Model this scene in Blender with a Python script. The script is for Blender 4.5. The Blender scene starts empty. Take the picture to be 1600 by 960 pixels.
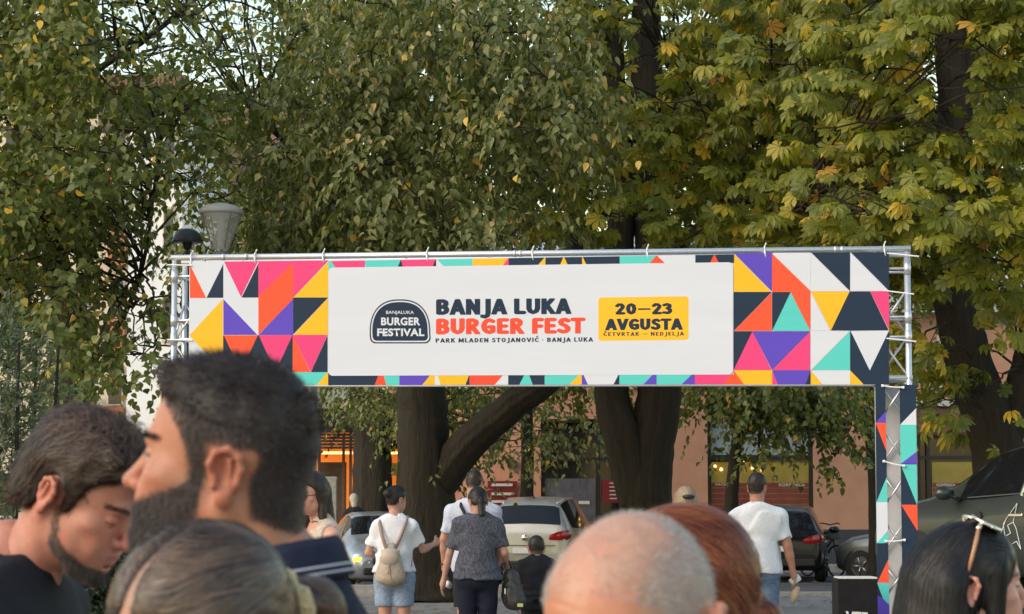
import bpy, math, random
import numpy as np
from mathutils import Vector, Matrix

random.seed(7)
RNG = np.random.default_rng(7)
SC = bpy.context.scene
COL = SC.collection
R = math.radians

# ------------------------------------------------------------------ camera
CAM_Z, FPX, HORIZON = 1.55, 3500.0, 793.0
PITCH = math.atan2(HORIZON - 480.0, FPX)
cam_data = bpy.data.cameras.new('camera')
cam = bpy.data.objects.new('camera', cam_data)
COL.objects.link(cam)
cam.location = (0, 0, CAM_Z)
cam.rotation_euler = (math.pi / 2 + PITCH, 0, 0)
cam_data.sensor_width = 36.0
cam_data.lens = 36.0 * FPX / 1600.0
cam_data.clip_start, cam_data.clip_end = 0.05, 3000.0
cam_data.dof.use_dof = True
cam_data.dof.focus_distance = 19.0
cam_data.dof.aperture_fstop = 13.0
SC.camera = cam

# ------------------------------------------------------------------ sky, sun, exposure
SUN_EL, SUN_AZ = R(34), R(238)          # azimuth clockwise from +Y: behind the camera and to the left
world = bpy.data.worlds.new('World')
SC.world = world
world.use_nodes = True
wn = world.node_tree
wn.nodes.clear()
sky = wn.nodes.new('ShaderNodeTexSky')
sky.sky_type = 'NISHITA'
sky.sun_disc = False
sky.sun_elevation = SUN_EL
sky.sun_rotation = SUN_AZ
sky.air_density, sky.dust_density, sky.ozone_density = 1.9, 1.2, 0.8
bg = wn.nodes.new('ShaderNodeBackground')
bg.inputs['Strength'].default_value = 0.15
wo = wn.nodes.new('ShaderNodeOutputWorld')
wn.links.new(sky.outputs[0], bg.inputs[0])
wn.links.new(bg.outputs[0], wo.inputs[0])

sun_data = bpy.data.lights.new('sun', 'SUN')
sun_data.energy = 1.15
sun_data.angle = R(50)
sun_data.color = (1.0, 0.84, 0.70)
sun = bpy.data.objects.new('sun', sun_data)
COL.objects.link(sun)
sd = Vector((math.sin(SUN_AZ) * math.cos(SUN_EL), math.cos(SUN_AZ) * math.cos(SUN_EL), math.sin(SUN_EL)))
sun.rotation_euler = sd.to_track_quat('Z', 'Y').to_euler()
sun.location = (0, -5, 30)

SC.view_settings.view_transform = 'Standard'
SC.view_settings.look = 'None'
SC.view_settings.gamma = 1.0
SC.view_settings.use_curve_mapping = False
SC.view_settings.exposure = 0.76
SC.render.engine = 'CYCLES'
SC.cycles.use_denoising = True
SC.cycles.max_bounces = 8
SC.cycles.transparent_max_bounces = 8
SC.cycles.caustics_reflective = False
SC.cycles.caustics_refractive = False


# ------------------------------------------------------------------ helpers
def P(px, py, Y):
    """the place at distance Y (world y) that lies behind a pixel of the 1600x960 photograph"""
    x, u = (px - 800.0) / FPX, (480.0 - py) / FPX
    dy = math.cos(PITCH) - u * math.sin(PITCH)
    dz = math.sin(PITCH) + u * math.cos(PITCH)
    return Vector((x * Y / dy, Y, CAM_Z + dz * Y / dy))


def GX(px, Y):
    return (px - 800.0) / FPX * Y


def tag(o, label=None, cat=None, group=None, kind=None):
    if label: o['label'] = label
    if cat: o['category'] = cat
    if group: o['group'] = group
    if kind: o['kind'] = kind
    return o


def empty(name, loc=(0, 0, 0), rz=0.0, label=None, cat=None, group=None, parent=None):
    o = bpy.data.objects.new(name, None)
    o.empty_display_size = 0.1
    COL.objects.link(o)
    o.location = loc
    o.rotation_euler = (0, 0, rz)
    if parent: o.parent = parent
    tag(o, label, cat, group)
    return o


def link(name, me, parent=None, loc=None):
    o = bpy.data.objects.new(name, me)
    COL.objects.link(o)
    if parent: o.parent = parent
    if loc is not None: o.location = loc
    return o


def mesh_np(name, V, faces, mats, smooth=False, attrs=None, fmat=None):
    """faces: list of integer arrays (n,3)/(n,4); attrs: {name: (domain, array)}"""
    me = bpy.data.meshes.new(name)
    V = np.asarray(V, dtype=np.float32)
    me.vertices.add(len(V))
    me.vertices.foreach_set('co', V.ravel())
    faces = [np.asarray(f, dtype=np.int32) for f in faces if len(f)]
    loops = np.concatenate([f.ravel() for f in faces])
    sizes = np.concatenate([np.full(len(f), f.shape[1], dtype=np.int32) for f in faces])
    starts = np.concatenate([[0], np.cumsum(sizes)[:-1]]).astype(np.int32)
    me.loops.add(len(loops))
    me.loops.foreach_set('vertex_index', loops)
    me.polygons.add(len(sizes))
    me.polygons.foreach_set('loop_start', starts)
    if not isinstance(mats, (list, tuple)): mats = [mats]
    for m in mats: me.materials.append(m)
    if fmat is not None:
        me.polygons.foreach_set('material_index', np.asarray(fmat, dtype=np.int32))
    me.update(calc_edges=True)
    me.validate()
    if smooth:
        me.polygons.foreach_set('use_smooth', np.ones(len(me.polygons), dtype=bool))
    for k, (dom, arr) in (attrs or {}).items():
        arr = np.asarray(arr, dtype=np.float32)
        if arr.ndim == 1:
            a = me.attributes.new(k, 'FLOAT', dom)
            a.data.foreach_set('value', arr)
        else:
            a = me.attributes.new(k, 'FLOAT_COLOR', dom)
            if arr.shape[1] == 3: arr = np.concatenate([arr, np.ones((len(arr), 1), np.float32)], 1)
            a.data.foreach_set('color', np.ascontiguousarray(arr).ravel())
    return me


class MB:
    """collects shapes; build() links them as ONE mesh object"""
    def __init__(s): s.v, s.f, s.m = [], [], []

    def add(s, verts, faces, mi=0):
        b = len(s.v)
        s.v += [tuple(p) for p in verts]
        s.f += [tuple(i + b for i in f) for f in faces]
        s.m += [mi] * len(faces)
        return s

    def box(s, c, d, M=None, mi=0):
        hx, hy, hz = d[0] / 2, d[1] / 2, d[2] / 2
        vs = [Vector((x, y, z)) for z in (-hz, hz) for y in (-hy, hy) for x in (-hx, hx)]
        if M is not None: vs = [M @ v for v in vs]
        c = Vector(c)
        return s.add([v + c for v in vs], [(0, 2, 3, 1), (4, 5, 7, 6), (0, 1, 5, 4), (2, 6, 7, 3), (0, 4, 6, 2), (1, 3, 7, 5)], mi)

    def span(s, lo, hi, mi=0):
        return s.box([(a + b) / 2 for a, b in zip(lo, hi)], [b - a for a, b in zip(lo, hi)], None, mi)

    def tube(s, pts, rad, n=8, caps=True, mi=0, ridge=0.0, seed=0):
        pts = [Vector(p) for p in pts]
        if not isinstance(rad, (list, tuple)): rad = [rad] * len(pts)
        rr = random.Random(seed)
        ph = [rr.uniform(0.8, 1.2) for _ in range(n)]
        vs, fs = [], []
        up = None
        for i, p in enumerate(pts):
            t = (pts[min(i + 1, len(pts) - 1)] - pts[max(i - 1, 0)])
            t = t.normalized() if t.length > 1e-9 else Vector((0, 0, 1))
            if up is None:
                up = Vector((1, 0, 0)) if abs(t.x) < 0.8 else Vector((0, 1, 0))
            a = (up - t * up.dot(t)).normalized()
            up = a
            b = t.cross(a)
            for k in range(n):
                an = 2 * math.pi * k / n
                q = rad[i] * (1 + ridge * (ph[k] - 1 + rr.uniform(-.03, .03)) * 2)
                vs.append(p + a * (math.cos(an) * q) + b * (math.sin(an) * q))
        for i in range(len(pts) - 1):
            for k in range(n):
                k2 = (k + 1) % n
                fs.append((i * n + k, i * n + k2, (i + 1) * n + k2, (i + 1) * n + k))
        if caps:
            fs.append(tuple(range(n - 1, -1, -1)))
            fs.append(tuple((len(pts) - 1) * n + k for k in range(n)))
        return s.add(vs, fs, mi)

    def lathe(s, prof, n=24, c=(0, 0, 0), M=None, mi=0):
        vs, fs = [], []
        c = Vector(c)
        for (r, z) in prof:
            for k in range(n):
                a = 2 * math.pi * k / n
                v = Vector((r * math.cos(a), r * math.sin(a), z))
                vs.append((M @ v if M is not None else v) + c)
        for i in range(len(prof) - 1):
            for k in range(n):
                k2 = (k + 1) % n
                fs.append((i * n + k, i * n + k2, (i + 1) * n + k2, (i + 1) * n + k))
        return s.add(vs, fs, mi)

    def prism(s, poly, d, origin=(0, 0, 0), M=None, mi=0):
        """poly: (x,z) outline, extruded along +y by d"""
        n = len(poly)
        vs = [Vector((x, 0, z)) for x, z in poly] + [Vector((x, d, z)) for x, z in poly]
        if M is not None: vs = [M @ v for v in vs]
        o = Vector(origin)
        fs = [tuple(range(n)), tuple(range(2 * n - 1, n - 1, -1))]
        fs += [(i, n + i, n + (i + 1) % n, (i + 1) % n) for i in range(n)]
        return s.add([v + o for v in vs], fs, mi)

    def build(s, name, mats, parent=None, smooth=False, bevel=0.0, loc=None):
        if not isinstance(mats, (list, tuple)): mats = [mats]
        me = bpy.data.meshes.new(name)
        me.from_pydata([tuple(v) for v in s.v], [], s.f)
        for m in mats: me.materials.append(m)
        me.polygons.foreach_set('material_index', s.m)
        if smooth: me.polygons.foreach_set('use_smooth', [True] * len(me.polygons))
        me.update()
        o = link(name, me, parent, loc)
        if bevel > 0:
            b = o.modifiers.new('bevel', 'BEVEL')
            b.width, b.segments, b.limit_method, b.angle_limit = bevel, 2, 'ANGLE', R(40)
        return o


def one(name, shape, mats, parent=None, **k):
    """a single-shape part: shape is a function that fills the MB"""
    m = MB()
    shape(m)
    return m.build(name, mats, parent, **k)


# ------------------------------------------------------------------ materials
def mat(name, col, rough=0.6, metal=0.0, vary=0.0, vscale=8.0, bump=0.0, bscale=60.0, spec=0.5, stretch=None,
        alpha=None, emit=None, estr=0.0, coat=0.0, trans=0.0, col2=None, sss=0.0):
    m = bpy.data.materials.new(name)
    m.use_nodes = True
    nt = m.node_tree
    b = nt.nodes['Principled BSDF']
    b.inputs['Base Color'].default_value = (*col, 1)
    b.inputs['Roughness'].default_value = rough
    b.inputs['Metallic'].default_value = metal
    b.inputs['Specular IOR Level'].default_value = spec
    b.inputs['Coat Weight'].default_value = coat
    b.inputs['Transmission Weight'].default_value = trans
    if alpha is not None: b.inputs['Alpha'].default_value = alpha
    if sss:
        b.inputs['Subsurface Weight'].default_value = sss
        b.inputs['Subsurface Radius'].default_value = (1.0, 0.35, 0.2)
        b.inputs['Subsurface Scale'].default_value = 0.008
    if emit:
        b.inputs['Emission Color'].default_value = (*emit, 1)
        b.inputs['Emission Strength'].default_value = estr
    if vary or bump or col2:
        tc = nt.nodes.new('ShaderNodeTexCoord')
        mp = nt.nodes.new('ShaderNodeMapping')
        nt.links.new(tc.outputs['Object'], mp.inputs[0])
        if stretch: mp.inputs['Scale'].default_value = stretch
    if vary or col2:
        n = nt.nodes.new('ShaderNodeTexNoise')
        n.inputs['Scale'].default_value = vscale
        n.inputs['Detail'].default_value = 6
        n.inputs['Roughness'].default_value = 0.65
        nt.links.new(mp.outputs[0], n.inputs['Vector'])
        cr = nt.nodes.new('ShaderNodeValToRGB')
        cr.color_ramp.elements[0].position, cr.color_ramp.elements[1].position = 0.3, 0.7
        a = tuple(max(0, c * (1 - vary)) for c in col)
        c2 = col2 or tuple(min(1, c * (1 + vary)) for c in col)
        cr.color_ramp.elements[0].color = (*a, 1)
        cr.color_ramp.elements[1].color = (*c2, 1)
        nt.links.new(n.outputs['Fac'], cr.inputs[0])
        nt.links.new(cr.outputs[0], b.inputs['Base Color'])
    if bump:
        n2 = nt.nodes.new('ShaderNodeTexNoise')
        n2.inputs['Scale'].default_value = bscale
        n2.inputs['Detail'].default_value = 5
        nt.links.new(mp.outputs[0], n2.inputs['Vector'])
        bp = nt.nodes.new('ShaderNodeBump')
        bp.inputs['Strength'].default_value = bump
        bp.inputs['Distance'].default_value = 0.02
        nt.links.new(n2.outputs['Fac'], bp.inputs['Height'])
        nt.links.new(bp.outputs[0], b.inputs['Normal'])
    return m


def srgb(r, g, b):
    f = lambda c: (c / 255 / 12.92) if c / 255 <= 0.04045 else ((c / 255 + 0.055) / 1.055) ** 2.4
    return (f(r), f(g), f(b))


def leaf_mat(name, ramp, transl=0.35, rough=0.45):
    """ramp: list of (position, colour) picked by each leaf's own random number"""
    m = bpy.data.materials.new(name)
    m.use_nodes = True
    nt = m.node_tree
    b = nt.nodes['Principled BSDF']
    out = nt.nodes['Material Output']
    at = nt.nodes.new('ShaderNodeAttribute')
    at.attribute_name = 'rnd'
    cr = nt.nodes.new('ShaderNodeValToRGB')
    els = cr.color_ramp.elements
    while len(els) < len(ramp): els.new(0.5)
    for e, (p, c) in zip(els, ramp):
        e.position, e.color = p, (*c, 1)
    nt.links.new(at.outputs['Fac'], cr.inputs[0])
    nt.links.new(cr.outputs[0], b.inputs['Base Color'])
    b.inputs['Roughness'].default_value = rough
    b.inputs['Specular IOR Level'].default_value = 0.4
    tr = nt.nodes.new('ShaderNodeBsdfTranslucent')
    mul = nt.nodes.new('ShaderNodeMix')
    mul.data_type = 'RGBA'
    mul.blend_type = 'MULTIPLY'
    mul.inputs[0].default_value = 1.0
    nt.links.new(cr.outputs[0], mul.inputs[6])
    mul.inputs[7].default_value = (1.4, 1.5, 0.6, 1)
    nt.links.new(mul.outputs[2], tr.inputs[0])
    mx = nt.nodes.new('ShaderNodeMixShader')
    mx.inputs[0].default_value = transl
    nt.links.new(b.outputs[0], mx.inputs[1])
    nt.links.new(tr.outputs[0], mx.inputs[2])
    nt.links.new(mx.outputs[0], out.inputs[0])
    return m


def text_mesh(name, body, box_pts, material, parent, off=0.0, lift=0.0, shear=0.0, depth=0.001):
    """lettering set as a flat mesh into the rectangle with corners (bl, br, tl), each a Vector in the parent's space"""
    cu = bpy.data.curves.new(name, 'FONT')
    cu.body = body
    cu.size = 1.0
    cu.offset = off
    cu.space_character = 1.0 + off * 2.2
    cu.space_word = 1.0 - off
    cu.resolution_u = 4
    tmp = bpy.data.objects.new(name + '_curve', cu)
    COL.objects.link(tmp)
    bpy.context.view_layer.update()
    me = bpy.data.meshes.new_from_object(tmp)
    bpy.data.objects.remove(tmp)
    n = len(me.vertices)
    co = np.zeros(n * 3, np.float32)
    me.vertices.foreach_get('co', co)
    co = co.reshape(-1, 3)
    lo, hi = co.min(0), co.max(0)
    u = (co[:, 0] - lo[0]) / (hi[0] - lo[0])
    v = (co[:, 1] - lo[1]) / (hi[1] - lo[1])
    bl, br, tl = [np.array(p) for p in box_pts]
    ex, ey = br - bl, tl - bl
    nn = np.cross(ex, ey)
    nn = nn / np.linalg.norm(nn)
    w = bl + u[:, None] * ex + v[:, None] * ey + nn * lift
    me.vertices.foreach_set('co', w.astype(np.float32).ravel())
    me.materials.clear()
    me.materials.append(material)
    me.update()
    o = link(name, me, parent)
    return o
# ================================================================== the setting
M = {}
M['ground'] = mat('paving', (0.23, 0.215, 0.205), 0.85, vary=0.22, vscale=1.7, bump=0.25, bscale=30)
M['asphalt'] = mat('asphalt', (0.105, 0.10, 0.105), 0.9, vary=0.25, vscale=1.2, bump=0.4, bscale=70)
M['kerb'] = mat('kerb_stone', (0.36, 0.34, 0.33), 0.85, vary=0.25, vscale=6, bump=0.3, bscale=40)
M['soil'] = mat('soil', (0.09, 0.07, 0.05), 0.95, vary=0.5, vscale=6, bump=0.5, bscale=40)
M['peach'] = mat('peach_plaster', (0.56, 0.295, 0.195), 0.9, vary=0.10, vscale=1.6, bump=0.15, bscale=50)
M['plinth'] = mat('plinth_paint', (0.055, 0.055, 0.07), 0.8, vary=0.2, vscale=3, bump=0.1)
M['black_frame'] = mat('dark_frame', (0.018, 0.018, 0.022), 0.45)
M['glass_dark'] = mat('dark_glass', (0.012, 0.014, 0.018), 0.08, spec=0.7, vary=0.4, vscale=2)
M['pale_blue'] = mat('frosted_transom', (0.30, 0.38, 0.43), 0.25, vary=0.12, vscale=2)
M['poster_yellow'] = mat('poster_yellow', (0.36, 0.27, 0.05), 0.45, vary=0.2, vscale=3)
M['poster_red'] = mat('poster_red', (0.22, 0.04, 0.035), 0.5, vary=0.2, vscale=3)
M['sign_red'] = mat('sign_red', (0.17, 0.014, 0.022), 0.5, vary=0.15, vscale=4)
M['offwhite'] = mat('sign_white', (0.62, 0.60, 0.58), 0.6)
M['cream'] = mat('cream_plaster', (0.62, 0.52, 0.38), 0.9, vary=0.12, vscale=1.5)
M['white_wall'] = mat('white_plaster', (0.80, 0.79, 0.77), 0.9, vary=0.06, vscale=1.0)
M['brick_red'] = mat('brick_red', (0.50, 0.17, 0.10), 0.9, vary=0.25, vscale=5, bump=0.3)
M['roof_tile'] = mat('roof_tile', (0.20, 0.105, 0.075), 0.85, vary=0.35, vscale=4, bump=0.6, bscale=18)
M['roof_grey'] = mat('sheet_roof', (0.40, 0.41, 0.43), 0.5, vary=0.12, vscale=2)
M['fascia'] = mat('brown_fascia', (0.19, 0.095, 0.062), 0.7, vary=0.15, vscale=2)
M['grey_cabinet'] = mat('grey_panel', (0.10, 0.105, 0.125), 0.5, vary=0.35, vscale=5)
M['galv'] = mat('galvanised', (0.42, 0.43, 0.42), 0.42, metal=0.7, vary=0.2, vscale=14)
M['grey_pole'] = mat('grey_pole', (0.20, 0.19, 0.18), 0.5, metal=0.3, vary=0.15, vscale=6)
M['dark_metal'] = mat('dark_metal', (0.03, 0.031, 0.034), 0.45, metal=0.3, vary=0.2)
M['awning_dark'] = mat('dark_awning', (0.022, 0.022, 0.024), 0.8, vary=0.3, vscale=3)
M['wood_brown'] = mat('wood_brown', (0.13, 0.075, 0.045), 0.7, vary=0.3, vscale=3, stretch=(1, 1, 6))
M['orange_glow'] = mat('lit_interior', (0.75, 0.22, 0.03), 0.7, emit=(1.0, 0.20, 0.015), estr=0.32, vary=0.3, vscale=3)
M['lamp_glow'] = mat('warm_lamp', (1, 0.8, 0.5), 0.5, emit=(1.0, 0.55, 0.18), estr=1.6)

g = MB()
g.span((-300, -60, -0.4), (300, 400, 0.0))
tag(g.build('ground', M['ground']), kind='structure')
g = MB()
g.span((-60, 39.75, -0.02), (60, 53.9, 0.004))
tag(g.build('parking_road', M['asphalt']), kind='structure')
g = MB()
g.span((-60, 53.9, -0.02), (60, 56.0, 0.15))
tag(g.build('pavement', M['kerb']), kind='structure')
# tree verge between plaza and road, edged with kerb stones
g = MB()
g.span((-14, 39.6, -0.02), (0.35, 40.4, 0.16))
tag(g.build('verge', M['soil']), kind='structure')
kerb = empty('kerb', (-14, 39.4, 0))
kerb['kind'] = 'structure'
proto = None
for i in range(24):
    if proto is None:
        m_ = MB()
        m_.span((0.006, 0, -0.02), (0.99, 0.18, 0.2))
        proto = m_.build('kerb_stone', M['kerb'], kerb, bevel=0.012)
        o = proto
    else:
        o = proto.copy()
        COL.objects.link(o)
        o.parent = kerb
    o.location = (i, 0, 0.0 if i < 14 else -0.12)

# fallen leaves on the verge and plaza
n = 900
lx = RNG.uniform(-5, 6, n); ly = RNG.uniform(30, 41, n)
lz = np.where((ly > 39.58) & (lx < 0.3), 0.163, np.where(ly > 39.4, 0.21, 0.004)) + RNG.uniform(0, .012, n)
ang = RNG.uniform(0, 6.28, n); sz = RNG.uniform(.03, .06, n)
q = np.array([[-1, -.6], [1, -.6], [1, .6], [-1, .6]])
V = np.zeros((n, 4, 3))
for k in range(4):
    V[:, k, 0] = lx + sz * (q[k, 0] * np.cos(ang) - q[k, 1] * np.sin(ang))
    V[:, k, 1] = ly + sz * (q[k, 0] * np.sin(ang) + q[k, 1] * np.cos(ang))
    V[:, k, 2] = lz + RNG.uniform(0, .012, n)
me = mesh_np('fallen_leaves', V.reshape(-1, 3), [np.arange(4 * n).reshape(-1, 4)],
             leaf_mat('dry_leaf', [(0, (.16, .08, .03)), (1, (.28, .15, .05))], .1, .8), attrs={'rnd': ('FACE', RNG.uniform(0, 1, n))})
tag(link('fallen_leaves', me), 'dry brown leaves lying on the paving and verge', 'leaves', kind='stuff')


# ------------------------------------------------------------------ the peach shop building
FY = 56.0
def fx(px): return GX(px, FY)
def fz(py): return P(800, py, FY).z
shop = empty('shop_building', (fx(1000), FY, 0), label='peach plastered low shop building with grey roof behind the parked cars', cat='building')
def L(x, y, z): return (x - fx(1000), y - FY, z)
def span(m_, x0, x1, y0, y1, z0, z1, mi=0):
    a, b = L(x0, y0, z0), L(x1, y1, z1)
    return m_.span(a, b, mi)
wall = MB()
opens = [(fx(845), fx(990), 0.15, 3.75), (fx(1105), fx(1270), 1.42, 3.9), (fx(1432), fx(1560), 0.9, 3.35)]
xs = [fx(608)] + [v for o_ in opens for v in o_[:2]] + [fx(1900)]
for i in range(0, len(xs), 2):
    span(wall, xs[i], xs[i + 1], 56, 64, 0.15, 6.4)
for (a, b, z0, z1) in opens:
    span(wall, a, b, 56.35, 63.9, z0, z1)              # the recess behind the opening
    span(wall, a, b, 56, 64, z1, 6.4)
    if z0 > 0.2: span(wall, a, b, 56, 64, 0.15, z0)
wall.build('wall', M['peach'], shop)
for a, b in ((xs[2], xs[3]), (xs[4], xs[5]), (xs[6], xs[7]), (xs[3], xs[4]), (xs[5], xs[6])):
    m_ = MB(); span(m_, a, b, 55.94, 55.998, 0.15, 1.0 if b != xs[6] else 0.89)
    m_.build('plinth', M['plinth'], shop)
m_ = MB(); m_.prism([(fx(600) - fx(1000), 6.4), (fx(1910) - fx(1000), 6.4), (fx(1910) - fx(1000), 6.62), (fx(600) - fx(1000), 6.62)], 8.6, (0, -0.35, 0))
m_.build('eaves', M['offwhite'], shop)
m_ = MB()
x0, x1 = fx(600) - fx(1000), fx(1910) - fx(1000)
m_.add([(x0, -.4, 6.63), (x1, -.4, 6.63), (x1, 4, 8.9), (x0, 4, 8.9), (x0, 8.3, 6.63), (x1, 8.3, 6.63)], [(0, 1, 2, 3), (3, 2, 5, 4), (0, 3, 4), (1, 5, 2)])
roof = m_.build('roof', M['roof_grey'], shop)
for k in range(40):                                     # standing seams
    xx = x0 + (x1 - x0) * (k + .5) / 40
    one('seam', lambda q: q.add([(xx - .02, -.4, 6.64), (xx + .02, -.4, 6.64), (xx + .02, 4, 8.91), (xx - .02, 4, 8.91), (xx - .02, -.4, 6.69), (xx + .02, -.4, 6.69), (xx + .02, 4, 8.96), (xx - .02, 4, 8.96)],
        [(0, 1, 5, 4), (4, 5, 6, 7), (0, 4, 7, 3), (1, 2, 6, 5)]), M['roof_grey'], roof)
# upper storey windows
for px in (700, 860, 1020, 1200, 1350, 1500, 1640):
    w = one('window', lambda q: span(q, fx(px) - .55, fx(px) + .55, 55.9, 55.995, 4.5, 5.95), M['offwhite'], shop)
    for s_ in (-1, 1):
        one('pane', lambda q: span(q, fx(px) + s_ * .255 - .22, fx(px) + s_ * .255 + .22, 55.88, 55.91, 4.6, 5.85), M['glass_dark'], w)

def window_frame(parent, x0, x1, z0, z1, t=.09, bars_x=(), bars_z=()):
    m_ = MB()
    span(m_, x0, x0 + t, 56.1, 56.2, z0, z1); span(m_, x1 - t, x1, 56.1, 56.2, z0, z1)
    span(m_, x0 + t, x1 - t, 56.1, 56.2, z0, z0 + t); span(m_, x0 + t, x1 - t, 56.1, 56.2, z1 - t, z1)
    for b in bars_x: span(m_, b - t / 2, b + t / 2, 56.102, 56.198, z0 + t, z1 - t)
    for b in bars_z: span(m_, x0 + t, x1 - t, 56.104, 56.196, b - t / 2, b + t / 2)
    return m_.build('frame', M['black_frame'], parent)

def poster(parent, x0, x1, ztop, words):
    """yellow sheet with red lines of lettering, as pasted inside the shop window"""
    y = one('poster', lambda q: span(q, x0, x1, 56.15, 56.16, 1.5, ztop), M['poster_yellow'], parent)
    zt = ztop - .52
    for k in range(5):
        one('red_stripe', lambda q: span(q, x0 + .02, x1 - .02, 56.135, 56.148, zt - .11 - k * .135, zt - k * .135), M['poster_red'], y)
    for (t, a, b) in words:
        text_mesh('lettering', t, [L(a, 56.13, zt - .085), L(b, 56.13, zt - .085), L(a, 56.13, zt - .015)], M['offwhite'], y, off=.02)

a, b, z0, z1 = opens[1]
sw = one('shop_window', lambda q: span(q, a, b, 56.2, 56.22, z0, z1), M['glass_dark'], shop)
window_frame(sw, a, b, z0, z1, bars_z=(fz(716),))
one('transom_pane', lambda q: span(q, a + .1, b - .1, 56.15, 56.19, fz(711), z1 - .1), M['pale_blue'], sw)
poster(sw, a + .1, b - .1, fz(722), [('PRODAJA', a + .2, a + .75), ('KORPENICA', b - .85, b - .2)])
for px, py in ((1117, 729), (1127, 734), (1162, 724), (1176, 732), (1191, 735), (1193, 713)):  # small glowing blobs stand in for lamp reflections in the window glass
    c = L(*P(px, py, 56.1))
    one('lamp_reflection_spot', lambda q: q.lathe([(0, -.04), (.035, -.025), (.045, 0), (.03, .035), (0, .05)], 8, c), M['lamp_glow'], sw, smooth=True)
a, b, z0, z1 = opens[0]
sd_ = one('shop_entrance', lambda q: span(q, a, b, 56.25, 56.3, z0, z1), M['glass_dark'], shop)
window_frame(sd_, a, b, z0, z1, bars_x=(fx(935),), bars_z=(2.75,))
one('grey_panel', lambda q: span(q, fx(852), fx(930), 56.12, 56.2, .3, fz(748)), M['grey_cabinet'], sd_)
one('sticker', lambda q: span(q, fx(904), fx(921), 56.1, 56.118, fz(788), fz(783)), M['offwhite'], sd_)
rp = one('red_board', lambda q: span(q, fx(940), fx(972), 56.08, 56.11, fz(786), fz(750)), M['sign_red'], sd_)
for k in range(5):
    zz = fz(756 + k * 6)
    one('text_line', lambda q: span(q, fx(952), fx(952) + random.uniform(.2, .3), 56.06, 56.078, zz, zz + .025), M['offwhite'], rp)
a, b, z0, z1 = opens[2]
sw2 = one('shop_window', lambda q: span(q, a, b, 56.2, 56.22, z0, z1), M['glass_dark'], shop)
window_frame(sw2, a, b, z0, z1, bars_x=(fx(1450),), bars_z=(fz(715),))
poster(sw2, fx(1456), b - .1, fz(722), [('KORPENICA', fx(1463), fx(1492))])
one('fascia', lambda q: span(q, fx(1425), fx(1570), 55.8, 55.995, 3.4, 4.05), M['fascia'], shop)
one('fascia_cornice', lambda q: span(q, fx(1420), fx(1575), 55.7, 55.99, 4.06, 4.22), M['offwhite'], shop)
# boards and meter boxes on the left pier
for (p0, p1, y0, y1) in ((762, 808, 752, 764), (762, 808, 766, 778), (762, 808, 780, 790)):
    bd = one('wall_board', lambda q: span(q, fx(p0), fx(p1), 55.9, 55.96, fz(y1), fz(y0)), M['sign_red'], shop)
    one('text_line', lambda q: span(q, fx(p0 + 6), fx(p1 - 7), 55.88, 55.897, fz(y1 - 4), fz(y1 - 8)), M['offwhite'], bd)
for p0, w_ in ((793, 7), (802, 6)):
    one('meter_box', lambda q: span(q, fx(p0), fx(p0 + w_), 55.85, 55.96, fz(731), fz(720)), M['black_frame'], shop)

# ------------------------------------------------------------------ the lit snack kiosk
KY = 50.0
def kx(px): return GX(px, KY)
def kz(py): return P(800, py, KY).z
kiosk = empty('snack_kiosk', (kx(560), KY, 0), label='snack kiosk with glowing orange interior under a dark awning', cat='kiosk')
def kspan(px0, px1, y0, y1, z0, z1, name, m, parent=kiosk):
    return one(name, lambda q: q.span((kx(px0) - kx(560), y0 - KY, z0), (kx(px1) - kx(560), y1 - KY, z1)), m, parent)
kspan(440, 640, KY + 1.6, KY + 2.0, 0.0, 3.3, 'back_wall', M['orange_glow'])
kspan(440, 640, KY, KY + 2.0, 3.3, 3.75, 'roof', M['awning_dark'])
kspan(440, 640, KY - .05, KY + .25, 0.0, 1.0, 'counter', M['wood_brown'])
for k in range(7):
    kspan(440, 640, KY - .85 + k * .12, KY - .75 + k * .12, kz(703) + k * .075, kz(703) + .05 + k * .075, 'awning_slat', M['awning_dark'])
for px in (442, 497, 535, 546, 600, 632):
    kspan(px, px + 4, KY + .02, KY + .14, 1.001, 3.29, 'post', M['wood_brown'])
kspan(497, 540, KY + .3, KY + .4, 1.0, kz(722), 'shutter', M['wood_brown'])
kspan(500, 630, KY + .5, KY + .6, kz(709), kz(705), 'lamp_strip', M['lamp_glow'])
kspan(606, 632, KY + 1.3, KY + 1.4, kz(742), kz(722), 'yellow_board', M['poster_yellow'])

# ------------------------------------------------------------------ far buildings at the left
bw = empty('apartment_building', (GX(160, 74), 74, 0), label='tall white and cream apartment block with brick piers behind the left tree', cat='building')
BX = GX(160, 74)
def bspan(px0, px1, y0, y1, z0, z1, name, m, parent=bw):
    return one(name, lambda q: q.span((GX(px0, 74) - BX, y0 - 74, z0), (GX(px1, 74) - BX, y1 - 74, z1)), m, parent)
bspan(-160, 146, 74, 86, 0, 15.5, 'wall', M['cream'])
bspan(146.1, 198, 74.02, 86, 0, 14, 'wall', M['cream'])
bspan(198.1, 282, 73.9, 86, 0, 14.6, 'wall', M['white_wall'])
for fl in range(5):
    z = 1.2 + fl * 2.9
    for px in (-120, -60, 0, 60, 110):
        w = bspan(px, px + 26, 73.9, 73.99, z, z + 1.5, 'window', M['offwhite'])
        bspan(px + 2, px + 24, 73.88, 73.91, z + .08, z + 1.42, 'pane', M['glass_dark'], w)
    bspan(166, 194, 73.85, 74.01, z - .4, z + .75, 'brick_band', M['brick_red'])
    w = bspan(168, 192, 73.9, 74.01, z + .8, z + 2.1, 'window', M['offwhite'])
    bspan(170, 190, 73.88, 73.91, z + .85, z + 2.05, 'pane', M['glass_dark'], w)
    w = bspan(252, 270, 73.8, 73.89, z, z + 1.6, 'window', M['cream'])
    bspan(254, 268, 73.78, 73.81, z + .1, z + 1.5, 'pane', M['glass_dark'], w)
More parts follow.
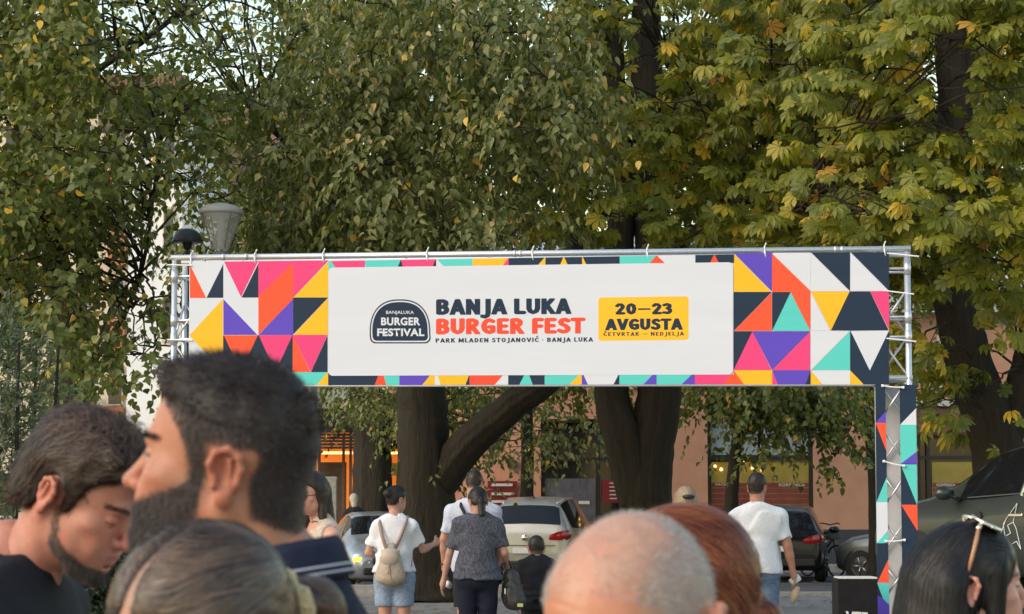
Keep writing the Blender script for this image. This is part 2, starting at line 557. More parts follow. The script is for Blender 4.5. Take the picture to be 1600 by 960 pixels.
bspan(-165, 286, 73.6, 86.2, 15.52, 15.9, 'roof', M['roof_tile'])
hb = empty('tiled_house', (GX(350, 85), 85, 0), label='cream house with a brown tiled roof glimpsed above the park lamps', cat='house')
HX = GX(350, 85)
one('wall', lambda q: q.span((GX(288, 85) - HX, 0, 0), (GX(520, 85) - HX, 8, 12.2)), M['cream'], hb)
x0, x1 = GX(283, 85) - HX, GX(530, 85) - HX
one('roof', lambda q: q.add([(x0, -.5, 12.0), (x1, -.5, 12.0), (x1, 4, 17.6), (x0, 4, 17.6), (x0, 8.5, 12), (x1, 8.5, 12)], [(0, 1, 2, 3), (3, 2, 5, 4), (0, 3, 4), (1, 5, 2)]), M['roof_tile'], hb)
for px in (300, 330, 360, 390, 420, 450, 480):
    for z in (3, 6.5, 9.6):
        w = one('window', lambda q: q.span((GX(px, 85) - HX, -.1, z), (GX(px + 16, 85) - HX, -.01, z + 1.6)), M['offwhite'], hb)
        one('pane', lambda q: q.span((GX(px + 2, 85) - HX, -.12, z + .1), (GX(px + 14, 85) - HX, -.09, z + 1.5)), M['glass_dark'], w)

# ------------------------------------------------------------------ park lamps and posts
def lantern(px, ytop, ybot, Y):
    c = P(px, (ytop + ybot) / 2, Y)
    s = FPX / Y
    o = empty('park_lantern', (c.x, Y, 0), label='large park lantern with a flaring clear glass shade and flat lid', cat='street lamp')
    zt, zb = P(px, ytop, Y).z, P(px, ybot, Y).z
    hh = zt - zb
    rt, rb = 34.5 / s, 13 / s
    one('pole', lambda q: q.lathe([(.075, 0), (.075, .5), (.055, .55), (.055, zb - .25), (.10, zb - .2), (.105, zb), (0, zb)], 18), M['grey_pole'], o, smooth=True)
    gm = mat('lantern_glass', (0.70, 0.68, 0.62), 0.06, alpha=0.30, spec=0.8)
    one('glass_shade', lambda q: q.lathe([(rb, zb + .02), (rb * 1.25, zb + hh * .2), (rt * .99, zb + hh * .78)], 28), gm, o, smooth=True)
    one('lid', lambda q: q.lathe([(rt * .99, zb + hh * .78), (rt * 1.04, zb + hh * .8), (rt * 1.0, zb + hh * .87), (rt * .7, zb + hh * .95), (rt * .25, zt), (0, zt)], 28), mat('lantern_lid', (.42, .40, .36), .4, vary=.15), o, smooth=True)
    one('reflector', lambda q: q.lathe([(rt * .8, zb + hh * .77), (.05, zb + hh * .66), (.04, zb + .05), (0, zb + .05)], 18), M['offwhite'], o, smooth=True)
    for k in range(4):
        a = k * math.pi / 2 + .6
        one('rib', lambda q: q.tube([(rb * math.cos(a), rb * math.sin(a), zb + .02), (rt * math.cos(a), rt * math.sin(a), zb + hh * .78)], .008, 6), M['grey_pole'], o)
lantern(345, 318, 394, 26.0)
c = P(293, 375, 29)
o = empty('mushroom_lamp', (c.x, 29, 0), label='small dark mushroom shaped park lamp left of the big lantern', cat='street lamp')
zt, zb = P(293, 357, 29).z, P(293, 386, 29).z
one('pole', lambda q: q.lathe([(.06, 0), (.05, .6), (.04, zb - .05), (0, zb - .05)], 14), M['grey_pole'], o, smooth=True)
one('cap', lambda q: q.lathe([(0, zt), (.06, zt - .008), (.12, zt - .035), (.165, zt - .08), (.195, zt - .14), (.205, zt - .165), (.205, zt - .185), (.12, zt - .19), (0, zt - .19)], 24), mat('lamp_cap', (.075, .08, .09), .35, vary=.2), o, smooth=True)
one('bowl', lambda q: q.lathe([(.07, zt - .19), (.06, zb + .02), (.045, zb - .03), (0, zb - .05)], 20), M['dark_metal'], o, smooth=True)
o = empty('metal_post', (GX(487, 24), 24, 0), label='plain grey round metal post behind the bearded man', cat='post')
one('pole', lambda q: q.lathe([(.06, 0), (.06, 3.2), (.05, 3.25), (0, 3.25)], 18), M['grey_pole'], o, smooth=True)
one('base_plate', lambda q: q.box((0, 0, .01), (.26, .26, .018)), M['grey_pole'], o)
zt = P(515, 745, 36).z
o = empty('utility_pillar', (GX(516, 36), 36, 0), label='narrow galvanised sheet metal pillar behind the woman in glasses', cat='pillar')
one('casing', lambda q: q.box((0, 0, zt / 2), (.23, .2, zt)), M['galv'], o, bevel=.01)
for z in (zt - .03, zt * .55):
    one('band', lambda q: q.box((0, 0, z), (.244, .214, .03)), M['galv'], o)

# iron park fence at far left
fe = empty('iron_fence', (GX(-40, 38), 38, 0), label='dark iron bar fence behind the left tree', cat='fence')
for z in (.35, 2.1):
    one('rail', lambda q: q.box((1.6, 0, z), (4.4, .04, .05)), M['dark_metal'], fe)
for k in range(27):
    one('bar', lambda q: q.tube([(-.55 + k * .165, 0, 0), (-.55 + k * .165, 0, 2.35)], .011, 6), M['dark_metal'], fe)
# ================================================================== the festival gate
GLx, GLy = GX(270, 18.9), 18.9
GRx, GRy = GX(1421, 17.9), 17.9
gd = Vector((GRx - GLx, GRy - GLy, 0)).normalized()     # along the gate
gn = Vector((gd.y, -gd.x, 0))                            # out of the banner, towards the camera
gb = -gn                                                 # backwards
TW, TD = 0.25, 0.29
zl, zr = P(270, 403, 18.9).z, P(1421, 389, 17.9).z
M['alu'] = mat('aluminium_tube', (0.66, 0.66, 0.67), 0.38, metal=0.75, vary=0.10, vscale=30)
M['tie'] = mat('cable_tie', (0.8, 0.8, 0.8), 0.5)
gate = empty('truss_gate', (GLx, GLy, 0), label='aluminium box truss gate carrying the festival banner', cat='gate')
G0 = Vector((GLx, GLy, 0))
A = Vector((0, 0, 0))                                    # left front tube, local
B = Vector((GRx, GRy, 0)) - G0                           # right front tube, local
span_len = (B - A).length
def on(u, d, z): return A + gd * u + gb * d + Vector((0, 0, z))
def ztop(u): return zl + (zr - zl) * u / span_len
def zbot(u):
    return P(270, 597, 18.9).z + (P(1421, 597, 17.9).z - P(270, 597, 18.9).z) * u / span_len
tw = {'left': (0.0, TW), 'right': (span_len - TW, span_len)}
for nm, (u0, u1) in tw.items():
    for u in (u0, u1):
        for d in (0, TD):
            top = ztop(u) if d == 0 else ztop(u) - .012
            one('upright_tube', lambda q: q.tube([on(u, d, .02), on(u, d, top - .0245)], .0245, 14), M['alu'], gate, smooth=True)
    # lattice on the four faces of the tower
    H = ztop(u0) - .1
    step = 0.36
    k, z = 0, .06
    while z + step < H:
        a0, a1 = ((u0, 0), (u1, 0)) if k % 2 == 0 else ((u1, 0), (u0, 0))
        one('brace', lambda q: q.tube([on(a0[0], 0, z), on(a1[0], 0, z + step)], .009, 8), M['alu'], gate, smooth=True)
        one('brace', lambda q: q.tube([on(a1[0], TD, z), on(a0[0], TD, z + step)], .009, 8), M['alu'], gate, smooth=True)
        for u in (u0, u1):
            d0, d1 = (0, TD) if k % 2 == 0 else (TD, 0)
            one('brace', lambda q: q.tube([on(u, d0, z), on(u, d1, z + step)], .009, 8), M['alu'], gate, smooth=True)
        k += 1; z += step
    for z in (ztop(u0) - .16, zbot(u0) + .52, zbot(u0) + .36, .04):
        one('rung', lambda q: (q.tube([on(u0, 0, z), on(u1, 0, z)], .011, 8), q.tube([on(u0, TD, z), on(u1, TD, z)], .011, 8),
                               q.tube([on(u0, 0, z), on(u0, TD, z)], .011, 8), q.tube([on(u1, 0, z), on(u1, TD, z)], .011, 8)), M['alu'], gate, smooth=True)
        for u in (u0, u1):
            one('coupler', lambda q: q.tube([on(u, 0, z - .05), on(u, 0, z + .05)], .029, 12), M['alu'], gate, smooth=True)
    one('base_plate', lambda q: q.box(on((u0 + u1) / 2, TD / 2, .011), (.6, .6, .018), Matrix.Rotation(math.atan2(gd.y, gd.x), 3, 'Z')), M['alu'], gate)
for (d, zf, nm) in ((0, 0, 'beam_tube'), (TD, -.012, 'beam_tube'), (0, None, 'beam_tube'), (TD, None, 'beam_tube')):
    za = (ztop(0) + zf) if zf is not None else zbot(0) + .03
    zb_ = (ztop(span_len) + zf) if zf is not None else zbot(span_len) + .03
    one(nm, lambda q: q.tube([on(-.03, d, za), on(span_len + .03, d, zb_)], .0245, 14), M['alu'], gate, smooth=True)
n = 16
for i in range(n):
    u0, u1 = TW + (span_len - 2 * TW) * i / n, TW + (span_len - 2 * TW) * (i + 1) / n
    for d in (0, TD):
        z0_, z1_ = (zbot(u0) + .05, ztop(u1) - .03) if i % 2 == 0 else (ztop(u0) - .03, zbot(u1) + .05)
        one('brace', lambda q: q.tube([on(u0, d, z0_), on(u1, d, z1_)], .009, 6), M['alu'], gate, smooth=True)
for px in (350.5, 388, 1314, 1324, 820, 829):            # pin joints on the top tube
    u = span_len * (px - 270) / 1151
    one('coupler', lambda q: q.tube([on(u - .012, 0, ztop(u)), on(u + .012, 0, ztop(u))], .028, 12), M['alu'], gate, smooth=True)

# ------------------------------------------------------------------ banner: flat print on a hung sheet
def plane_hit(px, py, lift, origin, nrm):
    d = P(px, py, 10.0) - Vector((0, 0, CAM_Z))
    o = Vector((0, 0, CAM_Z))
    q = origin + nrm * lift
    t = (q - o).dot(nrm) / d.dot(nrm)
    return o + d * t
BAN_O = G0 + gn * 0.034
bl0 = plane_hit(296, 601, 0, BAN_O, gn)
ban = empty('festival_banner', (bl0.x, bl0.y, bl0.z), label='wide festival banner of coloured triangles with a white text panel, tied to the truss', cat='banner')
def BP(px, py, lift=0.0): return plane_hit(px, py, lift, BAN_O, gn) - bl0

def cloth(name, col):
    m = mat(name, col, 0.62, bump=0.5, bscale=1.1, stretch=(0.5, 0.5, 2.6), vary=0.012, vscale=2, spec=0.25)
    return m
CL = {'pink': srgb(226, 66, 122), 'orange': srgb(243, 86, 52), 'yellow': srgb(240, 180, 38), 'teal': srgb(88, 198, 188),
      'violet': srgb(92, 70, 182), 'navy': srgb(28, 46, 66), 'white': srgb(208, 210, 217), 'red': srgb(230, 78, 52), 'gold': srgb(244, 184, 44)}
CM = {k: cloth('print_' + k, v) for k, v in CL.items()}
CK = list(CM)
pol = []
def zz6(c, pts): pol.append((c, [(250 + x / 3.0, 300 + y / 3.0) for x, y in pts]))
def zzR(c, pts): pol.append((c, [(1130 + x / 3.427, 360 + y / 3.427) for x, y in pts]))
# left block
for c, p in [
    ('white', [(140, 328), (297, 327), (297, 672), (140, 672)]), ('orange', [(140, 340), (217, 498), (140, 498)]), ('navy', [(298, 335), (298, 497), (218, 497)]),
    ('yellow', [(295, 502), (295, 672), (138, 672)]), ('yellow', [(138, 673), (296, 673), (296, 845)]), ('white', [(138, 680), (296, 845), (296, 905), (138, 905)]),
    ('white', [(297, 327), (461, 326), (461, 672), (297, 672)]), ('pink', [(300, 327), (461, 325), (380, 494)]), ('navy', [(461, 335), (461, 496), (382, 496)]),
    ('violet', [(297, 503), (457, 671), (297, 671)]), ('navy', [(296, 673), (461, 673), (461, 845), (296, 845)]), ('orange', [(300, 673), (458, 673), (379, 845)]),
    ('pink', [(461, 325), (625, 323), (625, 335), (461, 492)]), ('orange', [(625, 332), (625, 502), (461, 670), (461, 490)]), ('violet', [(623, 503), (623, 671), (463, 671)]),
    ('navy', [(461, 672), (622, 672), (622, 845), (461, 845)]), ('pink', [(463, 672), (621, 672), (541, 845)]),
    ('pink', [(625, 323), (790, 321), (625, 494)]), ('yellow', [(790, 326), (788, 495), (626, 495)]), ('navy', [(624, 496), (787, 496), (624, 668)]),
    ('yellow', [(787, 498), (787, 670), (627, 670)]), ('orange', [(622, 672), (705, 845), (622, 845)]), ('pink', [(622, 671), (785, 671), (707, 845)]), ('navy', [(785, 676), (785, 845), (708, 845)]),
    ('teal', [(296, 846), (785, 846), (735, 905), (296, 905)]), ('yellow', [(785, 846), (810, 905), (735, 905)]), ('navy', [(786, 850), (830, 850), (830, 905), (811, 905)])]:
    zz6(c, p)
# right block
for c, p in [
    ('yellow', [(56, 126), (257, 330), (56, 330)]), ('violet', [(58, 124), (261, 121), (261, 329)]), ('navy', [(56, 331), (259, 331), (56, 539)]), ('orange', [(260, 333), (260, 539), (58, 539)]),
    ('navy', [(56, 541), (158, 541), (56, 748)]), ('pink', [(156, 542), (260, 749), (56, 749)]), ('violet', [(156, 541), (466, 541), (262, 748)]), ('pink', [(466, 543), (466, 749), (263, 749)]),
    ('orange', [(262, 126), (467, 325), (467, 539), (361, 331), (262, 331)]), ('white', [(264, 121), (468, 120), (468, 324)]), ('navy', [(262, 331), (361, 331), (262, 537)]), ('teal', [(361, 332), (465, 539), (263, 539)]),
    ('white', [(469, 120), (677, 327), (469, 327)]), ('navy', [(472, 120), (679, 119), (679, 326)]), ('yellow', [(470, 328), (677, 328), (576, 537)]), ('white', [(469, 330), (574, 538), (469, 538)]),
    ('white', [(469, 539), (679, 539), (469, 750)]), ('teal', [(679, 541), (679, 749), (472, 749)]),
    ('white', [(681, 119), (887, 326), (680, 326)]), ('navy', [(684, 119), (888, 117), (888, 325)]), ('navy', [(677, 328), (786, 328), (886, 537), (577, 537)]), ('pink', [(787, 327), (888, 326), (888, 534)]),
    ('navy', [(680, 538), (888, 538), (888, 826), (680, 826)]), ('white', [(682, 539), (888, 537), (785, 751)]),
    ('orange', [(56, 751), (112, 826), (56, 826)]), ('yellow', [(57, 750), (262, 750), (262, 826), (112, 826)]), ('pink', [(262, 751), (293, 826), (262, 826)]), ('violet', [(263, 750), (467, 750), (442, 826), (293, 826)]),
    ('navy', [(468, 751), (468, 826), (441, 826)]), ('yellow', [(469, 751), (532, 826), (469, 826)]), ('white', [(470, 750), (680, 750), (680, 826), (532, 826)]), ('yellow', [(681, 751), (752, 826), (681, 826)])]:
    zzR(c, p)
# top and bottom strips
def ty(x): return 408.3 - (x - 513) * 0.0166           # upper edge of the sheet
def strip_top(c, xa, xb, xc, xd):                        # xa..xb upper edge, xc..xd lower edge
    pol.append((c, [(xa, ty(xa)), (xb, ty(xb)), (xd, ty(xd) + 13), (xc, ty(xc) + 13)]))
def t7(x): return 500 + x / 3.839
def t8(x): return 840 + x / 3.839
for c, a, b, cc, d in [('teal', 50, 66, 50, 100), ('pink', 66, 268, 102, 268), ('teal', 268, 492, 280, 463), ('navy', 484, 486, 463, 498), ('pink', 486, 695, 500, 672), ('navy', 693, 697, 672, 697),
                       ('white', 697, 700, 697, 748), ('teal', 700, 916, 748, 916), ('yellow', 916, 1131, 916, 1092), ('pink', 1128, 1132, 1092, 1132), ('navy', 1132, 1352, 1132, 1302), ('yellow', 1348, 1352, 1302, 1352)]:
    strip_top(c, t7(a), t7(b), t7(cc), t7(d))
for c, a, b, cc, d in [('navy', 47, 492, 47, 492), ('yellow', 155, 159, 133, 183), ('yellow', 266, 270, 268, 294), ('teal', 492, 712, 492, 668), ('white', 716, 946, 768, 946), ('red', 710, 718, 668, 768), ('navy', 946, 1178, 946, 1178), ('red', 1058, 1062, 1034, 1088)]:
    strip_top(c, t8(a), t8(b), t8(cc), t8(d))
def by(x): return 602.0 - (x - 513) * 0.0022
def strip_bot(c, xa, xb, xc, xd):
    pol.append((c, [(xa, 585.5), (xb, 585.5), (xd, by(xd)), (xc, by(xc))]))
def b1(x): return 520 + x / 6.154
def b2(x): return 760 + x / 4.0
for c, a, b, cc, d in [('navy', -45, 442, -45, 402), ('red', 442, 486, 402, 516), ('teal', 486, 640, 516, 640), ('violet', 640, 942, 640, 860), ('yellow', 942, 982, 860, 982), ('white', 982, 1006, 982, 1036), ('yellow', 1006, 1312, 1036, 1276), ('navy', 1312, 1336, 1276, 1336)]:
    strip_bot(c, b1(a), b1(b), b1(cc), b1(d))
for c, a, b, cc, d in [('red', -106, 108, -106, 52), ('white', 108, 136, 52, 136), ('navy', 136, 238, 136, 206), ('teal', 238, 266, 206, 290), ('navy', 266, 364, 290, 364), ('teal', 364, 582, 364, 518), ('yellow', 582, 596, 518, 596), ('violet', 596, 606, 596, 634),
                       ('white', 606, 826, 634, 794), ('navy', 826, 831, 794, 831), ('teal', 831, 1040, 831, 982), ('violet', 1040, 1064, 982, 1064), ('teal', 1064, 1284, 1064, 1220), ('violet', 1284, 1303, 1220, 1303), ('pink', 1303, 1530, 1303, 1478), ('orange', 1530, 1546, 1478, 1546)]:
    strip_bot(c, b2(a), b2(b), b2(cc), b2(d))
# the sheet itself
m_ = MB()
cs = [(296, 409), (1389, 394.5), (1389, 602), (294.5, 603)]
fr = [BP(x, y, -.001) for x, y in cs]
bk = [BP(x, y, -.004) for x, y in cs]
m_.add(fr + bk, [(0, 3, 2, 1), (4, 5, 6, 7), (0, 1, 5, 4), (1, 2, 6, 5), (2, 3, 7, 6), (3, 0, 4, 7)])
m_.build('sheet', CM['white'], ban)
m_ = MB()
for i, (c, pts) in enumerate(pol):
    m_.add([BP(x, y, .0002 + .00004 * i) for x, y in pts], [tuple(range(len(pts) - 1, -1, -1))], CK.index(c))
m_.build('printed_triangles', [CM[k] for k in CK], ban)

def rounded(cn, r, n=7):
    """cn: four pixel corners tl,tr,br,bl; rounded outline in pixels"""
    out = []
    for i in range(4):
        p, a, b = np.array(cn[i]), np.array(cn[i - 1]), np.array(cn[(i + 1) % 4])
        d1, d2 = (a - p) / np.linalg.norm(a - p), (b - p) / np.linalg.norm(b - p)
        c = p + d1 * r + d2 * r
        for k in range(n + 1):
            t = k / n * math.pi / 2
            out.append(tuple(c - d2 * r * math.cos(t) - d1 * r * math.sin(t)))
    return out
def flat(name, px, lift, m, parent=ban):
    q = MB()
    q.add([BP(x, y, lift) for x, y in px], [tuple(range(len(px) - 1, -1, -1))])
    return q.build(name, m, parent)
M['print_navy'] = CM['navy']
panel = flat('white_panel', rounded([(513, 418.5), (1145.5, 410), (1145.5, 585.5), (513, 587.5)], 7), .0052, CM['white'])
def dome(cx, x0, x1, y0, y1, inset):
    x0, x1, y0, y1 = x0 + inset, x1 - inset, y0 + inset, y1 - inset
    r = 9 - inset * .6
    pts = []
    w, h = (x1 - x0) / 2, (y1 - y0) * .78
    for k in range(33):
        a = math.pi * k / 32
        ca, sa = math.cos(a), math.sin(a)
        pts.append((cx - w * math.copysign(abs(ca) ** .82, ca), y0 + h - h * abs(sa) ** .82))
    for k in range(7):
        a = math.pi / 2 * k / 6
        pts.append((x1 - r + r * math.cos(a), y1 - r + r * math.sin(a)))
    for k in range(7):
        a = math.pi / 2 + math.pi / 2 * k / 6
        pts.append((x0 + r + r * math.cos(a), y1 - r + r * math.sin(a)))
    return pts
em = flat('emblem', dome(625, 578, 673, 468, 537, 0), .0056, CM['navy'])
flat('emblem_ring', dome(625, 578, 673, 468, 537, 2.1), .0058, CM['white'], em)
flat('emblem_ground', dome(625, 578, 673, 468, 537, 4.2), .0060, CM['navy'], em)
def words(t, x0, x1, ybase, ytop, m, off, lift=.0064, parent=ban, slope=0.0):
    dy = (x1 - x0) * slope
    return text_mesh('lettering', t, [BP(x0, ybase, lift), BP(x1, ybase - dy, lift), BP(x0, ytop, lift)], m, parent, off=off)
words('BANJALUKA', 603.2, 646.5, 492.3, 485.8, CM['white'], .012, parent=em)
words('BURGER', 595.5, 656.5, 508.7, 496.2, CM['white'], .035, parent=em)
words('FESTIVAL', 589.3, 663, 525.6, 513.5, CM['white'], .035, parent=em)
flat('emblem_wave', [(589.5, 518.2), (596, 518.2), (600, 520), (604, 519), (604, 521.2), (600, 522.3), (595.5, 520.6), (589.5, 520.6)], .0066, CM['white'], em)

# heavy rounded capitals drawn as strokes, filled by marching squares
_t, _b, _m = .885, .115, .51
_bowl = [(.16, _t), (.40, _t), (.54, .81), (.56, .69), (.50, .57), (.36, _m), (.16, _m)]
GLYPH = {'B': (.74, [[(.16, _b), (.16, _t)], _bowl, [(.36, _m), (.55, .44), (.60, .31), (.55, .18), (.40, _b), (.16, _b)]]), 'A': (.80, [[(.10, .02), (.38, .90)], [(.42, .90), (.70, .02)], [(.24, .30), (.56, .30)]]),
    'N': (.79, [[(.15, .02), (.15, .97)], [(.17, .90), (.62, .10)], [(.64, .03), (.64, .97)]]), 'J': (.54, [[(.38, .97), (.38, .10), (.33, -.08), (.20, -.14), (.06, -.10)]]), 'L': (.62, [[(.15, .97), (.15, _b), (.53, _b)]]),
    'U': (.77, [[(.15, .97), (.15, .36), (.22, .19), (.38, _b), (.54, .19), (.62, .36), (.62, .97)]]), 'K': (.76, [[(.15, .02), (.15, .97)], [(.24, .50), (.60, .95)], [(.32, .55), (.64, .05)]]),
    'R': (.78, [[(.16, .02), (.16, _t)], _bowl, [(.36, .46), (.64, .04)]]), 'G': (.78, [[(.62, .80), (.46, _t), (.30, .84), (.18, .69), (.14, .50), (.18, .31), (.30, .16), (.46, _b), (.63, .18), (.63, .45), (.44, .45)]]),
    'E': (.66, [[(.53, _t), (.16, _t), (.16, _b), (.54, _b)], [(.16, .50), (.48, .50)]]), 'F': (.62, [[(.52, _t), (.16, _t), (.16, .02)], [(.16, .48), (.48, .48)]]), 'S': (.70, [[(.56, .80), (.42, _t), (.26, .86), (.17, .74), (.22, .60), (.40, .51), (.54, .40), (.56, .24), (.44, .13), (.28, _b), (.11, .20)]]),
    'T': (.70, [[(.08, _t), (.62, _t)], [(.35, _t), (.35, .02)]]), 'V': (.80, [[(.10, .98), (.38, .10)], [(.42, .10), (.70, .98)]]), '2': (.70, [[(.13, .76), (.26, _t), (.42, .87), (.54, .74), (.50, .58), (.16, .14)], [(.16, _b), (.58, _b)]]),
    '0': (.76, [[(.38, _t), (.22, .79), (.15, .50), (.22, .21), (.38, _b), (.54, .21), (.61, .50), (.54, .79), (.38, _t)]]), '3': (.68, [[(.13, .81), (.32, _t), (.50, .81), (.51, .66), (.36, .53)], [(.36, .53), (.54, .42), (.55, .25), (.40, .125), (.11, .17)]]),
    '\u2014': (1.0, [[(.12, .47), (.88, .47)]]), ' ': (.30, []), 'P': (.74, [[(.16, .02), (.16, _t)], _bowl]), 'M': (.98, [[(.14, .02), (.16, .97)], [(.20, .92), (.48, .18)], [(.50, .18), (.78, .92)], [(.82, .97), (.84, .02)]]),
    'D': (.78, [[(.16, _b), (.16, _t), (.38, _t), (.56, .76), (.62, .50), (.56, .24), (.38, _b), (.16, _b)]]), 'O': (.84, [[(.42, _t), (.24, .80), (.15, .50), (.24, .20), (.42, _b), (.60, .20), (.69, .50), (.60, .80), (.42, _t)]]), 'I': (.32, [[(.16, .02), (.16, .97)]]),
    '\u00b7': (.30, [[(.15, .46), (.15, .48)]])}
_cc = [(.62, .78), (.46, _t), (.30, .84), (.18, .69), (.14, .50), (.18, .31), (.30, .16), (.46, _b), (.62, .22)]
GLYPH['\u0106'] = (.74, [_cc, [(.36, 1.14), (.50, 1.30)]])
GLYPH['\u010c'] = (.74, [_cc, [(.26, 1.30), (.40, 1.16), (.54, 1.30)]])
def glyph_cells(ch, r=.150, ys=1.36, res=44):
    w, strokes = GLYPH[ch]
    if ch == '\u2014': r = .095
    x = np.linspace(-.05, w + .12, int(res * (w + .17)))
    y = np.linspace(-.32, 1.50, int(res * 1.82))
    X, Y_ = np.meshgrid(x, y, indexing='ij')
    d = np.full(X.shape, 9.0)
    for st in strokes:
        for (a, b) in zip(st[:-1], st[1:]):
            ax, ay, bx2, by2 = a[0], a[1] * ys, b[0], b[1] * ys
            dx, dy = bx2 - ax, by2 - ay
            t = np.clip(((X - ax) * dx + (Y_ * ys - ay) * dy) / max(dx * dx + dy * dy, 1e-9), 0, 1)
            d = np.minimum(d, np.hypot(X - ax - t * dx, Y_ * ys - ay - t * dy) - r)
    if ch in '\u0106\u010c': d = np.maximum(d, -Y_ * ys)
    elif ch != 'J': d = np.maximum(d, np.maximum(-Y_, Y_ - 1.0) * ys)
    else: d = np.maximum(d, (Y_ - 1.0) * ys)
    polys = []
    ins = d < 0
    for i in range(len(x) - 1):
        run = None
        for j in range(len(y) - 1):
            c4 = [(i, j), (i + 1, j), (i + 1, j + 1), (i, j + 1)]
            k = sum(bool(ins[c]) for c in c4)
            if k == 4:
                if run is None: run = j
                continue
            if run is not None:
                polys.append([(x[i], y[run]), (x[i + 1], y[run]), (x[i + 1], y[j]), (x[i], y[j])]); run = None
            if k == 0: continue
            pg = []
            for a, b in zip(c4, c4[1:] + c4[:1]):
                if ins[a]: pg.append((x[a[0]], y[a[1]]))
                if ins[a] != ins[b]:
                    t = d[a] / (d[a] - d[b])
                    pg.append((x[a[0]] + (x[b[0]] - x[a[0]]) * t, y[a[1]] + (y[b[1]] - y[a[1]]) * t))
            if len(pg) >= 3: polys.append(pg)
    return w, polys
_gc = {}
def block(t, x0, x1, ybase, ytop, m, lift=.0064, parent=ban, slope=0.0, gap=.055, r=None):
    """chunky lettering: cap height runs from ybase up to ytop (pixels), from x0 to x1"""
    cells, pen = [], 0.0
    for ch in t:
        if (ch, r) not in _gc: _gc[ch, r] = glyph_cells(ch, r or .150, res=44 if r is None else 24)
        w, pl = _gc[ch, r]
        cells.append((pen, pl)); pen += w + gap
    total = pen - gap - .02
    q = MB()
    for pen0, pl in cells:
        for pg in pl:
            pts = []
            for (gx, gy) in pg:
                u = (pen0 + gx) / total
                px = x0 + (x1 - x0) * u
                pts.append(BP(px, ybase - (ybase - ytop) * gy - (px - x0) * slope, lift))
            q.add(pts, [tuple(range(len(pts)))])
    return q.build('lettering', m, parent)
SL = .0075
block('BANJA LUKA', 681, 891, 492.4, 467.8, CM['navy'], slope=SL)
block('BURGER FEST', 681, 912.5, 523.0, 498.0, CM['red'], slope=SL)
block('PARK MLADEN STOJANOVI\u0106 \u00b7 BANJA LUKA', 680.2, 926.5, 535.8, 528.8, CM['navy'], slope=.0065, gap=.12, r=.115)
db = flat('date_badge', rounded([(935, 465.2), (1076, 463.2), (1076, 531.3), (935, 533)], 5), .0056, CM['gold'])
block('20\u201423', 961.5, 1049.5, 492, 474.0, CM['navy'], parent=db, slope=.006)
block('AVGUSTA', 946.5, 1065.5, 516.2, 498.4, CM['navy'], parent=db, slope=.006)
block('\u010cETVRTAK \u2014 NEDJELJA', 942.5, 1068.5, 525.6, 519.4, CM['navy'], parent=db, slope=.008, gap=.14, r=.105)
# hem rod along the lower edge, ties to the tubes
hp = [BP(294.5, 603.3, -.012), BP(1389, 601.8, -.012)]
one('hem_rod', lambda q: q.tube(hp, .011, 10), M['alu'], ban, smooth=True)
def tie(p, r=.034):
    """cable tie loop round the tube at local gate point p"""
    pts = []
    for k in range(15):
        a = 2 * math.pi * k / 14
        pts.append(p + gn * (r * math.cos(a)) + Vector((0, 0, 1)) * (r * math.sin(a)))
    q = MB()
    q.tube(pts, .0055, 6)
    e = p + gn * r
    q.tube([e, e + Vector((.01, 0, -.06))], .006, 6)
    q.tube([p + Vector((0, 0, r)), p + Vector((.012, 0, r + .03))], .005, 6)
    return q
for px in (298, 403, 514, 681, 848, 1027, 1207, 1387):
    u = span_len * (px - 270) / 1151
    q = tie(on(u, 0, ztop(u)) + G0 - bl0)
    q.build('cable_tie', M['tie'], ban, smooth=True)
for py in (414, 531):
    for (a, b) in (((261, py), (300, py + 1)),):
        one('cable_tie', lambda q: q.tube([BP(a[0], a[1], .01), BP(b[0], b[1], .01)], .006, 6), M['tie'], ban)
for (a, b) in (((1386, 396), (1436, 401)), ((1386, 455), (1428, 460)), ((1385, 529), (1432, 534))):
    one('cable_tie', lambda q: q.tube([BP(a[0], a[1], .012), BP(b[0], b[1], .012)], .006, 6), M['tie'], ban)

# ------------------------------------------------------------------ cloth wraps on the right tower
wrap_o = BAN_O
wl = plane_hit(1370, 950, 0, wrap_o, gn)
wrap = empty('tower_wrap', (wl.x, wl.y, 0), label='cloth wrap of coloured triangles on the right truss tower', cat='banner')
W0 = Vector((wl.x, wl.y, 0))
def WP(px, py, lift): return plane_hit(px, py, lift, wrap_o, gn) - W0
def wrap_panel(x0, x1, s0, s1, ybot, patt):
    """two vertical edges with pixel drift; patt: colour and (side 0..1, y) corners"""
    X = lambda s, y: (x0 + s0 * (y - 600)) * (1 - s) + (x1 + s1 * (y - 600)) * s
    q = MB()
    for i, (c, pts) in enumerate(patt):
        q.add([WP(X(s, y), y, .004 + .00006 * i) for s, y in pts], [tuple(range(len(pts) - 1, -1, -1))], CK.index(c))
    q.build('printed_triangles', [CM[k] for k in CK], wrap)
    q = MB()
    c4 = [(0, 600), (1, 602), (1, ybot), (0, ybot)]
    f_ = [WP(X(s, y), y, .0035) for s, y in c4]
    b_ = [WP(X(s, y), y, .0005) for s, y in c4]
    q.add(f_ + b_, [(0, 3, 2, 1), (4, 5, 6, 7), (0, 1, 5, 4), (1, 2, 6, 5), (2, 3, 7, 6), (3, 0, 4, 7)])
    # the sheet folds back round the tube
    for s, sg in ((0, -1), (1, 1)):
        e = [WP(X(s, y), y, .0005) for y in (602, ybot)]
        w = [v + gb * .05 - gd * (.004 * sg) for v in e]
        q.add([e[0], e[1], w[1], w[0]], [(0, 1, 2, 3)])
    q.build('sheet', CM['navy'], wrap)
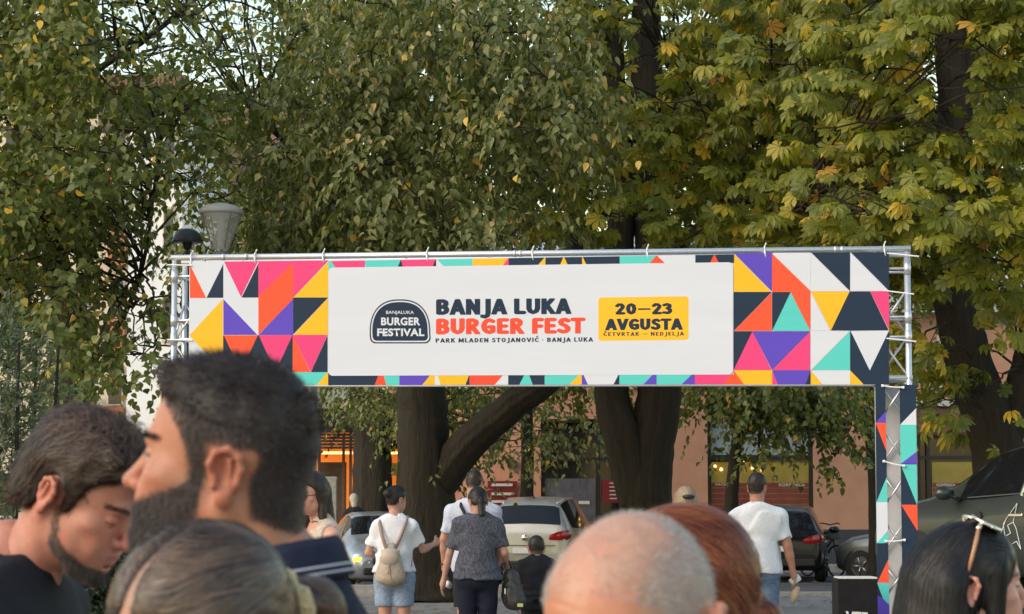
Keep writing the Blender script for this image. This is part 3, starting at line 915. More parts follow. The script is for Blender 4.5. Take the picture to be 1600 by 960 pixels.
wrap_panel(1367.5, 1383, .010, .019, 1020, [
    ('navy', [(0, 600), (1, 602), (1, 643), (0, 661)]), ('violet', [(1, 643), (1, 661), (0, 661)]), ('orange', [(0, 661), (1, 661), (1, 705)]), ('navy', [(0, 662), (1, 705), (1, 745), (0, 784)]),
    ('teal', [(1, 745), (1, 785), (0, 785)]), ('white', [(0, 785), (1, 785), (1, 829), (0, 849)]), ('teal', [(1, 829), (1, 849), (0, 849)]), ('navy', [(0, 849), (1, 849), (1, 874), (0, 911)]),
    ('orange', [(1, 874), (1, 911), (0, 911)]), ('teal', [(0, 911), (1, 911), (1, 945), (.55, 940)]), ('navy', [(0, 912), (.5, 938), (0, 930)]), ('violet', [(0, 930), (.5, 936), (1, 946), (1, 1010), (0, 1010)])])
wrap_panel(1405.5, 1431, .014, .012, 1020, [
    ('navy', [(0, 602), (1, 603), (1, 638), (0, 664)]), ('white', [(1, 638), (1, 664), (0, 664)]), ('teal', [(0, 664), (1, 664), (1, 706), (0, 725)]), ('violet', [(1, 706), (1, 725), (0, 725)]),
    ('teal', [(0, 726), (1, 726), (1, 790)]), ('navy', [(0, 727), (1, 790), (0, 790)]), ('orange', [(0, 789), (1, 789), (1, 830)]), ('navy', [(0, 790), (1, 830), (1, 1010), (0, 1010)])])
# pale sheet on the back of the tower
q = MB()
u0, u1 = tw['right']
f0 = [on(u0 - .02, TD + .03, .05), on(u1 + .02, TD + .03, .05), on(u1 + .02, TD + .03, zbot(u1) - .03), on(u0 - .02, TD + .03, zbot(u0) - .03)]
f0 = [v + G0 - W0 for v in f0]
b0 = [v + gb * .004 for v in f0]
q.add(f0 + b0, [(0, 1, 2, 3), (7, 6, 5, 4), (0, 4, 5, 1), (1, 5, 6, 2), (2, 6, 7, 3), (3, 7, 4, 0)])
q.build('back_sheet', mat('pale_sheet', (.62, .60, .61), .7, vary=.05, bump=.2, bscale=4), wrap)
for (a, b) in (((1379, 603), (1411, 605.5)), ((1381, 721), (1412, 728)), ((1384, 846), (1413, 844))):
    one('cable_tie', lambda q: (q.tube([WP(*a, .012), WP((a[0] + b[0]) / 2, (a[1] + b[1]) / 2 + 1, .018), WP(*b, .012)], .006, 6), q.tube([WP(b[0] - 2, b[1], .015), WP(b[0] + 2, b[1] + .5, .015)], .011, 8), q.tube([WP(a[0] - 2, a[1], .015), WP(a[0] + 2, a[1] + .3, .015)], .011, 8)), M['tie'], wrap)

# ------------------------------------------------------------------ black ballast box at the tower's foot
by0 = 17.35
c0 = P(1340, 905, by0)
bx = empty('ballast_box', (c0.x, by0, 0), label='black box with white lettering standing at the right tower foot', cat='box')
hz = c0.z
blk = mat('black_board', (.010, .009, .010), .7, spec=.2, vary=.3, vscale=10)
one('body', lambda q: q.box((0, .165, hz / 2), (.305, .33, hz)), blk, bx, bevel=.004)
one('lid', lambda q: q.box((.01, .18, hz + .007), (.29, .31, .012)), M['offwhite'], bx)
text_mesh('lettering', 'VTE', [(-.095, -.002, hz - .36), (.075, -.002, hz - .37), (-.095, -.002, hz - .245)], M['offwhite'], bx, off=.05)
# ================================================================== trees
def bark(name, col):
    m = bpy.data.materials.new(name)
    m.use_nodes = True
    nt = m.node_tree
    b = nt.nodes['Principled BSDF']
    b.inputs['Roughness'].default_value = 0.95
    b.inputs['Specular IOR Level'].default_value = 0.15
    tc = nt.nodes.new('ShaderNodeTexCoord')
    mp = nt.nodes.new('ShaderNodeMapping')
    mp.inputs['Scale'].default_value = (1, 1, .16)
    nt.links.new(tc.outputs['Object'], mp.inputs[0])
    n = nt.nodes.new('ShaderNodeTexNoise')
    n.inputs['Scale'].default_value = 16
    n.inputs['Detail'].default_value = 8
    n.inputs['Roughness'].default_value = .7
    nt.links.new(mp.outputs[0], n.inputs['Vector'])
    n2 = nt.nodes.new('ShaderNodeTexNoise')
    n2.inputs['Scale'].default_value = 1.6
    n2.inputs['Detail'].default_value = 4
    nt.links.new(tc.outputs['Object'], n2.inputs['Vector'])
    cr = nt.nodes.new('ShaderNodeValToRGB')
    cr.color_ramp.elements[0].position, cr.color_ramp.elements[1].position = .35, .7
    cr.color_ramp.elements[0].color = (*[c * .45 for c in col], 1)
    cr.color_ramp.elements[1].color = (*col, 1)
    nt.links.new(n.outputs['Fac'], cr.inputs[0])
    mx = nt.nodes.new('ShaderNodeMix')
    mx.data_type = 'RGBA'
    mx.inputs[7].default_value = (col[0] * .85, col[1] * .95, col[2] * .8, 1)
    nt.links.new(n2.outputs['Fac'], mx.inputs[0])
    nt.links.new(cr.outputs[0], mx.inputs[6])
    nt.links.new(mx.outputs[2], b.inputs['Base Color'])
    bp = nt.nodes.new('ShaderNodeBump')
    bp.inputs['Strength'].default_value = 1.0
    bp.inputs['Distance'].default_value = .12
    nt.links.new(n.outputs['Fac'], bp.inputs['Height'])
    nt.links.new(bp.outputs[0], b.inputs['Normal'])
    return m
M['bark'] = bark('linden_bark', (.072, .059, .050))
M['bark2'] = bark('chestnut_bark', (.074, .057, .046))
LM = leaf_mat('linden_leaf', [(0, (0.072, 0.092, 0.021)), (.45, (0.127, 0.149, 0.036)), (.80, (0.188, 0.200, 0.055)), (.93, (0.270, 0.254, 0.075)), (.965, (0.539, 0.374, 0.060)), (.985, (0.828, 0.510, 0.060)), (1.0, (0.592, 0.356, 0.146))], .38, .42)
LM2 = leaf_mat('drooping_linden_leaf', [(0, (0.075, 0.095, 0.027)), (.45, (0.140, 0.156, 0.046)), (.80, (0.207, 0.212, 0.072)), (.93, (0.340, 0.306, 0.121)), (.97, (0.576, 0.407, 0.156)), (.985, (0.683, 0.423, 0.072)), (1.0, (0.719, 0.458, 0.216))], .35, .38)
CLM = leaf_mat('chestnut_leaf', [(0, (0.096, 0.115, 0.016)), (.45, (0.177, 0.189, 0.023)), (.78, (0.264, 0.254, 0.030)), (.92, (0.405, 0.323, 0.034)), (.97, (0.636, 0.390, 0.034)), (1.0, (0.424, 0.170, 0.041))], .42, .42)

def v3(a): return np.asarray(a, dtype=np.float64)
def norm(a): return a / np.maximum(np.linalg.norm(a, axis=-1, keepdims=True), 1e-9)

# one linden leaf: heart, tip along +x, upper side +z; folded on its midrib
LV = v3([(0, 0, -.02), (.02, .20, .01), (.02, -.20, .01), (.22, .42, .05), (.22, -.42, .05), (.52, .36, .03), (.52, -.36, .03), (.80, .14, -.04), (.80, -.14, -.04), (1.0, 0, -.12), (.35, 0, -.03)])
LF = [[0, 1, 3, 10], [10, 3, 5, 9], [0, 10, 4, 2], [10, 9, 6, 4]]
LF = [[0, 10, 3, 1], [10, 7, 5, 3], [0, 2, 4, 10], [10, 4, 6, 8]]
LT = [[10, 9, 7], [10, 8, 9]]

def chestnut_leaf_shape():
    V, Q, T = [], [], []
    for k, (an, ln) in enumerate(((0, 1.0), (38, .95), (-38, .95), (78, .80), (-78, .80), (122, .52), (-122, .52))):
        a = R(an)
        ca, sa = math.cos(a), math.sin(a)
        b = len(V)
        for (x, y, z) in ((.02, 0, 0), (.40, .12, .03), (.40, -.12, .03), (.76, .225, .0), (.76, -.225, .0), (1.0, 0, -.16), (.40, 0, -.015), (.76, 0, -.06)):
            x, y = x * ln, y * ln
            z = z * ln - .14 * (x ** 2)
            V.append((x * ca - y * sa, x * sa + y * ca, z))
        Q += [[b + 6, b + 7, b + 3, b + 1], [b + 6, b + 2, b + 4, b + 7]]
        T += [[b, b + 6, b + 1], [b, b + 2, b + 6], [b + 7, b + 5, b + 3], [b + 7, b + 4, b + 5]]
    return v3(V), Q, T
CV, CQ, CT = chestnut_leaf_shape()

def frames(d, nrm):
    """rotation matrices with x along d, z near nrm"""
    x = norm(d)
    z = norm(nrm - x * (nrm * x).sum(-1, keepdims=True))
    y = np.cross(z, x)
    return np.stack([x, y, z], axis=-1)

def leaves_mesh(name, Vb, Q, T, pos, rot, sc, rnd, material):
    N, k = len(pos), len(Vb)
    an = np.ones((N, 3))
    if N > 1:                                             # every leaf its own width and curl
        r_ = np.random.default_rng(N)
        an = np.stack([np.ones(N), r_.uniform(.68, 1.12, N), r_.uniform(-.2, 3.0, N)], 1)
    W = np.einsum('nij,nkj->nki', rot, Vb[None] * an[:, None]) * sc[:, None, None] + pos[:, None, :]
    base = (np.arange(N) * k)[:, None, None]
    fq = (np.asarray(Q)[None] + base).reshape(-1, 4)
    ft = (np.asarray(T)[None] + base).reshape(-1, 3)
    r = np.concatenate([np.repeat(rnd, len(Q)), np.repeat(rnd, len(T))])
    return mesh_np(name, W.reshape(-1, 3), [fq, ft], material, smooth=False, attrs={'rnd': ('FACE', r)})

def in_view(p, margin=0):
    """pixel coordinates of world points"""
    y = p[:, 1]
    c, s = math.cos(PITCH), math.sin(PITCH)
    dz = p[:, 2] - CAM_Z
    f = y * c + dz * s
    u = -y * s + dz * c
    return 800 + FPX * p[:, 0] / f, 480 - FPX * u / f

def shoots_linden(centres, radii, per, rng, droop=.85, leaf=(.075, .11), leaves=(8, 14)):
    """boughs: flattened clumps full of hanging shoots; returns leaf pos, dir, normal, size and twig polylines"""
    P_, D_, N_, S_, tw_ = [], [], [], [], []
    for c, r, k in zip(centres, radii, per):
        n = int(k)
        u = norm(rng.normal(size=(n, 3)))
        rad = rng.uniform(0.25, 1, n) ** .45
        s0 = c + u * rad[:, None] * r
        out = u * np.array([1, 1, .25])
        nl = rng.integers(leaves[0], leaves[1], n)
        ln = rng.uniform(.30, .65, n)
        for i in range(n):
            m = nl[i]
            t = (np.arange(m) + .5) / m
            d0 = norm(out[i] * .8 + np.array([0, 0, .15]) + rng.normal(size=3) * .35)
            path = s0[i] + d0 * (t * ln[i] * .8)[:, None] + np.array([0, 0, -1]) * (droop * ln[i] * t ** 1.8)[:, None]
            side = norm(np.cross(d0, [0, 0, 1.]))
            sg = np.where(np.arange(m) % 2 == 0, 1, -1)[:, None]
            dirs = norm(side * sg * .55 + d0 * .35 + np.array([0, 0, -.95]) * droop + rng.normal(size=(m, 3)) * .33)
            P_.append(path + dirs * .03 + rng.normal(size=(m, 3)) * .012)
            D_.append(dirs)
            N_.append(norm(out[i] * .75 + np.array([0, 0, .55]) + rng.normal(size=(m, 3)) * .45))
            S_.append(rng.uniform(leaf[0], leaf[1], m))
            if i % 5 == 0: tw_.append(path[[0, m // 2, m - 1]])
    return np.concatenate(P_), np.concatenate(D_), np.concatenate(N_), np.concatenate(S_), tw_

def shoots_chestnut(centres, radii, per, rng, leaf=(.13, .20)):
    P_, D_, N_, S_, tw_ = [], [], [], [], []
    for c, r, k in zip(centres, radii, per):
        n = int(k)
        u = norm(rng.normal(size=(n, 3)))
        rad = rng.uniform(0.2, 1, n) ** .45
        s0 = c + u * rad[:, None] * r
        for i in range(n):
            m = rng.integers(4, 8)
            a0 = rng.uniform(0, 6.28)
            an = a0 + np.arange(m) * 6.283 / m + rng.normal(size=m) * .25
            hd = np.stack([np.cos(an), np.sin(an), rng.uniform(-.35, .25, m)], 1)
            hd = norm(hd + u[i] * np.array([.7, .7, .1]))
            P_.append(s0[i] + hd * rng.uniform(.08, .2, (m, 1)))
            D_.append(norm(hd + np.array([0, 0, -.45]) + rng.normal(size=(m, 3)) * .2))
            N_.append(norm(np.array([0, 0, .75]) + hd * .35 + np.array([0, -.75, 0]) + rng.normal(size=(m, 3)) * .38))
            S_.append(rng.uniform(leaf[0], leaf[1], m))
            if i % 3 == 0: tw_.append(np.array([s0[i] - u[i] * .5 * r * .6, s0[i] - u[i] * .1, s0[i]]))
    return np.concatenate(P_), np.concatenate(D_), np.concatenate(N_), np.concatenate(S_), tw_

def boughs(boxes, rng, rmin, rmax, flat=.5):
    """boxes: (lo, hi, count, shoots each)"""
    C_, R_, K_ = [], [], []
    for lo, hi, n, k in boxes:
        c = rng.uniform(lo, hi, (n, 3))
        s = rng.uniform(rmin, rmax, (n, 1))
        C_.append(c)
        R_.append(s * np.array([1, 1, flat]))
        K_.append(np.full(n, k) * s[:, 0] ** 2 / (((rmin + rmax) / 2) ** 2))
    return np.concatenate(C_), np.concatenate(R_), np.maximum(np.concatenate(K_), 3)

def wobble(pts, n, amp, rng):
    """resample a polyline with a little irregularity"""
    pts = v3(pts)
    seg = np.linspace(0, len(pts) - 1, n)
    out = []
    for s in seg:
        i = min(int(s), len(pts) - 2)
        f = s - i
        p0, p1, p2, p3 = pts[max(i - 1, 0)], pts[i], pts[i + 1], pts[min(i + 2, len(pts) - 1)]
        q = .5 * ((2 * p1) + (p2 - p0) * f + (2 * p0 - 5 * p1 + 4 * p2 - p3) * f * f + (3 * p1 - p0 - 3 * p2 + p3) * f ** 3)
        out.append(q)
    out = np.array(out)
    out[1:-1] += rng.normal(size=(n - 2, 3)) * amp
    return out

def make_tree(name, label, base, stems, kind, boxes, rmin, rmax, seed, bark_m, leaf_m, leaf=(.075, .11), flat=.5, droop=.85, hole=None, thin=None, group=None, nleaf=300, rndpow=1.0, leaf_w=1.0):
    rng = np.random.default_rng(seed)
    base = v3(base)
    tree = empty(name, base, label=label, cat='tree', group=group)
    for i, (pts, r0, r1) in enumerate(stems):
        n = max(8, int(len(pts) * 7))
        w = wobble(pts, n, r0 * .018, rng) - base
        t = np.linspace(0, 1, n)
        rad = (r0 + (r1 - r0) * t ** .8)
        if i == 0: rad = rad * (1 + .30 * np.exp(-t * 22))
        one('trunk' if i == 0 else 'branch', lambda q: q.tube(w, list(rad), 34 if r0 > .15 else 10, ridge=.17, seed=seed + i), bark_m, tree, smooth=True)
    c, r, k = boughs(boxes, rng, rmin, rmax, flat)
    if kind == 'linden':
        p, d, nn, s, tw_ = shoots_linden(c, r, k, rng, droop, leaf)
        Vb, Q, T = LV * np.array([1, leaf_w, 1]), LF, LT
    else:
        p, d, nn, s, tw_ = shoots_chestnut(c, r, k, rng, leaf)
        Vb, Q, T = CV, CQ, CT
    keep = np.ones(len(p), bool)
    px, py = in_view(p)
    clear = ((abs(px - 1011) < 24) & (py < 140) & (p[:, 1] < 34)) | ((abs(px - 962) < 17) & (py > 15) & (py < 135) & (p[:, 1] < 34)) | ((px > 1458) & (px < 1520) & (py > 30) & (py < 210) & (p[:, 1] < 28)) | ((abs(px - 985) < 26) & (py > 320) & (py < 392) & (p[:, 1] < 34))
    keep &= ~(clear & (rng.uniform(0, 1, len(p)) < .9))
    if hole is not None: keep &= ~hole(px, py, rng.uniform(0, 1, len(p)))
    keep &= p[:, 2] > 1.2
    p, d, nn, s, px, py = p[keep], d[keep], nn[keep], s[keep], px[keep], py[keep]
    rot = frames(d, nn)
    clump = np.sin(p[:, 0] * 2.1 + 1.3 * np.sin(p[:, 2] * 1.7)) * .5 + np.sin(p[:, 2] * 2.9 + p[:, 1] * 1.1) * .5
    rnd = np.clip(rng.uniform(0, 1, len(p)) ** rndpow * .93 + clump * .05 + .02, 0, .955)
    odd = rng.uniform(0, 1, len(p)) < .018 + .02 * (clump > .75)
    rnd[odd] = rng.uniform(.95, 1, odd.sum())
    # branchlets that carry the boughs
    q = MB()
    heads = []
    for pts, _, _ in stems:
        w = wobble(pts, 16, 0.0, rng)
        heads += [x for x in w[5:] if x[2] > 2.2]
    for cc, rr in zip(c, r):
        h = min(heads, key=lambda v: np.linalg.norm(v - cc) + abs(v[2] + .6 - cc[2]) * .5 + rng.uniform(0, 1.2))
        if np.linalg.norm(h - cc) > 9: continue
        mid = h * .45 + cc * .55 + np.array([0, 0, .25]) + rng.normal(size=3) * .12
        q.tube(wobble([h, mid, cc], 7, .04, rng) - base, list(np.linspace(.018, .008, 7)), 6)
        for _ in range(3):
            e = cc + norm(rng.normal(size=3)) * rr * .8
            q.tube(wobble([cc, (cc + e) / 2 + rng.normal(size=3) * .06, e], 5, .015, rng) - base, list(np.linspace(.012, .004, 5)), 4, caps=False)
    for t_ in tw_: q.tube(t_ - base, [.005, .004, .003], 3, caps=False)
    o = q.build('twigs', bark_m, tree)
    o['kind'] = 'stuff'
    # the 300 leaves that show largest, each a leaf of its own
    dist = np.linalg.norm(p - np.array([0, 0, CAM_Z]), axis=1)
    vis = (px > 0) & (px < 1600) & (py > 0) & (py < 640)
    score = np.where(vis, s / dist, 0)
    pick = np.argsort(-score)[:nleaf]
    rest = np.ones(len(p), bool)
    rest[pick] = False
    vr = np.linspace(.02, .985, 12)
    protos = [leaves_mesh('leaf', Vb, Q, T, np.zeros((1, 3)), np.eye(3)[None], np.ones(1), np.array([x]), leaf_m) for x in vr]
    for i in pick:
        lo = bpy.data.objects.new('leaf', protos[int(np.argmin(abs(vr - rnd[i])))])
        COL.objects.link(lo)
        lo.parent = tree
        m4 = np.eye(4)
        m4[:3, :3] = rot[i] * s[i]
        m4[:3, 3] = p[i] - base
        lo.matrix_local = Matrix(m4.tolist())
    me = leaves_mesh('crown', Vb, Q, T, p[rest] - base, rot[rest], s[rest], rnd[rest], leaf_m)
    o = link('crown', me, tree)
    o['kind'] = 'stuff'
    return len(p)

def Z(py, Y): return P(800, py, Y).z
cnt = []
# ---- left linden
def hole_left(px, py, u):
    sky = (px > 150) & (px < 420) & (py < 140)
    pale = (px > 150) & (px < 300) & (py > 170) & (py < 640)
    mid = (px > 285) & (px < 390) & (py > 250) & (py < 420)
    return (sky & (u < .74)) | (pale & (u < .34)) | (mid & (u < .8))
Y = 30.0
bx_, b0 = GX(115, Y), (GX(115, Y), Y, 0)
cnt.append(make_tree('linden_tree', 'left linden with a stout ivy-specked trunk and scattered yellow leaves', b0,
    [([(bx_, Y, 0), P(118, 640, Y), P(112, 520, Y), P(95, 440, Y), P(60, 250, Y), P(75, 60, Y)], .30, .10),
     ([P(108, 470, Y), P(60, 330, Y - .4), P(20, 150, Y - 1), P(-60, -60, Y - 1)], .14, .05),
     ([P(150, 560, Y), P(200, 480, Y - .5), P(230, 380, Y - 1), P(250, 200, Y - 1.2)], .05, .015),
     ([P(80, 200, Y), P(140, 120, Y - 1), P(230, 60, Y - 2), P(330, -20, Y - 2)], .07, .02)], 'linden',
    [((GX(-120, 26), 23, Z(430, 26)), (GX(230, 26), 29, Z(-60, 26)), 38, 36), ((GX(60, 27), 24, Z(600, 27)), (GX(300, 27), 30, Z(150, 27)), 30, 18),
     ((GX(-40, 28), 25, Z(560, 28)), (GX(90, 28), 28, Z(400, 28)), 9, 18), ((GX(140, 28), 25, Z(200, 28)), (GX(430, 28), 32, Z(-80, 28)), 24, 20),
     ((-11, 25, 8.2), (-3, 34, 10.5), 26, 14)], .55, 1.0, 11, M['bark'], LM, (.08, .115), hole=hole_left, droop=.7))
# ---- big middle linden: forked trunk, drooping crown
def hole_mid(px, py, u):
    a = (px < 440) & (py < 130)
    b = (px > 600) & (px < 900) & (py > 606) & (u < .3)
    c_ = (px > 280) & (px < 385) & (py > 230) & (py < 400)
    return (a & (u < .82)) | b | (c_ & (u < .8))
Y = 37.5
bx_ = GX(672, Y)
cnt.append(make_tree('linden_tree', 'massive old linden with forked trunk and drooping pale-tipped leaves behind the banner', (bx_, Y, 0),
    [([(bx_, Y, 0), P(668, 850, Y), P(662, 720, Y), P(658, 620, Y), P(640, 450, Y), P(620, 200, Y), P(600, -80, Y)], .56, .26),
     ([P(678, 760, Y), P(735, 690, Y - .3), P(800, 635, Y - .8), P(880, 560, Y - 1.2), P(900, 380, Y - 1.5), P(880, 150, Y - 1.5)], .34, .14),
     ([P(640, 420, Y), P(560, 330, Y - 2), P(480, 250, Y - 4), P(400, 180, Y - 6)], .17, .04),
     ([P(650, 520, Y), P(700, 350, Y - 3), P(740, 200, Y - 6), P(760, 60, Y - 7)], .18, .04),
     ([P(640, 480, Y), P(600, 360, Y - 4), P(560, 290, Y - 7)], .13, .03)], 'linden',
    [((GX(400, 27), 25, Z(395, 27)), (GX(905, 27), 30, Z(-50, 27)), 46, 42), ((GX(360, 32), 30, Z(430, 32)), (GX(900, 32), 36, Z(-80, 32)), 60, 26),
     ((GX(690, 40), 38, Z(720, 40)), (GX(860, 40), 42, Z(600, 40)), 12, 24), ((GX(520, 40), 40, Z(640, 40)), (GX(640, 40), 43, Z(560, 40)), 8, 20),
     ((-7, 26, 8.6), (3.5, 42, 11.5), 40, 14)], .6, 1.15, 23, M['bark'], LM2, (.09, .13), flat=.42, droop=1.0, hole=hole_mid, leaf_w=.72))
# ---- dark linden further back, left of the fork
Y = 47.6
bx_ = GX(578, Y)
cnt.append(make_tree('linden_tree', 'dark burly linden trunk in front of the glowing kiosk', (bx_, Y, 0),
    [([(bx_, Y, 0), P(580, 830, Y), P(582, 700, Y), P(572, 620, Y), P(560, 450, Y), P(540, 100, Y)], .50, .25),
     ([P(585, 705, Y), P(605, 695, Y - .2), P(612, 700, Y - .3)], .16, .13)], 'linden',
    [((GX(330, 46), 44, Z(640, 46)), (GX(700, 46), 50, Z(430, 46)), 16, 22), ((GX(300, 46), 44, Z(430, 46)), (GX(760, 46), 52, Z(-60, 46)), 46, 22)], .9, 1.5, 31, M['bark'], LM, (.10, .14), hole=lambda px, py, u: (px < 445) & (py < 140) & (u < .9)))
# ---- chestnut with twin stems
def hole_ch(px, py, u):
    st = ((abs(px - 1011) < 22) & (py > 20) & (py < 135)) | ((abs(px - 962) < 15) & (py > 25) & (py < 130)) | ((abs(px - 985) < 22) & (py > 330) & (py < 388))
    return st & (u < .93)
Y = 34.0
bx_ = GX(1002, Y)
cnt.append(make_tree('chestnut_tree', 'twin-stemmed horse chestnut behind the banner, leaves turning yellow', (bx_, Y, 0),
    [([(bx_ + .1, Y, 0), P(1008, 850, Y), P(1012, 720, Y), P(1030, 600, Y), P(1022, 400, Y), P(1010, 130, Y), P(1012, -60, Y)], .48, .20),
     ([P(1000, 780, Y), P(975, 690, Y - .1), P(955, 600, Y), P(965, 400, Y), P(975, 300, Y), P(960, 130, Y), P(958, -60, Y)], .34, .13),
     ([P(1020, 330, Y), P(1052, 200, Y - 1), P(1062, 110, Y - 2)], .09, .03),
     ([P(1018, 420, Y), P(1130, 330, Y - 2.5), P(1220, 300, Y - 4)], .12, .04)], 'chestnut',
    [((GX(900, 28.5), 26, Z(385, 28)), (GX(1130, 28.5), 31, Z(-40, 28)), 22, 11), ((GX(1100, 29), 26, Z(395, 29)), (GX(1330, 29), 32, Z(-40, 29)), 30, 13), ((GX(880, 33), 32, Z(380, 33)), (GX(1320, 33), 38, Z(-60, 33)), 30, 12),
     ((0, 27, 8.4), (7, 38, 11), 22, 8)], .7, 1.15, 41, M['bark2'], CLM, (.14, .205), hole=hole_ch, flat=.55))
# ---- right chestnut, leaning trunk
def hole_r(px, py, u):
    st = ((abs(px - 1487) < 34) & (py > 60) & (py < 205)) | ((px > 1470) & (px < 1535) & (py > 440) & (py < 560)) | ((px > 1500) & (py > 590))
    gap = (px > 1540) & (py > 390) & (py < 640)
    return (st & (u < .9)) | (gap & (u < .55))
Y = 28.0
b0 = P(1572, 800, Y)
cnt.append(make_tree('chestnut_tree', 'right horse chestnut with a leaning trunk behind the dark car', (b0.x, Y, 0),
    [([(b0.x, Y, 0), P(1570, 800, Y), P(1555, 690, Y), P(1520, 590, Y), P(1492, 470, Y), P(1484, 330, Y), P(1492, 180, Y), P(1480, 0, Y), P(1478, -80, Y)], .40, .17),
     ([P(1562, 720, Y), P(1590, 620, Y), P(1612, 520, Y), P(1640, 300, Y)], .22, .14),
     ([P(1488, 260, Y), P(1512, 120, Y), P(1505, -40, Y)], .12, .08),
     ([P(1488, 320, Y), P(1400, 330, Y - 1), P(1310, 300, Y - 2), P(1240, 330, Y - 3)], .12, .03),
     ([P(1485, 230, Y), P(1430, 130, Y - .5), P(1385, 20, Y - 1)], .13, .07)], 'chestnut',
    [((GX(1260, 24), 22.5, Z(390, 24)), (GX(1480, 24), 26, Z(-30, 24)), 26, 11), ((GX(1440, 24), 22, Z(500, 24)), (GX(1680, 24), 26, Z(-30, 24)), 34, 13), ((GX(1260, 29), 28, Z(400, 29)), (GX(1700, 29), 32, Z(-50, 29)), 34, 12),
     ((GX(1440, 26), 25.4, Z(640, 26)), (GX(1540, 26), 26.3, Z(500, 26)), 6, 8), ((3, 23, 7.8), (9, 31, 10), 22, 8)], .6, 1.0, 53, M['bark2'], CLM, (.125, .185), hole=hole_r, flat=.55))
# ---- slim lime in front of the shop, low branches over the window
Y = 44.0
bx_ = GX(1142, Y)
cnt.append(make_tree('linden_tree', 'slim straight young linden in front of the shop window', (bx_, Y, 0),
    [([(bx_, Y, 0), P(1143, 790, Y), P(1150, 700, Y), P(1160, 600, Y), P(1165, 300, Y)], .17, .07),
     ([P(1156, 640, Y), P(1220, 640, Y - .5), P(1290, 670, Y - .8), P(1330, 710, Y - .8)], .06, .015),
     ([P(1160, 610, Y), P(1186, 650, Y - .6), P(1184, 720, Y - .8)], .05, .02)], 'linden',
    [((GX(1075, 43), 41.5, Z(672, 43)), (GX(1350, 43), 45, Z(560, 43)), 26, 22), ((GX(1150, 43), 41.5, Z(720, 43)), (GX(1320, 43), 43.5, Z(650, 43)), 6, 12), ((GX(1050, 45), 43, Z(560, 45)), (GX(1400, 45), 48, Z(100, 45)), 30, 20)], .55, 1.0, 61, M['bark'], LM, (.10, .14), droop=.9))
Y = 46.0
bx_ = GX(1364, Y)
cnt.append(make_tree('linden_tree', 'thin trunked linden against the peach wall beside the right tower', (bx_, Y, 0),
    [([(bx_, Y, 0), P(1366, 760, Y), P(1358, 650, Y), P(1362, 500, Y), P(1370, 300, Y)], .15, .08)], 'linden',
    [((GX(1300, 46), 45, Z(640, 46)), (GX(1480, 46), 50, Z(480, 46)), 9, 14), ((GX(1280, 48), 46, Z(480, 48)), (GX(1700, 48), 52, Z(40, 48)), 40, 20)], .8, 1.4, 67, M['bark'], LM, (.11, .15)))
# ---- dark tree row behind, closes the view above the shop roof
for k, (px, Y, seed) in enumerate(((820, 50.0, 71), (1010, 49.0, 73))):
    bx_ = GX(px, Y)
    cnt.append(make_tree('linden_tree', ('linden with a slim trunk standing by the shop door, crown lost in shade', 'linden hidden behind the twin-stemmed chestnut, crown high above the shop')[k], (bx_, Y, 0),
        [([(bx_, Y, 0), P(px + 4, 700, Y), P(px, 500, Y), P(px + 10, 200, Y)], .17, .1)], 'linden',
        [((GX(px - 170, Y), Y - 2, Z(640, Y)), (GX(px + 160, Y), Y + 2, Z(100, Y)), 44, 20)], .9, 1.5, seed, M['bark'], LM, (.11, .15), nleaf=60))

# ------------------------------------------------------------------ conifer and rose bush at left
NM = leaf_mat('needle', [(0, (0.065, 0.098, 0.051)), (.6, (0.124, 0.156, 0.087)), (1.0, (0.218, 0.234, 0.132))], .15, .6)
def needle_bush(name, label, cat, base, blobs, n, ln, seed, material, w=.12):
    rng = np.random.default_rng(seed)
    base = v3(base)
    t = empty(name, base, label=label, cat=cat)
    P_, D_ = [], []
    tq = MB()
    for c, r, k in blobs:
        c, r = v3(c), v3(r)
        u = norm(rng.normal(size=(k, 3)))
        s0 = c + u * r * (rng.uniform(.2, 1, (k, 1)) ** .4)
        for i in range(k):
            d0 = norm(u[i] + np.array([0, 0, .5]) + rng.normal(size=3) * .4)
            m = 26
            tt = rng.uniform(0, 1, m)
            side = norm(rng.normal(size=(m, 3)))
            P_.append(s0[i] + d0 * (tt * ln * 4)[:, None] - np.array([0, 0, 1]) * (tt ** 2 * ln * 1.2)[:, None])
            D_.append(norm(d0 + side * .9))
            if i % 4 == 0: tq.tube([s0[i] - base, s0[i] + d0 * ln * 4 - base], [.004, .002], 3, caps=False)
    p, d = np.concatenate(P_), np.concatenate(D_)
    Vb = v3([(0, 0, 0), (.5, w, 0), (1, 0, -.1), (.5, -w, 0)])
    rot = frames(d, norm(rng.normal(size=p.shape) + np.array([0, -.5, .6])))
    me = leaves_mesh('foliage', Vb, [[0, 1, 2, 3]], np.zeros((0, 3), int), p - base, rot, rng.uniform(.7, 1.3, len(p)) * ln, rng.uniform(0, 1, len(p)), material)
    o = link('foliage', me, t)
    o['kind'] = 'stuff'
    zt = max(c[2] for c, r, k in blobs) - base[2]
    for k in range(5):
        a = k * 1.26
        tq.tube([(.05 * math.cos(a), .05 * math.sin(a), 0), (.25 * math.cos(a), .25 * math.sin(a), zt * .5), (.3 * math.cos(a), .3 * math.sin(a), zt)], [.03, .02, .008], 6)
    o = tq.build('stem', M['bark'], t)
    o['kind'] = 'stuff'
    return t
Yc = 15.0
cx = GX(20, Yc)
needle_bush('juniper_tree', 'feathery blue-green conifer at the left edge of the picture', 'tree', (cx, Yc, 0),
    [(P(-10, 640, Yc), (.42, .4, .5), 260), (P(-30, 760, Yc), (.5, .45, .6), 260), (P(20, 720, Yc), (.25, .3, .4), 110), (P(-40, 540, Yc), (.3, .3, .3), 90)], 0, .05, 81, NM)
Yb = 9.0
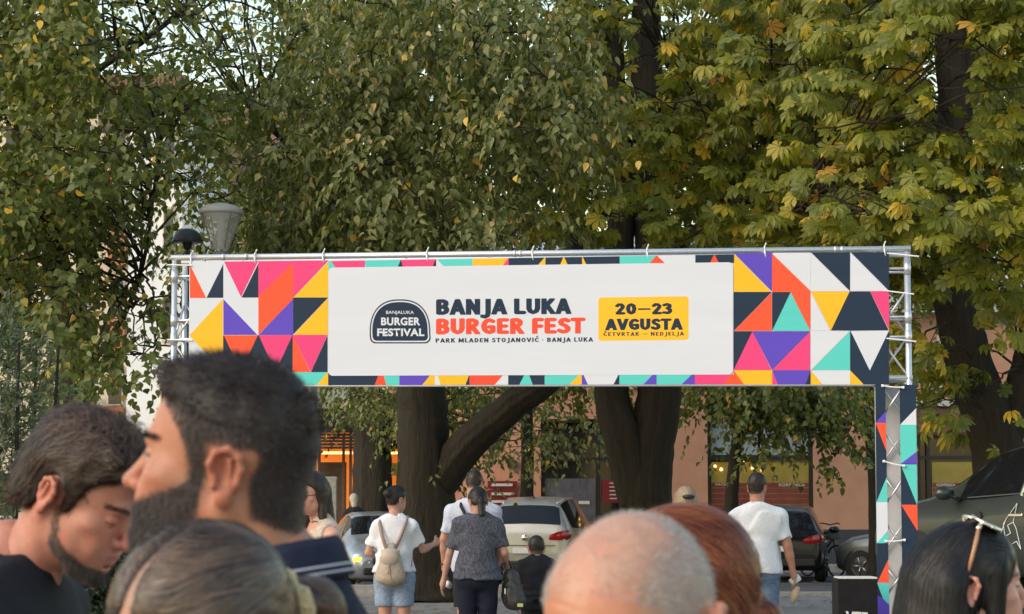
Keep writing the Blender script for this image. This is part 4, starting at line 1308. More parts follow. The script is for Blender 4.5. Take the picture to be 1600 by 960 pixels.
rb = needle_bush('rose_bush', 'dark green bush with small red flowers between the two bearded men', 'bush', (GX(170, Yb), Yb, 0),
    [(P(160, 920, Yb), (.18, .16, .13), 200), (P(190, 930, Yb), (.16, .16, .2), 160), (P(140, 980, Yb), (.24, .2, .25), 160), (P(200, 1000, Yb), (.2, .2, .25), 140)], 0, .035, 83,
    leaf_mat('bush_leaf', [(0, (.018, .032, .018)), (.7, (.04, .06, .035)), (1.0, (.09, .11, .08))], .12, .5), w=.22)
fm = mat('red_petal', (.75, .03, .025), .5)
for (px, py) in ((170, 856), (166, 853), (173, 862), (150, 905), (205, 930)):
    c = P(px, py, Yb - .22) - Vector((GX(170, Yb), Yb, 0))
    q = MB()
    for k in range(7):
        a = k * .9
        e = Vector((math.cos(a) * .011, -.004, math.sin(a) * .011))
        q.lathe([(0, -.006), (.009, -.002), (.009, .003), (0, .005)], 7, c + e, Matrix.Rotation(a, 3, 'Y') @ Matrix.Rotation(.8, 3, 'X'))
    q.build('flower', fm, rb, smooth=True)['kind'] = 'stuff'
print('leaf counts', cnt)
# ================================================================== vehicles
M['tyre'] = mat('tyre_rubber', (.016, .016, .017), .85, vary=.2)
M['rim'] = mat('alloy_rim', (.35, .35, .36), .35, metal=.8)
M['car_glass'] = mat('car_glass', (.009, .010, .012), .04, spec=.32)
M['trim'] = mat('black_trim', (.016, .016, .017), .5)
M['chrome'] = mat('chrome', (.75, .75, .76), .18, metal=1.0)
M['tail_red'] = mat('tail_light', (.28, .006, .012), .12, coat=.6)
M['head_glass'] = mat('head_light', (.55, .57, .6), .1, spec=.8, coat=.5)
M['amber'] = mat('amber_lamp', (.9, .35, .02), .3, emit=(1, .40, .03), estr=2.2)
M['plate'] = mat('number_plate', (.7, .7, .7), .5)

SUV = [(2.20, .40, .60, .64, .60, .48), (2.12, .28, .76, .82, .78, .60), (1.80, .24, .90, .99, .87, .68), (1.10, .22, 1.00, 1.10, .905, .70), (.35, .22, 1.03, 1.56, .905, .62), (-.3, .22, 1.05, 1.67, .905, .64),
       (-1.1, .22, 1.07, 1.66, .905, .63), (-1.80, .24, 1.08, 1.55, .89, .60), (-2.10, .28, 1.05, 1.14, .85, .70), (-2.19, .34, .92, .96, .81, .68), (-2.21, .42, .60, .62, .76, .62)]
HATCH = [(2.08, .38, .56, .60, .58, .46), (2.00, .25, .68, .74, .75, .58), (1.65, .20, .82, .90, .84, .66), (.95, .18, .92, 1.0, .87, .68), (.15, .18, .95, 1.40, .87, .58), (-.45, .18, .97, 1.47, .87, .60),
         (-1.15, .18, 1.0, 1.45, .87, .58), (-1.70, .22, 1.01, 1.33, .85, .56), (-2.0, .26, .98, 1.04, .81, .66), (-2.08, .34, .84, .88, .77, .64), (-2.10, .42, .58, .60, .72, .58)]

def car(name, label, loc, yaw, prof, paint, scale=1.0, zs=1.0, wheel_x=(1.33, -1.30), wr=.34, extras=None):
    root = empty(name, loc, yaw, label=label, cat='car')
    st = np.array(prof, float)
    n = 46
    xs_ = np.linspace(0, len(st) - 1, n)
    S = np.array([[np.interp(x, np.arange(len(st)), st[:, k]) for k in range(6)] for x in xs_])
    for k in range(1, 6):                                   # soften the stations a little
        S[1:-1, k] = .25 * S[:-2, k] + .5 * S[1:-1, k] + .25 * S[2:, k]
    ring = []
    for (x, zl_, zb_, zt_, wb, wt) in S:
        zb_, zt_ = zb_ * zs, zt_ * zs
        half = [(wb * .80, zl_), (wb * .95, zl_ + .05), (wb, zl_ + .35 * (zb_ - zl_)), (wb * 1.005, zl_ + .72 * (zb_ - zl_)), (wb * .985, zb_ - .04), (wb * .955, zb_),
                (wb * .955 * .35 + wt * .65, zb_ + .62 * (zt_ - zb_)), (wt, zt_ - .055 * min(1, (zt_ - zb_) / .3)), (wt * .86, zt_ - .015), (wt * .5, zt_), (0, zt_ + .008)]
        ring.append([(x * scale, w * scale, z * scale) for w, z in half])
    ring = np.array(ring)                                    # n, 11, 3
    m = ring.shape[1]
    full = np.concatenate([ring, (ring * np.array([1, -1, 1]))[:, ::-1][:, 1:]], 1)
    K = full.shape[1]
    idx = np.arange(n * K).reshape(n, K)
    q4 = np.stack([idx[:-1, :-1], idx[:-1, 1:], idx[1:, 1:], idx[1:, :-1]], -1).reshape(-1, 4)
    under = np.stack([idx[:-1, 0], idx[1:, 0], idx[1:, -1], idx[:-1, -1]], -1)
    V = full.reshape(-1, 3)
    me = mesh_np('body', V, [np.concatenate([q4, under]), ], paint, smooth=True)
    body = link('body', me, root)
    caps = MB()
    caps.add(full[0], [tuple(range(K - 1, -1, -1))]); caps.add(full[-1], [tuple(range(K))])
    caps.build('bumper_skin', paint, body)
    c_ = full.mean(axis=(0, 1))
    def station(xv): return int(np.argmin(abs(ring[:, 0, 0] / scale - xv)))
    def patch(nm, i0, i1, j0, j1, material, off=.006, parent=root, inset=.0):
        """a panel that follows the body skin between stations i0..i1 and ring points j0..j1"""
        g_ = full[i0:i1 + 1, j0:j1 + 1].copy()
        du = np.gradient(g_, axis=0); dv = np.gradient(g_, axis=1)
        nn = norm(np.cross(dv, du))
        out = g_ - np.array([g_[..., 0].mean() * .9, 0, .7 * scale])
        nn *= np.sign((nn * out).sum(-1).mean())
        f = g_ + nn * off
        a, b = f.shape[:2]
        ii = np.arange(a * b).reshape(a, b)
        qq = np.stack([ii[:-1, :-1], ii[:-1, 1:], ii[1:, 1:], ii[1:, :-1]], -1).reshape(-1, 4)
        return link(nm, mesh_np(nm, f.reshape(-1, 3), [qq], material, smooth=True), parent)
    # rows are ordered front to rear
    xs0 = st[:, 0]
    fr_, fb = station(xs0[3] - .06), station(xs0[4] + .05)
    patch('windscreen', fr_, fb, 7, K - 8, M['car_glass'])
    rr0, rr1 = station(xs0[7] - .03), station(xs0[8] + .02)
    patch('rear_window', rr0, rr1, 7, K - 8, M['car_glass'])
    bx = [xs0[4] + .42, -.25, -1.12, xs0[7] + .02]
    for sgn in (0, 1):
        for k in range(3):
            i0, i1 = station(bx[k] - .04), station(bx[k + 1] + .04)
            if i1 - i0 < 1: continue
            j0, j1 = (5, 7) if sgn == 0 else (K - 8, K - 6)
            patch('side_window', i0, i1, j0, j1, M['car_glass'])
    W_ = st[:, 4].max() * scale
    for wx in wheel_x:
        for s_ in (1, -1):
            w = empty('wheel', (wx * scale, s_ * (W_ - .10), wr * scale), parent=root)
            rot_ = Matrix.Rotation(math.pi / 2, 3, 'X')
            r_ = wr * scale
            one('tyre', lambda q: q.lathe([(r_ * .62, -.11), (r_ * .93, -.115), (r_, -.07), (r_, .07), (r_ * .93, .115), (r_ * .62, .11)], 28, M=rot_), M['tyre'], w, smooth=True)
            def rim(q):
                q.lathe([(r_ * .64, .10 * -s_), (r_ * .60, .085 * -s_), (r_ * .56, .03 * -s_), (0, .03 * -s_)], 24, M=rot_)
                for k in range(5):
                    a = k * 2 * math.pi / 5
                    q.tube([(0, s_ * .07, 0), (r_ * .58 * math.cos(a), s_ * .095, r_ * .58 * math.sin(a))], .03 * scale, 6)
            one('rim', rim, M['rim'], w, smooth=True)
            one('wheel_arch', lambda q: q.lathe([(r_ * 1.13, -.01), (r_ * 1.13, .01), (0, .012)], 28, (wx * scale, s_ * (W_ * .985), wr * scale), rot_), M['trim'], root)
    # lights
    zb_r, zb_f = np.interp(-2.1, st[::-1, 0], st[::-1, 2]) * zs * scale, np.interp(1.95, st[::-1, 0], st[::-1, 2]) * zs * scale
    wrn, xr = np.interp(-2.08, st[::-1, 0], st[::-1, 4]) * scale, st[-2, 0] * scale
    for s_ in (1, -1):
        def tl(q):
            pts = [(xr + .16, s_ * (wrn + .035), zb_r - .10), (xr + .02, s_ * (wrn * .98), zb_r - .11), (xr - .025, s_ * (wrn * .78), zb_r - .13), (xr - .02, s_ * (wrn * .56), zb_r - .16)]
            up = [(p[0], p[1], p[2] + h) for p, h in zip(pts, (.05, .10, .09, .05))]
            dn = [(p[0], p[1], p[2] - h) for p, h in zip(pts, (.05, .10, .08, .04))]
            ot = [(p[0] - .02, p[1] * 1.01, p[2]) for p in pts]
            k = 4
            v = up + ot + dn
            q.add(v, [(i, i + 1, k + i + 1, k + i) for i in range(3)] + [(k + i, k + i + 1, 2 * k + i + 1, 2 * k + i) for i in range(3)])
        one('tail_light', tl, M['tail_red'], root, smooth=True)
        xf = st[1, 0] * scale
        wf = st[1, 4] * scale
        def hl(q):
            pts = [(xf - .34, s_ * (wf + .075), zb_f - .10), (xf - .10, s_ * (wf * 1.01), zb_f - .12), (xf + .03, s_ * (wf * .82), zb_f - .14), (xf + .07, s_ * (wf * .58), zb_f - .15)]
            up = [(p[0] - .02, p[1], p[2] + .07) for p in pts]
            dn = [(p[0], p[1], p[2] - .06) for p in pts]
            ot = [(p[0] + .02, p[1] * 1.01, p[2]) for p in pts]
            k = 4
            q.add(up + ot + dn, [(i, i + 1, k + i + 1, k + i) for i in range(3)] + [(k + i, k + i + 1, 2 * k + i + 1, 2 * k + i) for i in range(3)])
        one('headlight', hl, M['head_glass'], root, smooth=True)
        # mirrors
        mx_, mz_ = (xs0[3] - .42) * scale, (st[3, 2] * zs + .02) * scale
        def mir(q):
            q.tube([(mx_, s_ * (W_ * .93), mz_), (mx_ - .02, s_ * (W_ + .10), mz_ + .05)], .025, 8)
            q.lathe([(0, -.07), (.06, -.06), (.09, -.02), (.10, .03), (.085, .06), (0, .065)], 14, (mx_, s_ * (W_ + .17), mz_ + .08), Matrix.Rotation(math.pi / 2, 3, 'Y') @ Matrix.Diagonal((.8, 1.25, 1)))
        one('mirror', mir, paint, root, smooth=True)
        for hx in (-.18, -1.1):
            one('door_handle', lambda q: q.box((hx * scale, s_ * (W_ + .012), (st[3, 2] * zs - .13) * scale), (.2, .03, .035)), M['chrome'], root, bevel=.008)
    one('rear_bumper_trim', lambda q: q.box((xr - .035, 0, .42 * scale), (.08, wrn * 1.7, .16)), M['trim'], root, bevel=.03)
    one('number_plate', lambda q: q.box((xr - .045, 0, .70 * scale), (.02, .5, .11)), M['plate'], root)
    one('grille', lambda q: q.box((st[0, 0] * scale + .0, 0, .58 * scale), (.06, wf * 1.05, .16)), M['trim'], root, bevel=.03)
    one('lower_grille', lambda q: q.box((st[0, 0] * scale - .03, 0, .38 * scale), (.12, wf * 1.5, .13)), M['trim'], root, bevel=.03)
    one('front_plate', lambda q: q.box((st[0, 0] * scale + .04, 0, .45 * scale), (.02, .5, .11)), M['plate'], root)
    if extras: extras(root, st, W_, xr, zb_r, scale)
    return root

beige = mat('champagne_paint', (.40, .385, .335), .3, metal=.45, vary=.06, vscale=3, coat=.6)
black = mat('black_paint', (.008, .009, .012), .22, coat=.25, spec=.3)
grey = mat('grey_paint', (.17, .19, .20), .3, metal=.5, coat=.6)
dkgreen = mat('petrol_matte_paint', (.050, .060, .058), .32, metal=.4, coat=.4, spec=.4)
silver = mat('silver_paint', (.45, .48, .51), .28, metal=.6, coat=.5)

def suv_extras(root, st, W_, xr, zb_r, sc_):
    for s_ in (1, -1):
        one('roof_rail', lambda q: q.tube([(.1, s_ * .56, 1.60 * 1.04), (-.3, s_ * .585, 1.675 * 1.04), (-1.1, s_ * .575, 1.665 * 1.04), (-1.7, s_ * .55, 1.57 * 1.04)], .018, 8), M['chrome'], root, smooth=True)
    one('badge', lambda q: q.lathe([(0, 0), (.055, 0), (.06, -.01), (0, -.02)], 18, (xr - .075, 0, zb_r - .16), Matrix.Rotation(math.pi / 2, 3, 'Y')), M['chrome'], root)
    one('antenna', lambda q: q.tube([(-1.3, 0, 1.71), (-1.42, 0, 1.82)], [.02, .008], 8), M['trim'], root)
    one('tailgate_seam', lambda q: q.box((xr - .02, 0, .80), (.02, 1.2, .012)), M['trim'], root)
car('parked_suv', 'champagne beige SUV seen from behind, parked beyond the walking couple', (.72, 46.6, 0), R(78), SUV, beige, zs=1.06, extras=suv_extras)
car('parked_suv', 'black SUV parked tail-out beside the man in the white T-shirt', (5.86, 48.6, 0), R(81), SUV, black, zs=.96)
car('parked_hatchback', 'grey hatchback half hidden behind the right truss tower', (8.75, 46.2, 0), R(139), HATCH, grey, zs=1.06)
def amber(root, st, W_, xr, zb_r, sc_):
    for s_ in (1, -1):
        one('indicator', lambda q: q.box((st[1, 0] + .03, s_ * .66, .60), (.06, .16, .08)), M['amber'], root, bevel=.02)
    one('grille_bar', lambda q: q.box((st[0, 0] + .035, 0, .585), (.03, .7, .03)), M['chrome'], root)
car('parked_hatchback', 'silver car facing the camera with its amber lamp lit beside the backpack', (GX(596, 43.4), 43.4, 0), R(-80), HATCH, silver, extras=amber)
car('parked_hatchback', 'grey car glimpsed between the two bearded men, windscreen reflecting the sky', (GX(176, 34.5), 34.5, 0), R(-42), HATCH, grey, zs=1.04)

# the display car on its platform
fwd = Vector((-.55, .83, 0)).normalized()
ang = math.atan2(fwd.y, fwd.x)
mp_ = P(1480, 783, 24.0)
lft = Vector((-fwd.y, fwd.x, 0))
PZ = .60
cc_ = Vector((mp_.x, mp_.y, 0)) - fwd * .66 - lft * 1.07
def show(root, st, W_, xr, zb_r, sc_):
    wht = mat('white_line', (.72, .73, .74), .4)
    def line(q, pts, y=None):
        for a, b in zip(pts[:-1], pts[1:]):
            q.tube([(a[0], W_ + .010, a[1]), (b[0], W_ + .010, b[1])], .0045, 5)
    def emb(q):
        k = lambda pts: [(x + .66, .50 + (z - .38) * .82) for x, z in pts]
        line(q, k([(-.62, .38), (-.60, .55), (-.70, .78), (-.86, .98), (-.80, .74), (-.72, .70), (-.76, .60), (-.68, .56), (-.62, .38)]))
        line(q, k([(-.62, .38), (-.84, .50), (-.90, .40), (-.84, .66), (-.80, .74)]))
        line(q, k([(-.70, .78), (-.66, .72), (-.68, .56)]))
    one('door_emblem', emb, wht, root)
    one('fender_badge', lambda q: q.lathe([(.05, 0), (.05, .02), (0, .024)], 14, (.36, W_ + .004, .86), Matrix.Rotation(-math.pi / 2, 3, 'X')), M['trim'], root)
    one('window_chrome', lambda q: q.tube([(.55, W_ * .965, 1.055), (-.3, W_ * .965, 1.10), (-1.5, W_ * .95, 1.19)], .008, 6), M['chrome'], root)
    one('pillar_trim', lambda q: q.tube([(-.22, W_ * .97, 1.07), (-.30, .70, 1.56)], .018, 6), M['chrome'], root)
SHOW = [list(r) for r in SUV]
for r in SHOW:
    if r[0] < .5: r[2] += .05 * (0.5 - r[0])
car('display_suv', 'dark green SUV with a white line emblem on its door, right edge', (cc_.x, cc_.y, PZ), ang, SHOW, dkgreen, zs=1.0, wr=.36, extras=show)
pf = empty('display_platform', (cc_.x, cc_.y, 0), ang, label='low dark stage carrying the dark green display SUV', cat='platform')
one('deck', lambda q: q.box((0, 0, PZ - .03), (5.0, 2.2, .055)), M['grey_cabinet'], pf)
one('skirt', lambda q: q.box((0, 0, (PZ - .06) / 2), (4.9, 2.1, PZ - .06)), M['awning_dark'], pf)

# ------------------------------------------------------------------ bicycle by the wall
bk = empty('bicycle', (GX(1281, 50.5), 50.5, 0.0), R(-62), label='dark bicycle parked between the black SUV and the peach wall', cat='bicycle')
def wheelb(x):
    w = empty('wheel', (x, 0, .36), parent=bk)
    pts = [(.345 * math.cos(a), 0, .345 * math.sin(a)) for a in np.linspace(0, 2 * math.pi, 29)]
    one('tyre', lambda q: q.tube(pts, .022, 8), M['tyre'], w, smooth=True)
    for k in range(12):
        a = k * math.pi / 6
        one('spoke', lambda q: q.tube([(.02 * math.cos(a), 0, .02 * math.sin(a)), (.33 * math.cos(a), 0, .33 * math.sin(a))], .0025, 4), M['rim'], w)
wheelb(.55); wheelb(-.55)
for a, b, r_ in (((-.55, .36), (-.1, .36), .014), ((-.1, .36), (-.22, .92), .018), ((-.2, .85), (.36, .9), .02), ((-.1, .36), (.38, .82), .022), ((-.55, .36), (-.2, .85), .012)):
    one('frame_tube', lambda q: q.tube([(a[0], 0, a[1]), (b[0], 0, b[1])], r_, 8), M['dark_metal'], bk, smooth=True)
one('fork', lambda q: q.tube([(.55, .05, .36), (.44, .05, .66), (.34, 0, 1.08)], .018, 8), M['dark_metal'], bk, smooth=True)
one('handlebar', lambda q: q.tube([(.22, -.34, 1.18), (.32, -.2, 1.2), (.34, 0, 1.16), (.32, .2, 1.2), (.22, .34, 1.18)], .016, 8), M['dark_metal'], bk, smooth=True)
one('saddle', lambda q: q.lathe([(0, -.03), (.09, -.02), (.10, .02), (0, .04)], 14, (-.24, 0, 1.0), Matrix.Diagonal((1.5, .8, 1))), M['trim'], bk, smooth=True)
one('head_lamp', lambda q: q.lathe([(0, -.03), (.05, -.02), (.05, .03), (0, .04)], 12, (.42, 0, 1.08), Matrix.Rotation(math.pi / 2, 3, 'Y')), M['plate'], bk, smooth=True)
one('basket', lambda q: q.box((.42, 0, .92), (.2, .26, .16)), M['trim'], bk, bevel=.02)
# ================================================================== people: implicit surfaces turned into meshes
class Prim:
    __slots__ = ('fn', 'lo', 'hi', 'k', 'op')
    def __init__(s, fn, lo, hi, k, op): s.fn, s.lo, s.hi, s.k, s.op = fn, lo, hi, k, op

def ell(c, r, k=.02, Rm=None, op='u'):
    c, r = np.array(c, np.float32), np.array(r, np.float32)
    e = r if Rm is None else np.full(3, r.max(), np.float32)
    def fn(X, Y_, Z_):
        x, y, z = X - c[0], Y_ - c[1], Z_ - c[2]
        if Rm is not None:
            x, y, z = (Rm[0, 0] * x + Rm[1, 0] * y + Rm[2, 0] * z, Rm[0, 1] * x + Rm[1, 1] * y + Rm[2, 1] * z, Rm[0, 2] * x + Rm[1, 2] * y + Rm[2, 2] * z)
        k0 = np.sqrt((x / r[0]) ** 2 + (y / r[1]) ** 2 + (z / r[2]) ** 2)
        k1 = np.sqrt((x / r[0] ** 2) ** 2 + (y / r[1] ** 2) ** 2 + (z / r[2] ** 2) ** 2)
        return k0 * (k0 - 1) / np.maximum(k1, 1e-6)
    return Prim(fn, c - e, c + e, k, op)

def cap(a, b, ra, rb=None, k=.02, op='u', flat=None):
    a, b = np.array(a, np.float32), np.array(b, np.float32)
    rb = ra if rb is None else rb
    d = b - a
    dd = max(float(d @ d), 1e-9)
    def fn(X, Y_, Z_):
        x, y, z = X - a[0], Y_ - a[1], Z_ - a[2]
        t = np.clip((x * d[0] + y * d[1] + z * d[2]) / dd, 0, 1)
        return np.sqrt((x - t * d[0]) ** 2 + (y - t * d[1]) ** 2 + (z - t * d[2]) ** 2) - (ra + (rb - ra) * t)
    m = max(ra, rb)
    return Prim(fn, np.minimum(a, b) - m, np.maximum(a, b) + m, k, op)

def half(nv, off, k=.008):
    """keep the side where p.n < off"""
    nv = np.array(nv, np.float32)
    return Prim(lambda X, Y_, Z_: X * nv[0] + Y_ * nv[1] + Z_ * nv[2] - off, None, None, k, 'i')

class Vol:
    def __init__(s, prims, h, pad=.02):
        los = [p.lo for p in prims if p.op == 'u']
        his = [p.hi for p in prims if p.op == 'u']
        lo, hi = np.min(los, 0) - pad, np.max(his, 0) + pad
        s.lo, s.h = lo, h
        s.n = np.ceil((hi - lo) / h).astype(int) + 1
        s.ax = [(lo[k] + h * np.arange(s.n[k])).astype(np.float32) for k in range(3)]
        s.d = np.full(s.n, .08, np.float32)
        for p in prims: s.apply(p)
    def apply(s, p):
        if p.lo is None:
            sl = (slice(None),) * 3
        else:
            m = p.k + 4 * s.h + .01
            i0 = np.clip(np.floor((p.lo - m - s.lo) / s.h).astype(int), 0, s.n - 1)
            i1 = np.clip(np.ceil((p.hi + m - s.lo) / s.h).astype(int) + 1, 1, s.n)
            if (i1 <= i0).any(): return
            sl = tuple(slice(a, b) for a, b in zip(i0, i1))
        X, Y_, Z_ = s.ax[0][sl[0]][:, None, None], s.ax[1][sl[1]][None, :, None], s.ax[2][sl[2]][None, None, :]
        e = p.fn(X, Y_, Z_).astype(np.float32)
        d = s.d[sl]
        k = p.k
        if p.op == 'u':
            h_ = np.clip(.5 + .5 * (d - e) / k, 0, 1)
            s.d[sl] = d * (1 - h_) + e * h_ - k * h_ * (1 - h_)
        else:
            if p.op == 's': e = -e
            h_ = np.clip(.5 - .5 * (d - e) / k, 0, 1)
            s.d[sl] = d * (1 - h_) + e * h_ + k * h_ * (1 - h_)
    def noise(s, fn):
        X, Y_, Z_ = s.ax[0][:, None, None], s.ax[1][None, :, None], s.ax[2][None, None, :]
        s.d = s.d + fn(X, Y_, Z_).astype(np.float32)
    def sample(s, p):
        q = (p - s.lo) / s.h
        q = np.clip(q, 0, s.n - 1.001)
        i = q.astype(int)
        f = q - i
        out = 0
        for a in (0, 1):
            for b in (0, 1):
                for c in (0, 1):
                    w = (f[:, 0] if a else 1 - f[:, 0]) * (f[:, 1] if b else 1 - f[:, 1]) * (f[:, 2] if c else 1 - f[:, 2])
                    out = out + w * s.d[i[:, 0] + a, i[:, 1] + b, i[:, 2] + c]
        return out
    def grad(s, p):
        e = s.h
        g_ = np.stack([s.sample(p + np.eye(3)[k] * e) - s.sample(p - np.eye(3)[k] * e) for k in range(3)], 1)
        return norm(g_)
    def mesh(s):
        d = s.d
        ins = d < 0
        nx, ny, nz = d.shape
        cnt_ = np.zeros((nx - 1, ny - 1, nz - 1), np.int8)
        for a in (0, 1):
            for b in (0, 1):
                for c in (0, 1):
                    cnt_ += ins[a:nx - 1 + a, b:ny - 1 + b, c:nz - 1 + c]
        act = (cnt_ > 0) & (cnt_ < 8)
        ci = np.argwhere(act)
        index = np.full(act.shape, -1, np.int32)
        index[act] = np.arange(len(ci))
        acc = np.zeros((len(ci), 3)); nn = np.zeros(len(ci))
        cs_ = [(a, b, c) for a in (0, 1) for b in (0, 1) for c in (0, 1)]
        for i, p in enumerate(cs_):
            for q in cs_[i + 1:]:
                if sum(abs(u - v) for u, v in zip(p, q)) != 1: continue
                dp = d[ci[:, 0] + p[0], ci[:, 1] + p[1], ci[:, 2] + p[2]]
                dq = d[ci[:, 0] + q[0], ci[:, 1] + q[1], ci[:, 2] + q[2]]
                m = (dp < 0) != (dq < 0)
                t = np.where(m, dp / np.where(m, dp - dq, 1), 0)
                acc += np.where(m[:, None], np.array(p) + (np.array(q) - np.array(p)) * t[:, None], 0)
                nn += m
        V = s.lo + s.h * (ci + acc / nn[:, None])
        F = []
        for ax in range(3):
            a0 = [slice(None)] * 3; a1 = [slice(None)] * 3
            a0[ax], a1[ax] = slice(0, -1), slice(1, None)
            ch = ins[tuple(a0)] != ins[tuple(a1)]
            e = np.argwhere(ch)
            u, v = [(1, 2), (2, 0), (0, 1)][ax]
            ok = (e[:, u] > 0) & (e[:, v] > 0) & (e[:, u] < d.shape[u] - 1) & (e[:, v] < d.shape[v] - 1)
            e = e[ok]
            flip = ins[tuple(a0)][tuple(e.T)]
            def cell(du, dv):
                c = e.copy(); c[:, u] += du; c[:, v] += dv
                return index[tuple(c.T)]
            q = np.stack([cell(-1, -1), cell(0, -1), cell(0, 0), cell(-1, 0)], 1)
            q[~flip] = q[~flip][:, ::-1]
            F.append(q)
        F = np.concatenate(F)
        return V, F[(F >= 0).all(1)]

def skin_material(name, rough=.5):
    m = bpy.data.materials.new(name)
    m.use_nodes = True
    nt = m.node_tree
    b = nt.nodes['Principled BSDF']
    at = nt.nodes.new('ShaderNodeAttribute')
    at.attribute_name = 'col'
    tc = nt.nodes.new('ShaderNodeTexCoord')
    n = nt.nodes.new('ShaderNodeTexNoise')
    n.inputs['Scale'].default_value = 45
    n.inputs['Detail'].default_value = 5
    nt.links.new(tc.outputs['Object'], n.inputs['Vector'])
    mr = nt.nodes.new('ShaderNodeMapRange')
    mr.inputs[3].default_value, mr.inputs[4].default_value = .80, 1.16
    nt.links.new(n.outputs['Fac'], mr.inputs[0])
    mx = nt.nodes.new('ShaderNodeMix')
    mx.data_type, mx.blend_type = 'RGBA', 'MULTIPLY'
    mx.inputs[0].default_value = 1
    nt.links.new(at.outputs['Color'], mx.inputs[6])
    nt.links.new(mr.outputs[0], mx.inputs[7])
    n3 = nt.nodes.new('ShaderNodeTexNoise')
    n3.inputs['Scale'].default_value = 22
    n3.inputs['Detail'].default_value = 4
    nt.links.new(tc.outputs['Object'], n3.inputs['Vector'])
    m3 = nt.nodes.new('ShaderNodeMix')
    m3.data_type, m3.blend_type = 'RGBA', 'MULTIPLY'
    m3.inputs[7].default_value = (1.0, .80, .77, 1)
    r3 = nt.nodes.new('ShaderNodeMapRange')
    r3.inputs[1].default_value, r3.inputs[2].default_value = .42, .72
    nt.links.new(n3.outputs['Fac'], r3.inputs[0])
    nt.links.new(r3.outputs[0], m3.inputs[0])
    nt.links.new(mx.outputs[2], m3.inputs[6])
    nt.links.new(m3.outputs[2], b.inputs['Base Color'])
    b.inputs['Roughness'].default_value = rough
    b.inputs['Specular IOR Level'].default_value = .35
    b.inputs['Subsurface Weight'].default_value = .12
    b.inputs['Subsurface Radius'].default_value = (1, .35, .2)
    b.inputs['Subsurface Scale'].default_value = .006
    n2 = nt.nodes.new('ShaderNodeTexNoise')
    n2.inputs['Scale'].default_value = 420
    n2.inputs['Detail'].default_value = 3
    nt.links.new(tc.outputs['Object'], n2.inputs['Vector'])
    bp = nt.nodes.new('ShaderNodeBump')
    bp.inputs['Strength'].default_value = .35
    bp.inputs['Distance'].default_value = .002
    nt.links.new(n2.outputs['Fac'], bp.inputs['Height'])
    nt.links.new(bp.outputs[0], b.inputs['Normal'])
    return m
SKIN = skin_material('skin', .43)

def hair_mat(name, dark, light, rough=.42):
    m = leaf_mat(name, [(0, dark), (.7, tuple((a + b) / 2 for a, b in zip(dark, light))), (1, light)], 0.0, rough)
    return m

def fabric(name, col, vary=.12, vscale=60, bump=.35, bscale=9, rough=.85, **k):
    return mat(name, col, rough, vary=vary, vscale=vscale, bump=bump, bscale=bscale, spec=.2, **k)

def facing(psi, pitch=0.0, roll=0.0):
    f = np.array([math.cos(psi), math.sin(psi), 0]); r = np.array([math.sin(psi), -math.cos(psi), 0])
    R0 = np.stack([r, f, [0, 0, 1]], 1)
    c, s_ = math.cos(-pitch), math.sin(-pitch)
    Rx = np.array([[1, 0, 0], [0, c, -s_], [0, s_, c]])
    c, s_ = math.cos(roll), math.sin(roll)
    Ry = np.array([[c, 0, s_], [0, 1, 0], [-s_, 0, c]])
    return R0 @ Rx @ Ry

def rotx(a):
    c, s_ = math.cos(a), math.sin(a)
    return np.array([[1, 0, 0], [0, c, -s_], [0, s_, c]], np.float32)
def rotz(a):
    c, s_ = math.cos(a), math.sin(a)
    return np.array([[c, -s_, 0], [s_, c, 0], [0, 0, 1]], np.float32)

